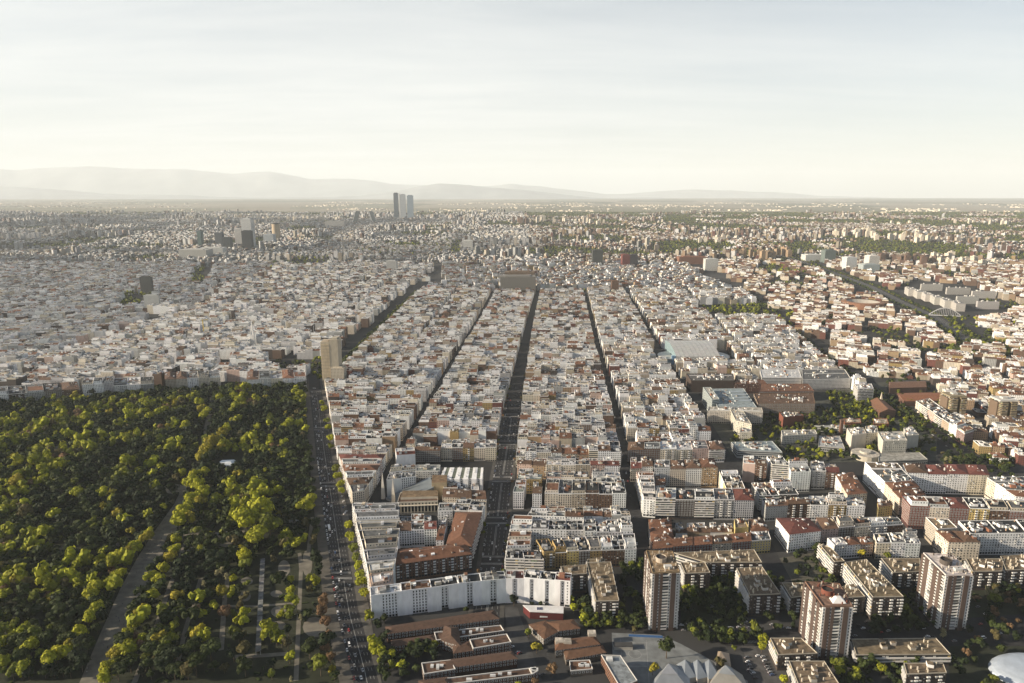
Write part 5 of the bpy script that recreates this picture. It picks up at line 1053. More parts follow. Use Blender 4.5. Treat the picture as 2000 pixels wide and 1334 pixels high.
# white church spire, flagpole, cranes, arch bridge, bullring
x, y = G(495, 678); z0 = T(y); t = thing('spired_church', (x, y, z0), 'white neo-gothic church with a tall openwork spire in the left city', 'church'); o = (x, y, z0); W_ = (.72, .70, .66)
k = MB(); k.box(x, y, z0, z0 + 34, 9, 9, 0, W_); k.frustum([(x - 3.8, y - 3.8), (x + 3.8, y - 3.8), (x + 3.8, y + 3.8), (x - 3.8, y + 3.8)], [(x - .5, y - .5), (x + .5, y - .5), (x + .5, y + .5), (x - .5, y + .5)], z0 + 34, z0 + 70, W_); [k.frustum([(x + a - .9, y + b - .9), (x + a + .9, y + b - .9), (x + a + .9, y + b + .9), (x + a - .9, y + b + .9)], [(x + a, y + b)] * 4, z0 + 34, z0 + 45, W_) for a in (-3.6, 3.6) for b in (-3.6, 3.6)]; k.build('spire', t, o)
k = MB(); q = [(x - 32, y - 9), (x - 5, y - 9), (x - 5, y + 9), (x - 32, y + 9)]; k.prism(q, z0, z0 + 20, W_); gable(k, k, q, z0 + 20, 8, (.5, .49, .47), W_); [k.frustum([(x + a - .8, y - 10), (x + a + .8, y - 10), (x + a + .8, y - 8.4), (x + a - .8, y - 8.4)], [(x + a, y - 9.2)] * 4, z0 + 20, z0 + 29, W_) for a in (-31, -24, -17, -10)]; k.build('nave', t, o); reserve([(x - 34, y - 12), (x + 6, y - 12), (x + 6, y + 12), (x - 34, y + 12)])
x, y = G(4, 694); k = MB(); drum(k, x, y, 0, 50, .7, (.6, .6, .6), k=8); tag(k.build('flagpole', origin=(x, y, 0)), 'tall bare pale flagpole at the left edge of the city', 'flagpole')
def crane(u, v, h, jib, col, label):
    x, y = G(u, v); z0 = T(y); o = (x, y, z0); t = thing('tower_crane', o, label, 'crane'); k = MB(); k.box(x, y, z0, z0 + h, 1.8, 1.8, 0, col); k.build('mast', t, o); k = MB(); k.box(x + jib * .3, y, z0 + h, z0 + h + 1.6, jib, 1.5, .2, col); k.build('jib', t, o)
crane(399, 660, 50, 18, (.55, .38, .05), 'yellow tower crane above the left city roofs'); crane(838, 575, 34, 34, (.45, .08, .03), 'red tower crane over a building site by the tree-lined street')
def bridge():
    a, c = G(1814, 619), G(1876, 622); z0 = T(a[1]) + 6; o = ((a[0] + c[0]) / 2, (a[1] + c[1]) / 2, z0); t = thing('arch_bridge', o, 'white tied-arch footbridge over the motorway', 'bridge'); k = MB(); N = 18; L = dist(a, c); H_ = 22; ang = math.atan2(c[1] - a[1], c[0] - a[0])
    pts = [(*lerp2(a, c, i / N), z0 + 2 + H_ * math.sin(math.pi * i / N)) for i in range(N + 1)]
    for p, q in zip(pts, pts[1:]):
        k.poly([(p[0], p[1], p[2]), (q[0], q[1], q[2]), (q[0], q[1], q[2] + 1.8), (p[0], p[1], p[2] + 1.8)], (.45, .45, .45)); k.poly([(p[0], p[1], p[2] + 1.8), (q[0], q[1], q[2] + 1.8), (q[0], q[1] + 2, q[2] + 1.8), (p[0], p[1] + 2, p[2] + 1.8)], (.45, .45, .45)); k.poly([(p[0], p[1] + 2, p[2]), (q[0], q[1] + 2, q[2]), (q[0], q[1] + 2, q[2] + 1.8), (p[0], p[1] + 2, p[2] + 1.8)], (.45, .45, .45))
    k.build('arch', t, o); k = MB(); k.box(o[0], o[1], z0, z0 + 1.6, L, 5, ang, (.5, .5, .5)); k.build('deck', t, o); k = MB(); [k.box(p[0], p[1] + 1, z0, p[2], .4, .4, 0, (.6, .6, .6)) for p in pts[1:-1]]; k.build('hanger', t, o, 'stuff')
bridge()
c = G(1684, 600); k = MB(); kk = MB(); N = 26; z0 = T(c[1]); o = (*c, z0); t = thing('bullring', o, 'round brick bullring with open tiers in the right middle distance', 'bullring'); w_ = G(1722, 600)[0] - c[0]
for i in range(N):
    a, b = i * 2 * math.pi / N, (i + 1) * 2 * math.pi / N; P_ = lambda rr, an: (c[0] + rr * math.cos(an), c[1] + rr * math.sin(an))
    k.poly([(*P_(w_, a), z0), (*P_(w_, b), z0), (*P_(w_, b), z0 + 20), (*P_(w_, a), z0 + 20)], (.20, .10, .06)); k.poly([(*P_(w_, a), z0 + 20), (*P_(w_, b), z0 + 20), (*P_(w_ * .8, b), z0 + 22), (*P_(w_ * .8, a), z0 + 22)], (.24, .13, .08)); kk.poly([(*P_(w_ * .8, a), z0 + 20), (*P_(w_ * .8, b), z0 + 20), (*P_(w_ * .4, b), z0 + 2), (*P_(w_ * .4, a), z0 + 2)], (.34, .31, .27))
k.build('wall', t, o); kk.build('seating_tier', t, o); reserve([P_(w_, i * math.pi / 4) for i in range(8)])
# white slab blocks beyond the motorway
reserve([G(*p) for p in ((1742, 572), (1850, 622), (1925, 622), (1990, 604), (1900, 560), (1790, 548))])
t = bpy.data.objects['glass_hospital']; k = MB(); q = pxq([(1420, 790), (1472, 789), (1450, 763), (1408, 764)], 22)
for i in range(4):
    s = sub(q, .35, .95, .12 + i * .22, .22 + i * .22); k = MB(); k.prism(s, 22, 25, (.42, .46, .46), (.30, .34, .36), 'plaster', 'metal'); k.build('skylight', t, tuple(t.location))
for i, (u, v, wd) in enumerate(((1775, 566, 14), (1792, 571, 14), (1808, 576, 14), (1826, 582, 15), (1846, 588, 15), (1868, 594, 16), (1800, 556, 40), (1850, 563, 44), (1900, 570, 44), (1870, 580, 40), (1910, 590, 40))):
    x, y = G(u, v, 24); x1 = G(u + wd, v, 24)[0]; q = [(x, y), (x1, y - 6), (x1 + 22, y + 60), (x + 22, y + 66)] if i < 6 else [(x, y), (x1, y - 6), (x1 + 4, y + 8), (x + 4, y + 14)]; reserve(q); k = MB(); z0 = T(y); k.prism(q, z0, z0 + 26, vary((.44, .42, .39), r_), vary((.24, .23, .22), r_), 'facade', 'roofing')
    o = (*bil(q, .5, .5), z0); t = thing('white_slab_block', o, f"white slab block, {ORD[i % 6]} {'of the deep slabs stepping along the motorway' if i < 6 else 'of the wide slabs behind the motorway edge'}", 'building', 'white slab blocks beyond the motorway'); k.build('wall', t, o); k = MB(); [k.box(*bil(q, r_.uniform(.1, .9), r_.uniform(.1, .9)), z0 + 26, z0 + 29, 4, 4, 0, (.6, .58, .54)) for _ in range(4)]; k.build('stair_hut', t, o)
# front of the left city, facing the park
row('in the white palace-like front left of the park gate', 30, [(160, 752), (222, 748), (224, 736), (165, 738)], ['white', 'white', 'pale-grey'], ['white', 'grey', 'grey'], ['framed', 'dense', 'dense'], 100, attic=True, lightwell=False)
row('in the grey park front left of the gate square', 24, [(222, 755), (300, 750), (300, 736), (224, 740)], ['pale-grey', 'white', 'grey'], ['grey', 'white', 'dark'], ['balc', 'plain', 'dense'], 101, lightwell=False)
row('in the long cream front at the park gate', 25, [(322, 742), (430, 736), (428, 724), (322, 728)], ['beige', 'cream', 'white', 'cream', 'cream'], ['brown', 'brown', 'grey', 'dark', 'grey'], ['dense', 'dense', 'balc', 'dense', 'plain'], 102, lightwell=False)
row('in the white park front next to the avenue', 25, [(482, 742), (598, 738), (594, 722), (484, 726)], ['white', 'pale-grey', 'cream', 'white', 'white'], ['brown', 'grey', 'white', 'terracotta', 'white'], ['dense', 'balc', 'plain', 'balc', 'plain'], 103, lightwell=False)
row('in the dark front facing the park at the far left', 23, [(-20, 772), (155, 760), (150, 746), (-20, 756)], ['white', 'dark-brick', 'grey', 'dark-brick', 'brown-brick'], ['grey', 'dark', 'grey', 'dark', 'brown'], ['dense', 'balc', 'dense', 'framed', 'plain'], 104, lightwell=False)

# ------------------------------------------------------------------ the rest of the street blocks, filled in by rule
MASS = MB(); GREEN = []            # GREEN collects the places of trees in the city: x, y, size, hue
RN = random.Random(2024)
for u0, v0, u1, v1 in ((1395, 598, 1500, 626), (230, 577, 275, 600), (372, 522, 398, 558), (1372, 601, 1400, 612), (880, 472, 898, 498), (560, 505, 640, 522), (1290, 492, 1370, 499)):
    reserve([G(u0, v1), G(u1, v1), G(u1 - (u1 - 1000) * .03, v0), G(u0 - (u0 - 1000) * .03, v0)])          # squares and gardens between the blocks
def hash2(i, j, s=0):
    n = (i * 374761393 + j * 668265263 + s * 974634777) & 0xffffffff; n = ((n ^ (n >> 13)) * 1274126177) & 0xffffffff; return ((n ^ (n >> 16)) & 0xffff) / 65535
def vnoise(x, y, s=0):
    i, j = math.floor(x), math.floor(y); fx, fy = x - i, y - j; fx, fy = fx * fx * (3 - 2 * fx), fy * fy * (3 - 2 * fy)
    a, b, c, d = hash2(i, j, s), hash2(i + 1, j, s), hash2(i, j + 1, s), hash2(i + 1, j + 1, s); return a + (b - a) * fx + (c - a) * fy + (a - b - c + d) * fx * fy
def in_view(x, y, m=30): return y > 480 and abs(x) < .734 * y + 66 + m
IND_MAX = 318
def place_lot(s, side, i, n, sides, r, walls, hb, label=None, det=1, roofs=None, Pm=None):
    c = bil(s, .5, .5)
    if not in_view(*c) or lot_taken(s): return
    wall = r.choice(walls); roof = r.choice(roofs or ROOFS); h = hb + r.choice([-6.2, -3.1, -1.5, 0, 0, 0, 1.5, 3.1]); win = r.choice(WINS)
    if wall == 'dark-brick': win = r.choice(['framed', 'stripe'])
    if label and N_APT[0] < IND_MAX:
        lab = label(wall, roof, i, n, side)
        if lab not in LABELS:
            apartment(s, h, wall, roof, win, r, lab, sides); return
    P = apt(s, T(c[1]), h, wall, roof, win, r, det, sides)
    for k, mb in P.items(): MASS.add(mb)
STRIPS = [('beside the park avenue', lambda y: interp(facA, y) if y < 1400 else (interp(st0, y) + 10 if y > 1500 else -400 + (y - 1400) * .2), lambda y: interp(st1, y) - 11, 958, 'the park avenue'),
          ('left of the central avenue', lambda y: interp(st1, y) + 11, lambda y: interp(avL, y), 990, 'the left street'),
          ('right of the central avenue', lambda y: interp(avR, y), lambda y: interp(st3, y) - 9, 952, 'the central avenue'),
          ('right of the narrow street', lambda y: interp(st3, y) + 9, lambda y: interp(st4, y) - 11, 945, 'the narrow street'),
          ('by the arena', lambda y: interp(st4, y) + 11, lambda y: interp(st5, y) - 16, 1330, 'the hospital street')]
blocks = []
for si, (nm, lf, rt, y0, ref) in enumerate(STRIPS):
    y = y0; k = 0; r = random.Random(50 + si)
    while y < 2570:
        D = r.uniform(78, 104); blocks.append((y, si, k, D)); y += D + r.uniform(13, 17); k += 1
blocks.sort()
first_k = {0: 3, 1: 3, 2: 4, 3: 4, 4: 1}
for y, si, k, D in blocks:
    nm, lf, rt, y0, ref = STRIPS[si]; r = random.Random(si * 100 + k)
    q = [(lf(y), y), (rt(y), y), (rt(y + D), y + D), (lf(y + D), y + D)]; W = dist(q[0], q[1])
    parts = [q] if W < 230 else [sub(q, 0, .49, 0, 1), sub(q, .53, 1, 0, 1)]
    nb = first_k[si] + k
    for pi_, qq in enumerate(parts):
        def label(wall, roof, i, n, side, nb=nb, nm=nm, ref=ref):
            if nb > len(ORD): return 'x'
            pos = 'first' if i == 0 else ('last' if i == n - 1 else ORD[i])
            return f"{wall} building, {roof} roof, {pos} from {ref.replace('the ', '')}, {'back' if side else 'front'} of {ORD[nb - 1]} block {nm.replace('the ', '')}"
        if y > 1150: label = None
        for s, side, i, n, sd in block_lots(qq, r, 17 if y < 1300 else 19):
            place_lot(s, side, i, n, sd, r, MID_WALLS if si < 3 else EAST_WALLS[:9] + MID_WALLS, 23, label, 1 if y < 2000 else (1 if r.random() < .4 else 0), ROOFS)

# outer quarters on turned grids
def district(name, member, ang, bx, by, st, x0, x1, y0, y1, walls, hb, green, seed, far_det=2300, roofs=None, lw=20):
    r = random.Random(seed); c, s_ = math.cos(ang), math.sin(ang); R = math.hypot(max(abs(x0), abs(x1)), y1); n = int(R / min(bx, by)) + 2; ox, oy = (x0 + x1) / 2, (y0 + y1) / 2
    nx, ny = int((x1 - x0) * .75 / (bx + st)) + 3, int((y1 - y0) * .75 / (by + st)) + 3
    for j in range(-ny, ny + 1):
        for i in range(-nx, nx + 1):
            w, d = bx * r.uniform(.8, 1.12), by * r.uniform(.8, 1.1); lx, ly = i * (bx + st) + (j % 3) * 9, j * (by + st)
            P_ = lambda a, b: (ox + a * c - b * s_, oy + a * s_ + b * c)
            cx, cy = P_(lx, ly)
            if not (y0 < cy < y1) or not in_view(cx, cy, 60) or not member(cx, cy): continue
            q = [P_(lx - w / 2, ly - d / 2), P_(lx + w / 2, ly - d / 2), P_(lx + w / 2, ly + d / 2), P_(lx - w / 2, ly + d / 2)]
            gr = vnoise(cx / 260, cy / 260, seed) + green
            if gr > .80:
                for _ in range(int(w * d / 300)): GREEN.append((*bil(q, r.random(), r.random()), r.uniform(.8, 1.4), r.random()))
                if r.random() < .5: continue
            hh = hb + (vnoise(cx / 400, cy / 400, seed + 5) - .5) * 10
            for s, side, a, b, sd in block_lots(q, r, lw):
                if r.random() < max(.05, (gr - .55) * .7):
                    if r.random() < .6: GREEN.append((*bil(s, .5, .5), r.uniform(.7, 1.1), r.random()))
                    continue
                if not member(*bil(s, .5, .5)): continue
                place_lot(s, side, a, b, sd, r, walls, hh, None, 1 if cy < far_det else 0, roofs)
def nearline(x, y, pts, w):
    for a, b in zip(pts, pts[1:]):
        L2 = (b[0] - a[0]) ** 2 + (b[1] - a[1]) ** 2; t = max(0, min(1, ((x - a[0]) * (b[0] - a[0]) + (y - a[1]) * (b[1] - a[1])) / L2))
        if math.hypot(x - a[0] - t * (b[0] - a[0]), y - a[1] - t * (b[1] - a[1])) < w: return True
    return False
hosp_zone = [G(*p) for p in ((1365, 770), (1500, 1000), (1830, 915), (1990, 930), (1880, 860), (1790, 800), (1700, 765), (1560, 740), (1430, 745))]
reserve([G(*p) for p in ((1370, 800), (1440, 905), (1500, 905), (1560, 890), (1700, 905), (1830, 905), (1960, 935), (1880, 875), (1800, 815), (1700, 770), (1480, 745))])
ALC = [(-1300, 1262), (-990, 1290), (-820, 1312), (-740, 1345), (-630, 1368), (-440, 1400)]
def front_y(x):
    for a, b in zip(ALC, ALC[1:]):
        if a[0] <= x <= b[0]: return a[1] + (b[1] - a[1]) * (x - a[0]) / (b[0] - a[0])
    return 1400 if x > -440 else 1262
def west(x, y): return y > front_y(x) + 14 and x < (interp(menL, y) - 22 if y < 1450 else interp(st0, y) - 9)
def west_old(x, y): return y > 1380 - .04 * (x + 430) and x < interp(menL, min(y, 1520)) - 22 - max(0, y - 1520) * 0 and x < interp(st0, y) - 12 and not nearline(x, y, st0, 13) and y - (1352 + (.13 * (x + 860) if x < -860 else 0)) > 22
def wmid(x, y): return y > 1420 and interp(st0, y) + 12 < x < interp(facA, y) - 4 if y < 1460 else (interp(st0, y) + 12 < x < interp(st1, y) - 12 and x < -360 + (y - 1460) * .09)
def east(x, y): return x > interp(st5, y) + 20 and y > 930 and not nearline(x, y, m30, 55)
district('west', lambda x, y: west(x, y) and x > -1150 + 160 * (vnoise(y / 130, 3.3, 1) - .5), math.radians(-1.5), 98, 82, 12, -1300, -330, 1320, 3500, WEST_WALLS, 23, -.12, 11, roofs=WEST_ROOFS)
district('old', lambda x, y: west(x, y) and x <= -1162 + 160 * (vnoise(y / 130, 3.3, 1) - .5), math.radians(6), 74, 62, 10, -2900, -1060, 1250, 3500, WEST_WALLS, 20, -.10, 12, roofs=WEST_ROOFS)
district('east', lambda x, y: east(x, y) and y < 1500, math.radians(-14), 84, 58, 12, 650, 1300, 930, 1520, EAST_WALLS, 15, .14, 13, roofs=EAST_ROOFS, lw=17)
district('east2', lambda x, y: east(x, y), math.radians(-24), 90, 60, 13, 700, 2900, 1520, 3600, EAST_WALLS, 18, .16, 14, roofs=EAST_ROOFS)
district('north', lambda x, y: -345 < x < interp(st5, min(y, 2646)) - 10 and not nearline(x, y, m30, 55), math.radians(7), 92, 66, 13, -500, 1000, 2655, 3600, MID_WALLS, 20, .10, 15)
# far quarters: looser, with parks, villas and clusters of towers
r = random.Random(8); yy = 3600.0
while yy < 10500:
    st = 30 + (yy - 3600) / 340.0; xx = -.775 * yy - 60
    while xx < .775 * yy + 60:
        x, y = xx + r.uniform(-.35, .35) * st, yy + r.uniform(-.35, .35) * st; xx += st
        if taken(x, y) or nearline(x, y, m30, 60): continue
        g1 = vnoise(x / 620, y / 420, 3); g2 = vnoise(x / 170, y / 130, 4); gr = g1 * .62 + g2 * .38 + (.14 if x > 200 else -.03) + max(0, yy - 7600) / 9000
        tow = vnoise(x / 520, y / 330, 6)
        if gr > .60:
            for _ in range(2): GREEN.append((x + r.uniform(-.5, .5) * st, y + r.uniform(-.5, .5) * st, r.uniform(1.1, 2.0), r.random()))
            if gr > .66 or r.random() < .6: continue
        if r.random() < .14: continue
        a = vnoise(x / 900, y / 900, 7) * 3; wl = EAST_WALLS if x > 150 else WEST_WALLS
        w, d, h = r.uniform(.45, .95) * st, r.uniform(.35, .8) * st, r.choice([9, 12, 15, 18, 18, 21, 24])
        if tow > .74 and r.random() < .35: w, d, h = r.uniform(16, 24), r.uniform(16, 24), r.uniform(34, 58)
        wc = tuple((.56 if x < 0 else .66) * k for k in vary(WALL[r.choice(wl)], r)); rc = vary(ROOF[r.choice(EAST_ROOFS if x > 150 else WEST_ROOFS)], r, .2); z = T(y)  # far walls darkened, most on the left, to mute contrast as haze would
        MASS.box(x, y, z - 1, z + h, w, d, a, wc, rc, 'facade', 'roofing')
        if r.random() < .75:
            c = vary(r.choice(HUTC), r); MASS.box(x + r.uniform(-.2, .2) * w, y + r.uniform(-.2, .2) * d, z + h, z + h + r.uniform(2.5, 4), w * .35, d * .4, a, c, vary(ROOF['grey'], r))
    yy += st
# hand-placed clusters of towers seen across the far city
def cluster(pts, n, sp, wall, h0, h1, seed):
    r = random.Random(seed)
    for u, v in pts:
        for _ in range(n):
            x, y = G(u + r.uniform(-sp, sp), v + r.uniform(-2, 2)); z = T(y); w, d, h = r.uniform(18, 28), r.uniform(18, 28), r.uniform(h0, h1); wc = vary(WALL[wall], r, .12)
            MASS.box(x, y, z - 1, z + h, w, d, r.uniform(-.4, .4), wc, vary(ROOF['grey'], r), 'facade', 'roofing'); MASS.box(x, y, z + h, z + h + 4, w * .4, d * .4, .1, wc)
cluster([(1650, 462), (1690, 464), (1730, 470), (1770, 470), (1810, 474), (1690, 458), (1790, 462)], 7, 22, 'cream', 36, 58, 1)
cluster([(1440, 503), (1475, 505), (1500, 508), (1530, 500)], 5, 14, 'tan', 36, 52, 2); cluster([(1010, 436), (1030, 440)], 5, 12, 'brown-brick', 50, 75, 3)
cluster([(1060, 434), (1090, 436), (1130, 436), (1165, 438)], 6, 18, 'cream', 40, 70, 4); cluster([(430, 430), (480, 428), (540, 432), (600, 431), (650, 430)], 6, 26, 'cream', 36, 56, 5)
cluster([(1850, 520), (1890, 516), (1930, 522), (1840, 506)], 5, 18, 'cream', 30, 42, 6); cluster([(1735, 512), (1770, 515), (1810, 518)], 6, 16, 'brown-brick', 34, 48, 7)
cluster([(1420, 470), (1380, 476), (1560, 466), (1950, 440), (1880, 436), (1760, 440)], 5, 24, 'cream', 30, 46, 8); cluster([(1400, 455), (1480, 452), (1540, 456), (1320, 448)], 6, 30, 'tan', 30, 44, 9)
mass_ob = MASS.build('city_buildings', kind='stuff')
# villages and roads of the plain
pv_ = MB(); r = random.Random(31)
for _ in range(70):
    x0, y0 = r.uniform(-.78, .78), r.uniform(9500, 21000); x0 *= y0; n = r.randint(6, 34)
    for _ in range(n):
        x, y = x0 + r.gauss(0, 260), y0 + r.gauss(0, 260); zz = land_z(max(y, 9000)); pv_.box(x, y, zz - 6, zz + r.uniform(8, 18), r.uniform(20, 70), r.uniform(15, 40), r.uniform(0, 3), vary(WALL['cream'], r), vary(ROOF[r.choice(['terracotta', 'white', 'grey'])], r))
pv_.build('plain_villages', kind='stuff')

# ------------------------------------------------------------------ trees
def ico():
    t = (1 + 5 ** .5) / 2; v = np.array([(-1, t, 0), (1, t, 0), (-1, -t, 0), (1, -t, 0), (0, -1, t), (0, 1, t), (0, -1, -t), (0, 1, -t), (t, 0, -1), (t, 0, 1), (-t, 0, -1), (-t, 0, 1)], float); v /= np.linalg.norm(v[0])
    f = np.array([(0, 11, 5), (0, 5, 1), (0, 1, 7), (0, 7, 10), (0, 10, 11), (1, 5, 9), (5, 11, 4), (11, 10, 2), (10, 7, 6), (7, 1, 8), (3, 9, 4), (3, 4, 2), (3, 2, 6), (3, 6, 8), (3, 8, 9), (4, 9, 5), (2, 4, 11), (6, 2, 10), (8, 6, 7), (9, 8, 1)]); return v, f
IV, IF = ico()
def crown_arrays(seed, lobes, R, zc, flat, M, leaf, lobe_r=(.36, .58), low=-.5, core=.84):
    """leaf clumps on a cluster of uneven lobes: vertices, faces (4 indices, last repeated for triangles), tints"""
    g = np.random.RandomState(seed); V, F, C = [], [], []; nv = 0
    for k in range(lobes):
        d = g.randn(3); d /= np.linalg.norm(d); rr = g.uniform(.25, .75) if k else 0
        c = np.array([d[0] * R * rr, d[1] * R * rr, zc + max(d[2], low) * R * rr * flat]); lr = R * g.uniform(*lobe_r)
        v = IV * (1 + g.uniform(-.2, .2, (12, 1))) * lr * core * np.array([1, 1, min(1, flat + .15)]) + c
        V.append(v); F.append(np.concatenate([IF, IF[:, 2:3]], 1) + nv); C.append(g.uniform(.75, 1.0, 20)); nv += 12
        n = g.randn(M, 3); n[:, 2] = np.abs(n[:, 2]) * np.where(g.rand(M) < .8, 1, -1); n /= np.linalg.norm(n, axis=1)[:, None]
        p = c + n * lr * g.uniform(.82, 1.12, (M, 1)) * np.array([1, 1, min(1, flat + .15)])
        nn = n + g.randn(M, 3) * .26; nn /= np.linalg.norm(nn, axis=1)[:, None]
        a = np.cross(nn, g.randn(M, 3)); a /= np.linalg.norm(a, axis=1)[:, None]; b = np.cross(nn, a); s = leaf * g.uniform(.6, 1.35, (M, 1))
        q = np.stack([p - a * s - b * s * .7, p + a * s - b * s * .5, p + a * s * .8 + b * s, p - a * s * .7 + b * s * .8], 1)
        V.append(q.reshape(-1, 3)); F.append(np.arange(M * 4).reshape(M, 4) + nv); C.append(g.uniform(.62, 1.3, M)); nv += M * 4
    return np.concatenate(V), np.concatenate(F), np.concatenate(C)
def leaf_mesh(name, V, F, FC):
    tri = F[:, 2] == F[:, 3]; ln = np.where(tri, 3, 4); idx = np.concatenate([f[:k] for f, k in zip(F, ln)]) if len(F) < 20000 else F[np.arange(4)[None, :] < ln[:, None]]
    return mesh_from(name, V, idx, ln, FC, np.full(len(F), MI['leaf']))
def trunk_mesh(h, rad, limbs, seed):
    mb = MB(); g = random.Random(seed)
    def tube(a, b, ra, rb, k=6):
        d = Vector(b) - Vector(a); u = d.orthogonal().normalized(); w = d.normalized().cross(u)
        pa = [Vector(a) + (u * math.cos(i * 2 * math.pi / k) + w * math.sin(i * 2 * math.pi / k)) * ra for i in range(k)]; pb = [Vector(b) + (u * math.cos(i * 2 * math.pi / k) + w * math.sin(i * 2 * math.pi / k)) * rb for i in range(k)]
        for i in range(k): j = (i + 1) % k; mb.poly([tuple(pa[i]), tuple(pa[j]), tuple(pb[j]), tuple(pb[i])], (.10, .075, .05), 'bark')
    tube((0, 0, -.2), (0, 0, h), rad, rad * .6)
    for i in range(limbs):
        a = i * 2.4 + g.random(); tube((0, 0, h * .8), (math.cos(a) * h * .5, math.sin(a) * h * .5, h * 1.5), rad * .5, rad * .15, 5)
    return mb.mesh('trunk')
KINDS_T = {}
def kind(name, n, trunk, **kw):
    ms = []
    for i in range(n):
        V, F, C = crown_arrays(i * 17 + len(KINDS_T) * 101, **kw); ms.append(leaf_mesh('crown', V, F, np.repeat(C[:, None], 3, 1)))
    KINDS_T[name] = (ms, trunk_mesh(*trunk, len(KINDS_T)))
kind('plane_tree', 4, (5.5, .35, 5), lobes=20, R=6.6, zc=10.5, flat=1.0, M=42, leaf=.72)
kind('broadleaf_tree', 4, (4, .28, 5), lobes=12, R=4.4, zc=7.0, flat=.9, M=34, leaf=.58)
kind('stone_pine', 3, (6, .3, 5), lobes=12, R=5.0, zc=8.2, flat=.45, M=40, leaf=.52, low=-.25)
kind('poplar', 2, (4, .22, 3), lobes=9, R=2.6, zc=9.0, flat=2.6, M=36, leaf=.34, core=.4)
kind('cypress', 2, (1.5, .2, 2), lobes=8, R=1.5, zc=6.5, flat=3.6, M=30, leaf=.40)
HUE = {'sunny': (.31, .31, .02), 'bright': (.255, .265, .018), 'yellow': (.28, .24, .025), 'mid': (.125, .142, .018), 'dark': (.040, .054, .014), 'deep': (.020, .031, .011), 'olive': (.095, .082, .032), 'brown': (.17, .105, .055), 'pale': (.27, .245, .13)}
N_TREE = [0]
def tree(kd, x, y, s, hue, label, group, share=False, z=0.0, r=RN):
    ms, tm = KINDS_T[kd]; t = thing(kd, (x, y, z), label, 'tree', group, share); t.rotation_euler = (0, 0, r.uniform(0, 6.28)); k = s * r.uniform(.95, 1.05); t.scale = (k, k, k * r.uniform(.9, 1.1))
    c = bpy.data.objects.new('crown', r.choice(ms)); COL.objects.link(c); c.parent = t; c.color = (*vary(HUE[hue], r, .12), 1)
    b = bpy.data.objects.new('trunk', tm); COL.objects.link(b); b.parent = t; N_TREE[0] += 1; return t
TREES = []                          # taken spots x, y, radius
def spot(u, v, z): p = G(u, v, z); return p
left_row = [(96, 1292), (112, 1280), (134, 1274), (156, 1243), (174, 1208), (191, 1190), (178, 1165), (190, 1148), (211, 1138), (232, 1123), (222, 1100), (240, 1087), (255, 1080), (267, 1074), (283, 1054), (292, 1042)]
right_row = [(205, 1322), (212, 1308), (223, 1279), (236, 1262), (249, 1238), (262, 1218), (272, 1200), (283, 1190), (298, 1163), (309, 1134), (320, 1112), (332, 1094), (340, 1073), (346, 1054)]
upper_row = [(350, 1022), (358, 1008), (368, 995), (378, 982), (392, 985), (398, 968), (388, 955), (372, 950), (384, 938), (398, 930), (395, 900), (403, 884), (412, 872), (424, 866), (436, 852), (444, 845), (396, 818), (392, 803), (390, 788), (404, 806)]
for nm, lst, lab in (('l', left_row, 'in the row left of the sandy promenade'), ('r', right_row, 'in the row right of the sandy promenade'), ('u', upper_row, 'in the bright clump behind the promenade bend')):
    for i, (u, v) in enumerate(lst):
        x, y = spot(u, v, 9); s = {'l': 1.05, 'r': .92, 'u': 1.3}[nm] * RN.uniform(.9, 1.15); TREES.append((x, y, 6 * s))
        tree('plane_tree', x, y, s, 'sunny' if RN.random() < .75 else 'yellow', f"yellow-green plane tree, {ORD[i] if i < len(ORD) else 'farthest'} from the front {lab}", 'plane trees along the park promenade')
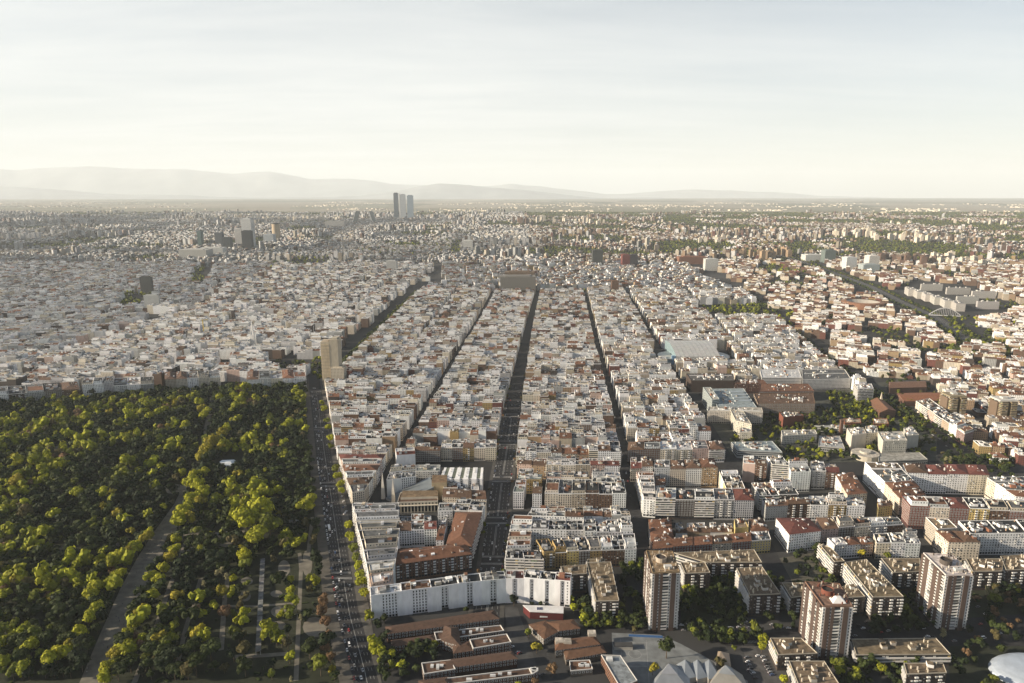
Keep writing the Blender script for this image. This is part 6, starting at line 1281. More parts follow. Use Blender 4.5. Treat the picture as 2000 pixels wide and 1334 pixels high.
for u, v, s, h, lab in ((483, 1036, 2.0, 'bright', 'left half of the huge yellow-green tree clump above the pergola'), (512, 1014, 2.1, 'bright', 'back of the huge yellow-green tree clump above the pergola'), (528, 1040, 1.9, 'mid', 'shaded right half of the huge tree clump above the pergola'), (502, 1058, 1.6, 'bright', 'front of the huge yellow-green tree clump above the pergola'), (475, 1090, 1.0, 'bright', 'yellow-green tree in front of the huge clump above the pergola'), (468, 1075, .8, 'yellow', 'small yellow tree left of the huge clump above the pergola'),  # duller leaf hue on the right half paints the clump's shaded side
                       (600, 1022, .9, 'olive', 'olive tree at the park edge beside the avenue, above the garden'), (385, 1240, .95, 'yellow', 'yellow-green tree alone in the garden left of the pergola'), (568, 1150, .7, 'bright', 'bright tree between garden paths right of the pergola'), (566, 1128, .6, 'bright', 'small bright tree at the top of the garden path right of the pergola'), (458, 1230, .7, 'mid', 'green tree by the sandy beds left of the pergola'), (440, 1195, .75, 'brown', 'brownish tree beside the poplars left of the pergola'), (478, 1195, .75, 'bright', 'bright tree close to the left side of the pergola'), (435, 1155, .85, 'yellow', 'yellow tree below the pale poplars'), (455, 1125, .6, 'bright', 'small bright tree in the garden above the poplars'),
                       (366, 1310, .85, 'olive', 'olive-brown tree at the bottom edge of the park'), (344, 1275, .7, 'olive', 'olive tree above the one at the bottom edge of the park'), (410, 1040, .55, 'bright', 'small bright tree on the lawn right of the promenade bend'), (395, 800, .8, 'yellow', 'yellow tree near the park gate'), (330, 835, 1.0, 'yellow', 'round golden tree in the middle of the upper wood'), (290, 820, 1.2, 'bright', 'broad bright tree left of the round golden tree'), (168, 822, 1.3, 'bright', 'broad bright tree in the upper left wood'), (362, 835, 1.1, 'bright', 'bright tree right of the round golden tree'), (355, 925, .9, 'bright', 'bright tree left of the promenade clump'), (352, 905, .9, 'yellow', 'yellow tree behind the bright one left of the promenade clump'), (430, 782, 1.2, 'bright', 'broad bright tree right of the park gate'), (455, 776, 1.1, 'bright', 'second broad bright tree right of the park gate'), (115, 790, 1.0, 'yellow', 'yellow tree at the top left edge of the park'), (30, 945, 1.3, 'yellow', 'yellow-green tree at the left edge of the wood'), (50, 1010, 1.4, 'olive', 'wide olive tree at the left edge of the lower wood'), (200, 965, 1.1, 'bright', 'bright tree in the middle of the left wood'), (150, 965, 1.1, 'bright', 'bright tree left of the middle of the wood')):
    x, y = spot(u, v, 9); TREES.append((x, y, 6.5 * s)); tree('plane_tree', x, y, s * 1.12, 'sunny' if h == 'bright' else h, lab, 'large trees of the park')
for i, (u, v, s, h) in enumerate(((632, 1170, .85, 'brown'), (628, 1192, .85, 'brown'), (636, 1212, .8, 'brown'), (640, 1238, .75, 'brown'), (635, 1262, .8, 'brown'), (645, 1278, .7, 'brown'), (648, 1300, .55, 'yellow'))):
    x, y = spot(u, v, 9); TREES.append((x, y, 6 * s)); tree('plane_tree', x, y, s, h, f"reddish-brown tree at the park edge by the avenue, {ORD[6 - i]} from the front", 'reddish trees at the park edge')
for i, (u, v, s) in enumerate(((398, 1140, 1.0), (424, 1120, 1.05), (434, 1116, 1.1), (442, 1124, .95), (582, 1192, .95), (587, 1202, .9), (470, 850, 1.3), (478, 846, 1.3), (465, 850, 1.2), (55, 1092, .9), (80, 1098, .8), (568, 1320, .7), (650, 1290, .7))):
    x, y = spot(u, v, 10); TREES.append((x, y, 3)); tree('poplar', x, y, s, 'pale', f"pale budding poplar, {['left of the pergola garden', 'in the poplar trio left of the pergola', 'tallest of the trio left of the pergola', 'rightmost of the trio left of the pergola', 'right of the pergola', 'beside the one right of the pergola', 'middle of the tuft behind the glass pavilion', 'right of the tuft behind the glass pavilion', 'left of the tuft behind the glass pavilion', 'in the far left wood', 'right of the one in the far left wood', 'at the bottom right of the park', 'by the avenue at the bottom'][i]}", 'pale poplars in the park')
# clearings: promenade, paths, sandy beds, pavilion, pergola
CLEAR = [promL + promR[::-1]]
pergA, pergB = G(513, 1090, 4), G(504, 1272, 4)
garden = [G(*p) for p in ((440, 1100), (470, 1090), (600, 1080), (648, 1210), (668, 1334), (575, 1400), (440, 1400), (380, 1334), (400, 1200))]
def clear(x, y, m=0):
    for c in CLEAR:
        if inside(x, y, c): return True
    if nearline(x, y, [pergA, pergB], 8): return True
    for pts in PATHS:
        if nearline(x, y, pts, 4.5): return True
    for cx, cy, rx, ry in BEDS:
        if (x - cx) ** 2 / rx ** 2 + (y - cy) ** 2 / ry ** 2 < 1: return True
    return False
PATHS = [[G(*p) for p in pts] for pts in ([(262, 1334), (300, 1240), (330, 1150), (352, 1090), (362, 1060)], [(346, 1300), (362, 1230), (380, 1170), (392, 1130)], [(432, 1270), (438, 1180), (446, 1120)], [(578, 1330), (584, 1200), (588, 1110), (585, 1080)], [(440, 1184), (500, 1184), (580, 1178)], [(455, 1283), (520, 1280), (570, 1276)], [(340, 1048), (400, 1042), (440, 1040)], [(600, 1110), (604, 1060), (610, 1010)])]
BEDS = []
for cx, cy, rx, ry in ((545, 1195, 16, 11), (542, 1222, 17, 9), (615, 1225, 24, 20), (478, 1165, 12, 10), (482, 1135, 12, 8), (540, 1160, 12, 7), (555, 1110, 12, 16), (600, 1100, 10, 26), (470, 1045, 14, 10), (440, 1062, 14, 7), (120, 880, 26, 9), (340, 955, 22, 10), (85, 1070, 60, 5), (240, 1060, 20, 8), (450, 905, 30, 18)):
    a = G(cx, cy); BEDS.append((a[0], a[1], abs(G(cx + rx, cy)[0] - a[0]), abs(G(cx, cy - ry)[1] - a[1])))
wood = []; r = random.Random(99); yy = 500.0
while yy < 1372:
    sp_ = 8.6 if yy < 900 else 9.8; xx = -.734 * yy - 80
    while xx < -95:
        x, y = xx + r.uniform(-.42, .42) * sp_, yy + r.uniform(-.42, .42) * sp_; xx += sp_
        if not inside(x, y, park_poly) or not in_view(x, y, 14) or clear(x, y): continue
        g_ = inside(x, y, garden)
        if g_ and r.random() < .62: continue
        if any((x - a) ** 2 + (y - b) ** 2 < (c * .8) ** 2 for a, b, c in TREES): continue
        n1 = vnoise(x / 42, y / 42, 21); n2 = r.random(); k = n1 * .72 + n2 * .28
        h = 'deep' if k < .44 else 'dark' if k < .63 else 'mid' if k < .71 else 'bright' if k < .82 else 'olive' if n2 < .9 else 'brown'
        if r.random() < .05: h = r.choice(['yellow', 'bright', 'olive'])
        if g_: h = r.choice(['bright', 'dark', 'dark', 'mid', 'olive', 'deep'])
        kd = 'stone_pine' if h in ('deep', 'dark') and r.random() < .6 else 'broadleaf_tree'
        if r.random() < .02: kd, h = 'cypress', 'dark'
        wood.append((x, y, ((.75 + .9 * r.random() ** 1.8) if h != 'bright' else (.9 + 1.1 * r.random() ** 1.6)) * (1.12 if yy < 900 else 1.3), h, kd, g_))
    yy += sp_
wood.sort(key=lambda t: t[1]); MASS_T = []
WN_ = {'deep': 'very dark round', 'dark': 'dark green', 'mid': 'mid green', 'bright': 'yellow-green', 'olive': 'olive', 'brown': 'brownish', 'yellow': 'golden'}
KN_ = {'stone_pine': 'flat-topped pine', 'broadleaf_tree': 'broadleaf tree', 'cypress': 'narrow cypress'}
promX = [((a[0] + b[0]) / 2, a[1]) for a, b in zip(promL, promR)]
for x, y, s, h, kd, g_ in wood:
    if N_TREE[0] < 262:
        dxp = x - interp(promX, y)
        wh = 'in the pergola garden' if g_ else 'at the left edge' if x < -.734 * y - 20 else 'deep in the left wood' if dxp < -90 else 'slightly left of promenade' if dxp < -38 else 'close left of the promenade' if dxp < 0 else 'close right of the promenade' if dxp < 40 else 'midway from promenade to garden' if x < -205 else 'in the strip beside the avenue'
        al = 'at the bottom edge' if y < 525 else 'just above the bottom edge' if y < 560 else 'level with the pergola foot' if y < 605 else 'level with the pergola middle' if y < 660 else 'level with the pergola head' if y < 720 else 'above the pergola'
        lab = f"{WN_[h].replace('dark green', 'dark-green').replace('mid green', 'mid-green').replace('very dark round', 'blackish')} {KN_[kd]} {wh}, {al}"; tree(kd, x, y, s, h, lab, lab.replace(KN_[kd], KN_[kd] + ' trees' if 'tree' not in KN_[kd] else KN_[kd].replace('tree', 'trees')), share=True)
    else: MASS_T.append((x, y, 0, s, HUE[h], kd))
byl = {}
for o in list(COL.objects):
    if o.get('category') == 'tree' and o.get('group', '').startswith(o['label'][:12]) and o.get('label') not in LABELS: byl.setdefault(o['label'], []).append(o)
for lb, os_ in byl.items():                      # alike trees of one spot: told apart from left to right
    os_.sort(key=lambda o: o.location.x / o.location.y)
    if 1 < len(os_) <= 12:
        for i, o in enumerate(os_): o['label'] = f"{lb}, {ORD[i]} from left"
# street trees
def tree_line(pts, z, hue, label, group, s=.62, start=None):
    for i, (u, v) in enumerate(pts):
        x, y = spot(u, v, z); TREES.append((x, y, 3)); tree('broadleaf_tree', x, y, s * RN.uniform(.85, 1.2), hue if RN.random() < .7 else 'mid', f"{label}, {ORD[i]} from the front", group)
tree_line([(733, 1265), (722, 1205), (712, 1160), (707, 1140), (703, 1126), (698, 1108), (694, 1092), (690, 1072), (684, 1050), (680, 1030), (669, 960), (664, 948), (660, 932), (656, 918), (647, 872), (645, 858), (641, 835), (638, 822), (633, 800), (630, 788)], 7, 'bright', 'yellow-green tree on the building side pavement of the park avenue', 'street trees of the park avenue', 1.3)
for u, v, s, h, lab in ((1112, 1170, .85, 'bright', 'upper yellow-green tree right of the long white building'), (1120, 1186, .9, 'bright', 'middle yellow-green tree right of the long white building'), (1142, 1206, 1.0, 'bright', 'lower yellow-green tree beside the brick slab'), (1004, 1172, .8, 'deep', 'round dark pine in front of the long white building'), (1040, 1172, .4, 'dark', 'small dark tree by the white building wall, left of two'), (1056, 1172, .42, 'dark', 'small dark tree by the white building wall, right of two'), (750, 1205, .8, 'dark', 'bushy dark tree at the left foot of the long white building'), (910, 1184, .5, 'dark', 'small dark tree at the middle of the long white building'),
                       (735, 1255, .7, 'mid', 'tree at the hospital corner beside the avenue'), (740, 1275, .95, 'bright', 'yellow-green tree left in the hospital garden'), (762, 1278, .95, 'bright', 'bright tree in the middle of the hospital garden'), (785, 1300, .9, 'bright', 'bright tree in front of the hospital garden'), (848, 1255, .7, 'bright', 'small bright tree against the hospital gable'), (815, 1275, .9, 'deep', 'dark tree in the shade of the hospital garden'), (1032, 1232, .75, 'mid', 'green tree left of the school roofs'), (1048, 1262, .85, 'yellow', 'yellow-green tree in front of the school roofs'), (1077, 1306, .85, 'brown', 'bare brownish tree below the school'), (1045, 1328, .7, 'brown', 'bare brownish bush tree at the bottom edge below the school'), (1012, 1334, .6, 'bright', 'bright tree at the bottom edge by the rounded ward'), (1302, 1272, 1.35, 'dark', 'big round dark pine by the metal pyramid roofs'), (1275, 1305, .75, 'yellow', 'bright yellow-green tree left of the metal pyramid roofs'), (1408, 1292, .85, 'olive', 'olive tree between the metal pyramid roofs'), (1490, 1248, .85, 'bright', 'tall bright tree at the corner of the car park'), (1488, 1262, .8, 'bright', 'lower half crown of the bright trees at the car park corner'), (1530, 1325, .8, 'bright', 'bright tree at the bottom edge left of the low slab'), (1342, 1143, .85, 'bright', 'sunlit bright tree in the dark garden behind the left tower'), (1640, 1308, .75, 'bright', 'bright tree left below the nearest tower'), (1628, 1290, .7, 'mid', 'green tree at the foot of the nearest tower'), (1672, 1306, .7, 'bright', 'bright tree in front of the wide low slab, left of two'), (1722, 1304, .85, 'bright', 'bright tree in front of the wide low slab, right of two'), (1830, 1325, .7, 'yellow', 'pale yellow tree at the bottom right corner of the slabs'), (1682, 1080, .85, 'yellow', 'yellow-green tree between the white group and the brick slab'), (1732, 1082, .7, 'mid', 'green tree right of the yellow-green tree by the white group'), (1990, 1150, .6, 'bright', 'bright tree at the right edge behind the right tower'), (1370, 1235, .6, 'dark', 'dark bushy tree by the estate road'), (1392, 1240, .7, 'dark', 'second dark bushy tree by the estate road'), (1240, 1225, .6, 'olive', 'olive bush tree at the foot of the left tower'), (1435, 1258, .5, 'mid', 'small tree by the zebra crossing')):
    x, y = spot(u, v, 7); TREES.append((x, y, 5 * s)); tree('stone_pine' if 'pine' in lab else 'broadleaf_tree', x, y, s * 1.25, h, lab, 'trees between the near buildings')
for u, v, lab in ((1945, 1160, 'tall pale poplar behind the right tower'), (1928, 1152, 'smaller pale poplar left of the tall one behind the right tower'), (1842, 1240, 'pale bare poplar at the foot of the right tower'), (1848, 898, 'left poplar of the pair behind the big perimeter block'), (1856, 898, 'right poplar of the pair behind the big perimeter block'), (1616, 890, 'pale poplar among the clinic roofs')):
    x, y = spot(u, v, 9); tree('poplar', x, y, 1.15, 'pale', lab, 'pale poplars among the buildings')
# trees past the countable ones: one joined mass
r = random.Random(5)
def scatter(poly_px, n, hues, s0=.7, s1=1.2):
    q = [G(*p) for p in poly_px]; xs, ys_ = [p[0] for p in q], [p[1] for p in q]
    for _ in range(n):
        x, y = r.uniform(min(xs), max(xs)), r.uniform(min(ys_), max(ys_))
        if inside(x, y, q) and not any(a[0] <= x <= a[1] and a[2] <= y <= a[3] and inside(x, y, a[4]) for a in FOOT if a[1] - a[0] < 120): MASS_T.append((x, y, T(y), r.uniform(s0, s1), HUE[r.choice(hues)], 'broadleaf_tree'))
DK = ['deep', 'deep', 'dark', 'dark', 'dark', 'mid']
scatter([(1330, 1120), (1450, 1115), (1462, 1222), (1330, 1228)], 210, DK); scatter([(1215, 1100), (1262, 1100), (1262, 1230), (1215, 1232)], 110, DK); scatter([(1895, 1100), (2060, 1100), (2060, 1260), (1860, 1400), (1850, 1280), (1890, 1250)], 420, DK + ['olive', 'brown'])
scatter([(1640, 1300), (1790, 1300), (1780, 1345), (1640, 1345)], 60, DK); scatter([(1420, 880), (1440, 820), (1500, 800), (1600, 800), (1760, 790), (1830, 850), (1830, 895), (1500, 905)], 900, DK + ['mid', 'olive', 'bright']); scatter([(1610, 770), (1710, 770), (1760, 810), (1640, 818)], 260, DK + ['mid', 'bright', 'mid'])
scatter([(1830, 885), (1990, 900), (1990, 925), (1840, 920)], 90, DK + ['olive']); scatter([(730, 1220), (760, 1240), (830, 1334), (740, 1334)], 60, DK); scatter([(790, 1262), (850, 1262), (850, 1290), (790, 1290)], 34, DK); scatter([(1130, 1180), (1215, 1180), (1225, 1232), (1140, 1230)], 90, DK)
scatter([(1340, 1226), (1500, 1240), (1480, 1262), (1360, 1256)], 50, DK); scatter([(1585, 1170), (1660, 1170), (1660, 1230), (1590, 1240)], 80, DK); scatter([(1690, 1170), (1800, 1150), (1830, 1230), (1700, 1245)], 130, DK)
scatter([(1490, 1120), (1600, 1070), (1650, 1130), (1580, 1240), (1500, 1235)], 150, DK)
for ln, off, sp_, hu in ((st0, -17, 7, ['dark', 'mid']), (st0, -10, 7, ['mid', 'dark']), (st0, 11, 7, ['dark', 'deep']), (st0, 3, 7, ['mid', 'bright']), (st0, -3, 8, ['dark', 'deep']), (st0, 6, 7, ['mid', 'mid', 'bright']), (st5, 11, 9, ['dark', 'dark', 'mid', 'deep']), (st5, -11, 9, ['dark', 'dark', 'mid', 'deep']), (st0, 8, 9, ['mid', 'dark', 'bright']), (st0, -8, 9, ['mid', 'dark', 'dark']), (m30, 24, 9, ['dark', 'deep', 'mid']), (m30, -24, 9, ['dark', 'deep', 'mid', 'olive']), (m30, 34, 10, ['dark', 'deep']), (m30, -34, 10, ['dark', 'deep'])):
    for p in densify(offset_line(densify(ln, 120), off), sp_):
        if r.random() < .8: MASS_T.append((p[0] + r.uniform(-2, 2), p[1], T(p[1]), r.uniform(.7, 1.1), HUE[r.choice(hu)], 'broadleaf_tree'))
for y_ in range(640, 1500, 21):
    for X_ in (interp(avL, y_) + 3, interp(avR, y_) - 3):
        if r.random() < .4: MASS_T.append((X_, y_, 0, r.uniform(.5, .7), HUE[r.choice(['olive', 'brown', 'mid'])], 'broadleaf_tree'))
for u0, v0, u1, v1, n in ((1395, 596, 1500, 628, 170), (1370, 600, 1420, 612, 50), (520, 492, 700, 530, 420), (700, 470, 900, 500, 300), (860, 470, 900, 500, 110), (370, 520, 400, 560, 120), (230, 575, 300, 600, 130), (610, 690, 630, 750, 26), (1850, 620, 2000, 700, 220), (1500, 605, 1650, 640, 90), (1280, 490, 1420, 500, 130), (1320, 470, 1500, 482, 150), (1500, 520, 1600, 535, 120)):
    for _ in range(n):
        x, y = G(r.uniform(u0, u1), r.uniform(v0, v1))
        MASS_T.append((x, y, T(y) + (6 if y > 2500 else 0), r.uniform(.9, 1.6), HUE[r.choice(['dark', 'dark', 'mid', 'mid', 'bright'])], 'broadleaf_tree'))
for x, y, s, hv in GREEN: MASS_T.append((x, y, T(y), s, HUE['dark' if hv < .55 else 'mid' if hv < .85 else 'olive'], 'broadleaf_tree'))
LOD = {}
for kd, kw in (('broadleaf_tree', dict(R=4.4, zc=6.2, flat=.95, leaf=1.0)), ('stone_pine', dict(R=5.0, zc=6.8, flat=.5, leaf=1.0)), ('cypress', dict(R=1.6, zc=6, flat=3.0, leaf=.8))):
    LOD[kd] = [crown_arrays(700 + i, lobes=5, M=11, lobe_r=(.42, .62), core=.88, **kw) for i in range(5)]; LOD[kd + '_far'] = [crown_arrays(800 + i, lobes=2, M=3, lobe_r=(.6, .8), core=.95, **dict(kw, leaf=1.6)) for i in range(4)]
OF = np.array([(0, 1, 4, 4), (1, 2, 4, 4), (2, 3, 4, 4), (3, 0, 4, 4), (1, 0, 5, 5), (2, 1, 5, 5), (3, 2, 5, 5), (0, 3, 5, 5)])
LOD['horizon'] = [(np.array([(4, 0, 5), (0, 4, 5.5), (-4, 0, 4.5), (0, -4, 5), (.5, -.3, 9.5), (0, 0, 0)], float) + np.random.RandomState(i).uniform(-1, 1, (6, 3)), OF, np.random.RandomState(i).uniform(.8, 1.1, 8)) for i in range(5)]
VV, FF, CC = [], [], []; nv = 0
for x, y, z, s, hue, kd in MASS_T:
    V, F, C = r.choice(LOD[kd if y < 1500 else kd + '_far' if y < 2300 else 'horizon']); a = r.uniform(0, 6.28); c, d = math.cos(a) * s, math.sin(a) * s
    W = np.empty_like(V); W[:, 0] = V[:, 0] * c - V[:, 1] * d + x; W[:, 1] = V[:, 0] * d + V[:, 1] * c + y; W[:, 2] = V[:, 2] * s * r.uniform(.85, 1.15) + z - (1.2 if y > 1500 else .6)
    h = vary(hue, r, .15); VV.append(W); FF.append(F + nv); CC.append(C[:, None] * np.array(h)[None]); nv += len(V)
o = bpy.data.objects.new('distant_trees', leaf_mesh('distant_trees', np.concatenate(VV), np.concatenate(FF), np.concatenate(CC))); COL.objects.link(o); o['kind'] = 'stuff'; o.color = (1, 1, 1, 1)
# low hedges and undergrowth on the park floor
hd = MB(); r = random.Random(4)
for _ in range(1500):
    y = r.uniform(495, 1350); x = r.uniform(-.734 * y - 76, -105)
    if not inside(x, y, park_poly) or clear(x, y): continue
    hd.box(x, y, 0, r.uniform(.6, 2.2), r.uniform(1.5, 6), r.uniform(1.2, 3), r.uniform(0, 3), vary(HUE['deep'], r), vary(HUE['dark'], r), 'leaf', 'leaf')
hd.build('undergrowth', kind='stuff').color = (1, 1, 1, 1)

# ------------------------------------------------------------------ park structures
a, b = pergA, pergB; L = dist(a, b); ang = math.atan2(b[1] - a[1], b[0] - a[0]); o = ((a[0] + b[0]) / 2, (a[1] + b[1]) / 2, 0)
t = thing('pergola', o, 'long straight grey garden pergola running through the garden beds', 'pergola'); n_ = 12
for i in range(n_):
    p = lerp2(a, b, (i + .5) / n_); k = MB(); k.box(p[0], p[1], 3.4, 3.9, L / n_ - 1.0, 4.6, ang, vary((.15, .15, .145), r_, .1), mt='roofing'); k.build('roof_bay', t, o)
k = MB()
for i in range(n_ * 2 + 1):
    p = lerp2(a, b, i / (n_ * 2))
    for s in (-1.9, 1.9): k.box(p[0] - math.sin(ang) * s, p[1] + math.cos(ang) * s, 0, 3.4, .35, .35, ang, (.42, .41, .39))
k.build('post', t, o, 'stuff')
x, y = G(443, 908, 4); o = (x, y, 0); t = thing('glass_pavilion', o, 'white faceted glass pavilion among the bright trees of the park', 'pavilion'); k = MB(); w = MB()
w.box(x, y, 0, 6, 24, 14, .15, (.55, .58, .58), ms='glass'); k.frustum([(x - 13, y - 9), (x + 13, y - 7), (x + 12, y + 8), (x - 12, y + 6)], [(x - 9, y - 1), (x + 7, y - 2), (x + 9, y + 6), (x - 8, y + 4)], 6, 10, (.62, .66, .67), (.70, .73, .74), 'metal'); w.build('wall', t, o); k.build('roof', t, o)
k = MB(); k.box(x + 20, y - 4, 0, 3.2, 16, 7, .15, (.5, .52, .52), (.55, .58, .6), 'plaster', 'metal'); k.build('annexe', t, o)
def kiosk(u, v, lx, ly, lab, col):
    x, y = G(u, v, 3); o = (x, y, 0); t = thing('park_kiosk', o, lab, 'kiosk'); k = MB(); k.box(x, y, 0, 3, lx, ly, .1, (.4, .38, .34)); k.build('wall', t, o); k = MB(); k.box(x, y, 3, 3.5, lx + 1, ly + 1, .1, col, mt='roofing'); k.build('roof', t, o)
kiosk(434, 1042, 9, 7, 'grey-roofed kiosk on the lawn right of the promenade bend', (.26, .28, .29)); kiosk(372, 1072, 9, 3, 'white awning at the end of the narrow path by the promenade', (.5, .52, .54)); kiosk(577, 1016, 16, 5, 'pale low shelter at the park edge behind the garden', (.4, .42, .42)); kiosk(245, 1058, 10, 3, 'pale low roof hidden by the trees left of the promenade', (.4, .4, .4))

# ------------------------------------------------------------------ cars: body, glasshouse and wheels in one small mesh per colour
def car_mesh(name, col, L=4.3, W=1.8, H=1.45, van=False):
    mb = MB(); h = .78
    mb.frustum([(-L / 2, -W / 2), (L / 2, -W / 2), (L / 2, W / 2), (-L / 2, W / 2)], [(-L / 2 + .1, -W / 2 + .06), (L / 2 - .1, -W / 2 + .06), (L / 2 - .1, W / 2 - .06), (-L / 2 + .1, W / 2 - .06)], .28, h, col, ms='car_paint')
    x0, x1, y1 = (-L / 2 + .15, L / 2 - .9, W / 2 - .1) if van else (-L / 2 + .35, L / 2 - 1.15, W / 2 - .1); k = .25 if van else .5
    lo = [(x0, -y1), (x1, -y1), (x1, y1), (x0, y1)]; hi = [(x0 + k * .7, -y1 + .15), (x1 - k * 1.3, -y1 + .15), (x1 - k * 1.3, y1 - .15), (x0 + k * .7, y1 - .15)]
    mb.frustum(lo, hi, h, H - .06, (.02, .024, .03), ms='glass'); mb.frustum([(p[0] * 1.0, p[1] * 1.01) for p in hi], [(p[0] * .97, p[1] * .95) for p in hi], H - .06, H + .02, col, ms='car_paint')
    for sx in (-L / 2 + .85, L / 2 - .85):
        for sy in (-W / 2 + .05, W / 2 - .05):
            c = [(sx + .32 * math.cos(i * math.pi / 4), .32 + .32 * math.sin(i * math.pi / 4)) for i in range(8)]
            for e in (-.1, .1): mb.poly([(p[0], sy + e, p[1]) for p in c], (.02, .02, .02))
            for i in range(8): p, q = c[i], c[(i + 1) % 8]; mb.poly([(p[0], sy - .1, p[1]), (q[0], sy - .1, q[1]), (q[0], sy + .1, q[1]), (p[0], sy + .1, p[1])], (.02, .02, .02))
    for sy in (-.6, .6): mb.box(L / 2 - .02, sy, .55, .70, .1, .34, 0, (.7, .7, .66), ms='car_paint'); mb.box(-L / 2 + .02, sy, .55, .70, .1, .3, 0, (.35, .02, .02), ms='car_paint')
    return mb.mesh(name)
CARS = [('white', (.78, .78, .78)), ('white', (.78, .78, .78)), ('white', (.74, .74, .73)), ('white', (.7, .7, .7)), ('grey', (.10, .105, .11)), ('black', (.02, .02, .022)), ('silver', (.38, .385, .39)), ('grey', (.22, .22, .22)), ('silver', (.45, .46, .47)), ('silver', (.5, .5, .5)), ('grey', (.16, .165, .17)), ('black', (.025, .025, .028)), ('red', (.33, .03, .025)), ('blue', (.05, .09, .20))]
CM = [(n, car_mesh('car', c)) for n, c in CARS]; VAN = car_mesh('van', (.76, .76, .75), 5.4, 2.0, 2.2, True); rc = random.Random(12); NC = [0]
def car(x, y, a, where, group, z=.13, state='driving'):
    n, me = rc.choice(CM); NC[0] += 1
    van = rc.random() < .06; ob = bpy.data.objects.new('van' if van else 'car', VAN if van else me); COL.objects.link(ob); ob.location = (x, y, z); ob.rotation_euler = (0, 0, a)
    tag(ob, f"{'white van' if van else n + ' car'} {state} {where}", 'van' if van else 'car', ('vans ' if van else n + ' cars ') + state + ' ' + where, share=True)
def lane_cars(L, R, t, y0, y1, gap, where, group, rev, state='driving', jit=.6):
    y = y0 + rc.random() * gap
    while y < y1:
        x = interp(L, y) + (interp(R, y) - interp(L, y)) * t; e = interp(L, y + 5) + (interp(R, y + 5) - interp(L, y + 5)) * t; a = math.atan2(5, e - x)
        car(x, y, a + (math.pi if rev else 0), where, group, state=state); y += gap * rc.uniform(1 - jit, 1 + jit)
pa = 'on the wide avenue beside the park'
for t, g, rv in ((.20, 26, True), (.34, 24, True), (.48, 40, True), (.64, 95, False), (.80, 120, False)): lane_cars(menL, menR, t, 500, 1370, g * (1.3 if t < .5 else 1.5), pa, '', rv)
lane_cars(menL, menR, .05, 500, 1000, 14, 'along the park side kerb of the wide avenue', '', True, 'parked', .5)
ca = 'on the dark central avenue'
for t, g, rv in ((.28, 75, True), (.43, 85, True), (.58, 85, False), (.73, 70, False)): lane_cars(avL, avR, t, 650, 1400, g, ca, '', rv)
lane_cars(avL, avR, .16, 650, 1250, 26, 'along the left kerb of the central avenue', '', True, 'parked'); lane_cars(avL, avR, .86, 650, 1250, 26, 'along the right kerb of the central avenue', '', False, 'parked')
st3L, st3R = offset_line(st3, -7), offset_line(st3, 7)
lane_cars(st3L, st3R, .3, 680, 1200, 45, 'in the narrow street right of the central blocks', '', True)
def lot_cars(pts, where, a0):
    for u, v in pts: p = G(u, v); car(p[0], p[1], a0 + rc.uniform(-.12, .12), where, '', .2, 'parked')
lot_cars([(1458, 1285), (1460, 1293), (1463, 1300), (1466, 1306), (1468, 1313), (1471, 1316), (1480, 1282), (1493, 1291), (1496, 1298), (1501, 1308), (1504, 1314), (1508, 1319), (1462, 1310), (1474, 1325), (1490, 1284), (1498, 1303)], 'in the car park below the low brick slab', .3)
lot_cars([(1331, 1222), (1335, 1232), (1345, 1219), (1358, 1230), (1370, 1221), (1383, 1226), (1415, 1227), (1424, 1227), (1428, 1227), (1443, 1226), (1450, 1220), (1463, 1227), (1456, 1215), (1508, 1221), (1514, 1226), (1526, 1227), (1519, 1223), (1540, 1228)], 'along the estate road in front of the dark slabs', .1)
lot_cars([(1421, 1243), (1445, 1250)], 'driving on the estate road by the zebra crossing', -.25)
lot_cars([(1675, 1222), (1686, 1228), (1670, 1243), (1693, 1216), (1735, 1233), (1753, 1224), (1770, 1229), (1773, 1230), (1802, 1228), (1812, 1244), (1864, 1253), (1915, 1220), (1910, 1186), (1925, 1200), (1948, 1222), (1953, 1238), (1920, 1247), (1988, 1249), (1822, 1245), (1720, 1236)], 'along the estate roads around the right towers', .2)
lot_cars([(1012, 1275), (1016, 1277), (1055, 1320), (1060, 1318), (1000, 1264), (1015, 1277)], 'in the lane between hospital and school', .4)
lot_cars([(657 + i * 2, 1150 + i * 9) for i in range(3)] + [(668, 970), (671, 980), (674, 990), (676, 1000), (670, 992), (673, 1004)], 'in the widened kerb bay by the wedge block', 1.2)
lot_cars([(1752, 794), (1756, 798), (1760, 801), (1735, 784), (1742, 789), (1790, 822), (1797, 832), (1815, 842), (1822, 850), (1835, 858), (1848, 872), (1880, 880)], 'along the tree-lined street right of the hospital', 1.4)
# coaches parked by the brick church, a bus on the park avenue
def bus(x, y, a, lab, col=(.72, .72, .71)):
    o = (x, y, .15); t = thing('bus', o, lab, 'bus'); t.rotation_euler = (0, 0, a)
    k = MB(); k.box(0, 0, .35, 3.1, 12, 2.5, 0, col, ms='car_paint'); k.build('body', t); k = MB()
    for s in (-1.27, 1.27): k.box(0, s, 1.3, 2.5, 11.4, .06, 0, (.02, .024, .03), ms='glass')
    k.box(6.02, 0, 1.1, 2.7, .06, 2.2, 0, (.02, .024, .03), ms='glass'); k.build('window', t)
    for sx in (-3.6, 3.8):
        for sy in (-1.15, 1.15): k = MB(); c = [(sx + .5 * math.cos(i * math.pi / 5), .5 + .5 * math.sin(i * math.pi / 5)) for i in range(10)]; k.poly([(p[0], sy * 1.12, p[1]) for p in c], (.02, .02, .02)); [k.poly([(c[i][0], sy * .9, c[i][1]), (c[(i + 1) % 10][0], sy * .9, c[(i + 1) % 10][1]), (c[(i + 1) % 10][0], sy * 1.12, c[(i + 1) % 10][1]), (c[i][0], sy * 1.12, c[i][1])], (.02, .02, .02)) for i in range(10)]; k.build('wheel', t)
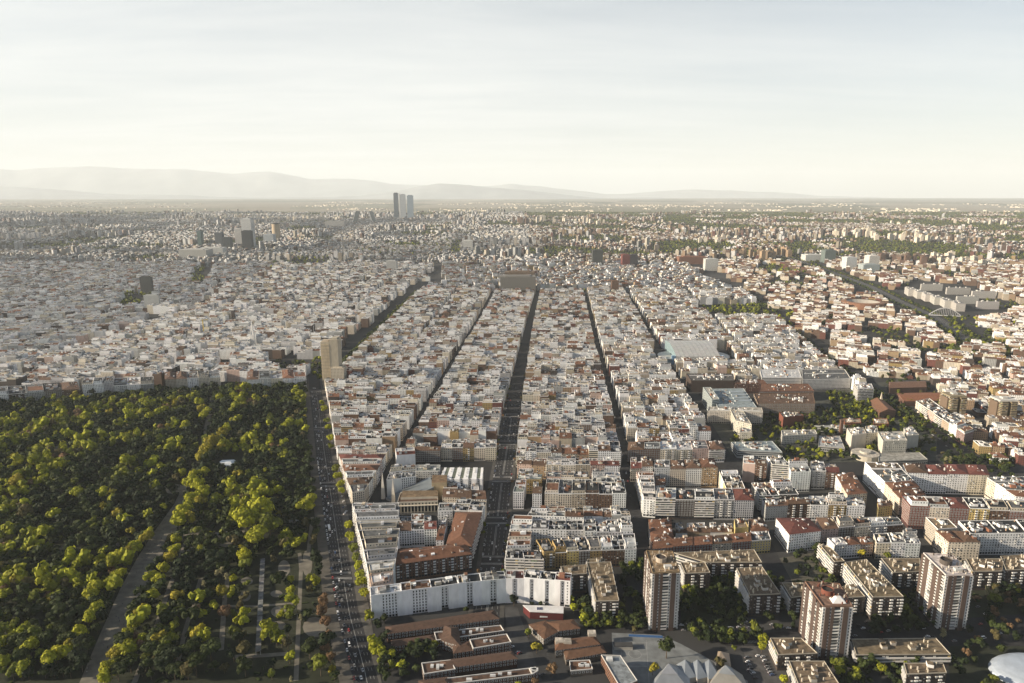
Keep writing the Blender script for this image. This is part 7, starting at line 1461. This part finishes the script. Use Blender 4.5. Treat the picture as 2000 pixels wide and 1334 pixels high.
p = G(1764, 797); bus(p[0], p[1], .05, 'white coach parked beyond the brick church, rear of the pair'); p = G(1764, 803); bus(p[0], p[1], .05, 'white coach parked beyond the brick church, front of the pair')
p = G(643, 1033); bus(p[0], p[1], math.atan2(220, -80), 'white city bus among the cars on the park avenue')

# ------------------------------------------------------------------ strollers on the promenade
def person_mesh(seed):
    g = random.Random(seed); me = bpy.data.meshes.new('p'); s = g.choice([-1, 1])
    v = [(0, 0, .95), (0, 0, 1.2), (0, 0, 1.42), (0, 0, 1.52), (0, .02, 1.66), (-.1, 0, .9), (-.12, .1 * s, .5), (-.12, .22 * s, .06), (-.12, .30 * s, .03), (.1, 0, .9), (.12, -.05 * s, .5), (.12, -.24 * s, .08), (.12, -.14 * s, .03), (-.2, 0, 1.4), (-.26, -.06 * s, 1.12), (-.26, -.02, .86), (.2, 0, 1.4), (.26, .06 * s, 1.12), (.26, .12 * s, .88), (0, .01, 1.76)]
    e = [(0, 1), (1, 2), (2, 3), (3, 4), (4, 19), (0, 5), (5, 6), (6, 7), (7, 8), (0, 9), (9, 10), (10, 11), (11, 12), (2, 13), (13, 14), (14, 15), (2, 16), (16, 17), (17, 18)]
    rad = [.16, .15, .16, .07, .105, .11, .075, .05, .05, .11, .075, .05, .05, .07, .05, .04, .07, .05, .04, .08]
    me.from_pydata(v, e, []); ob = bpy.data.objects.new('p', me); COL.objects.link(ob); md = ob.modifiers.new('s', 'SKIN'); ly = me.skin_vertices[0].data
    for i, x in enumerate(rad): ly[i].radius = (x, x)
    ly[0].use_root = True
    dg = bpy.context.evaluated_depsgraph_get(); m2 = bpy.data.meshes.new_from_object(ob.evaluated_get(dg)); bpy.data.objects.remove(ob)
    top = g.choice([(.02, .02, .025), (.25, .04, .04), (.04, .06, .15), (.5, .5, .48), (.08, .08, .07)]); leg = g.choice([(.02, .025, .04), (.03, .03, .03), (.12, .11, .09)])
    at = m2.attributes.new('tint', 'FLOAT_COLOR', 'FACE'); cs = []
    for p in m2.polygons: z = p.center.z; cs += [*(leg if z < .92 else top if z < 1.5 else (.35, .2, .14) if z < 1.68 else (.05, .035, .025)), 1]
    at.data.foreach_set('color', cs); m2.materials.append(MATS['plaster']); return m2
PM = [person_mesh(i) for i in range(5)]; rp = random.Random(3)
for i in range(70):
    f = rp.random(); y = 500 + (830 - 500) * f; xl, xr = interp(promL, y), interp(promR, y); x = xl + (xr - xl) * rp.uniform(.08, .92); ob = bpy.data.objects.new('person', rp.choice(PM)); COL.objects.link(ob); ob.location = (x, y, .11); ob.rotation_euler = (0, 0, rp.uniform(0, 6.28))
    wh = 'near end' if y < 600 else 'middle' if y < 710 else 'far end'; tag(ob, f"person strolling on the {wh} of the sandy park promenade", 'person', f"people strolling on the {wh} of the park promenade", share=True)

dup_l = {k: v for k, v in LABELS.items() if v > 1}
if dup_l: print('DUP LABELS', dup_l)
print('apartments', N_APT[0], 'trees', N_TREE[0], 'cars', NC[0], 'mass trees', len(MASS_T), 'mass prisms', len(MASS.pr))
print('tris', sum(sum(len(p.vertices) - 2 for p in me.polygons) if len(me.polygons) < 5000 else len(me.polygons) * 2 for me in bpy.data.meshes))
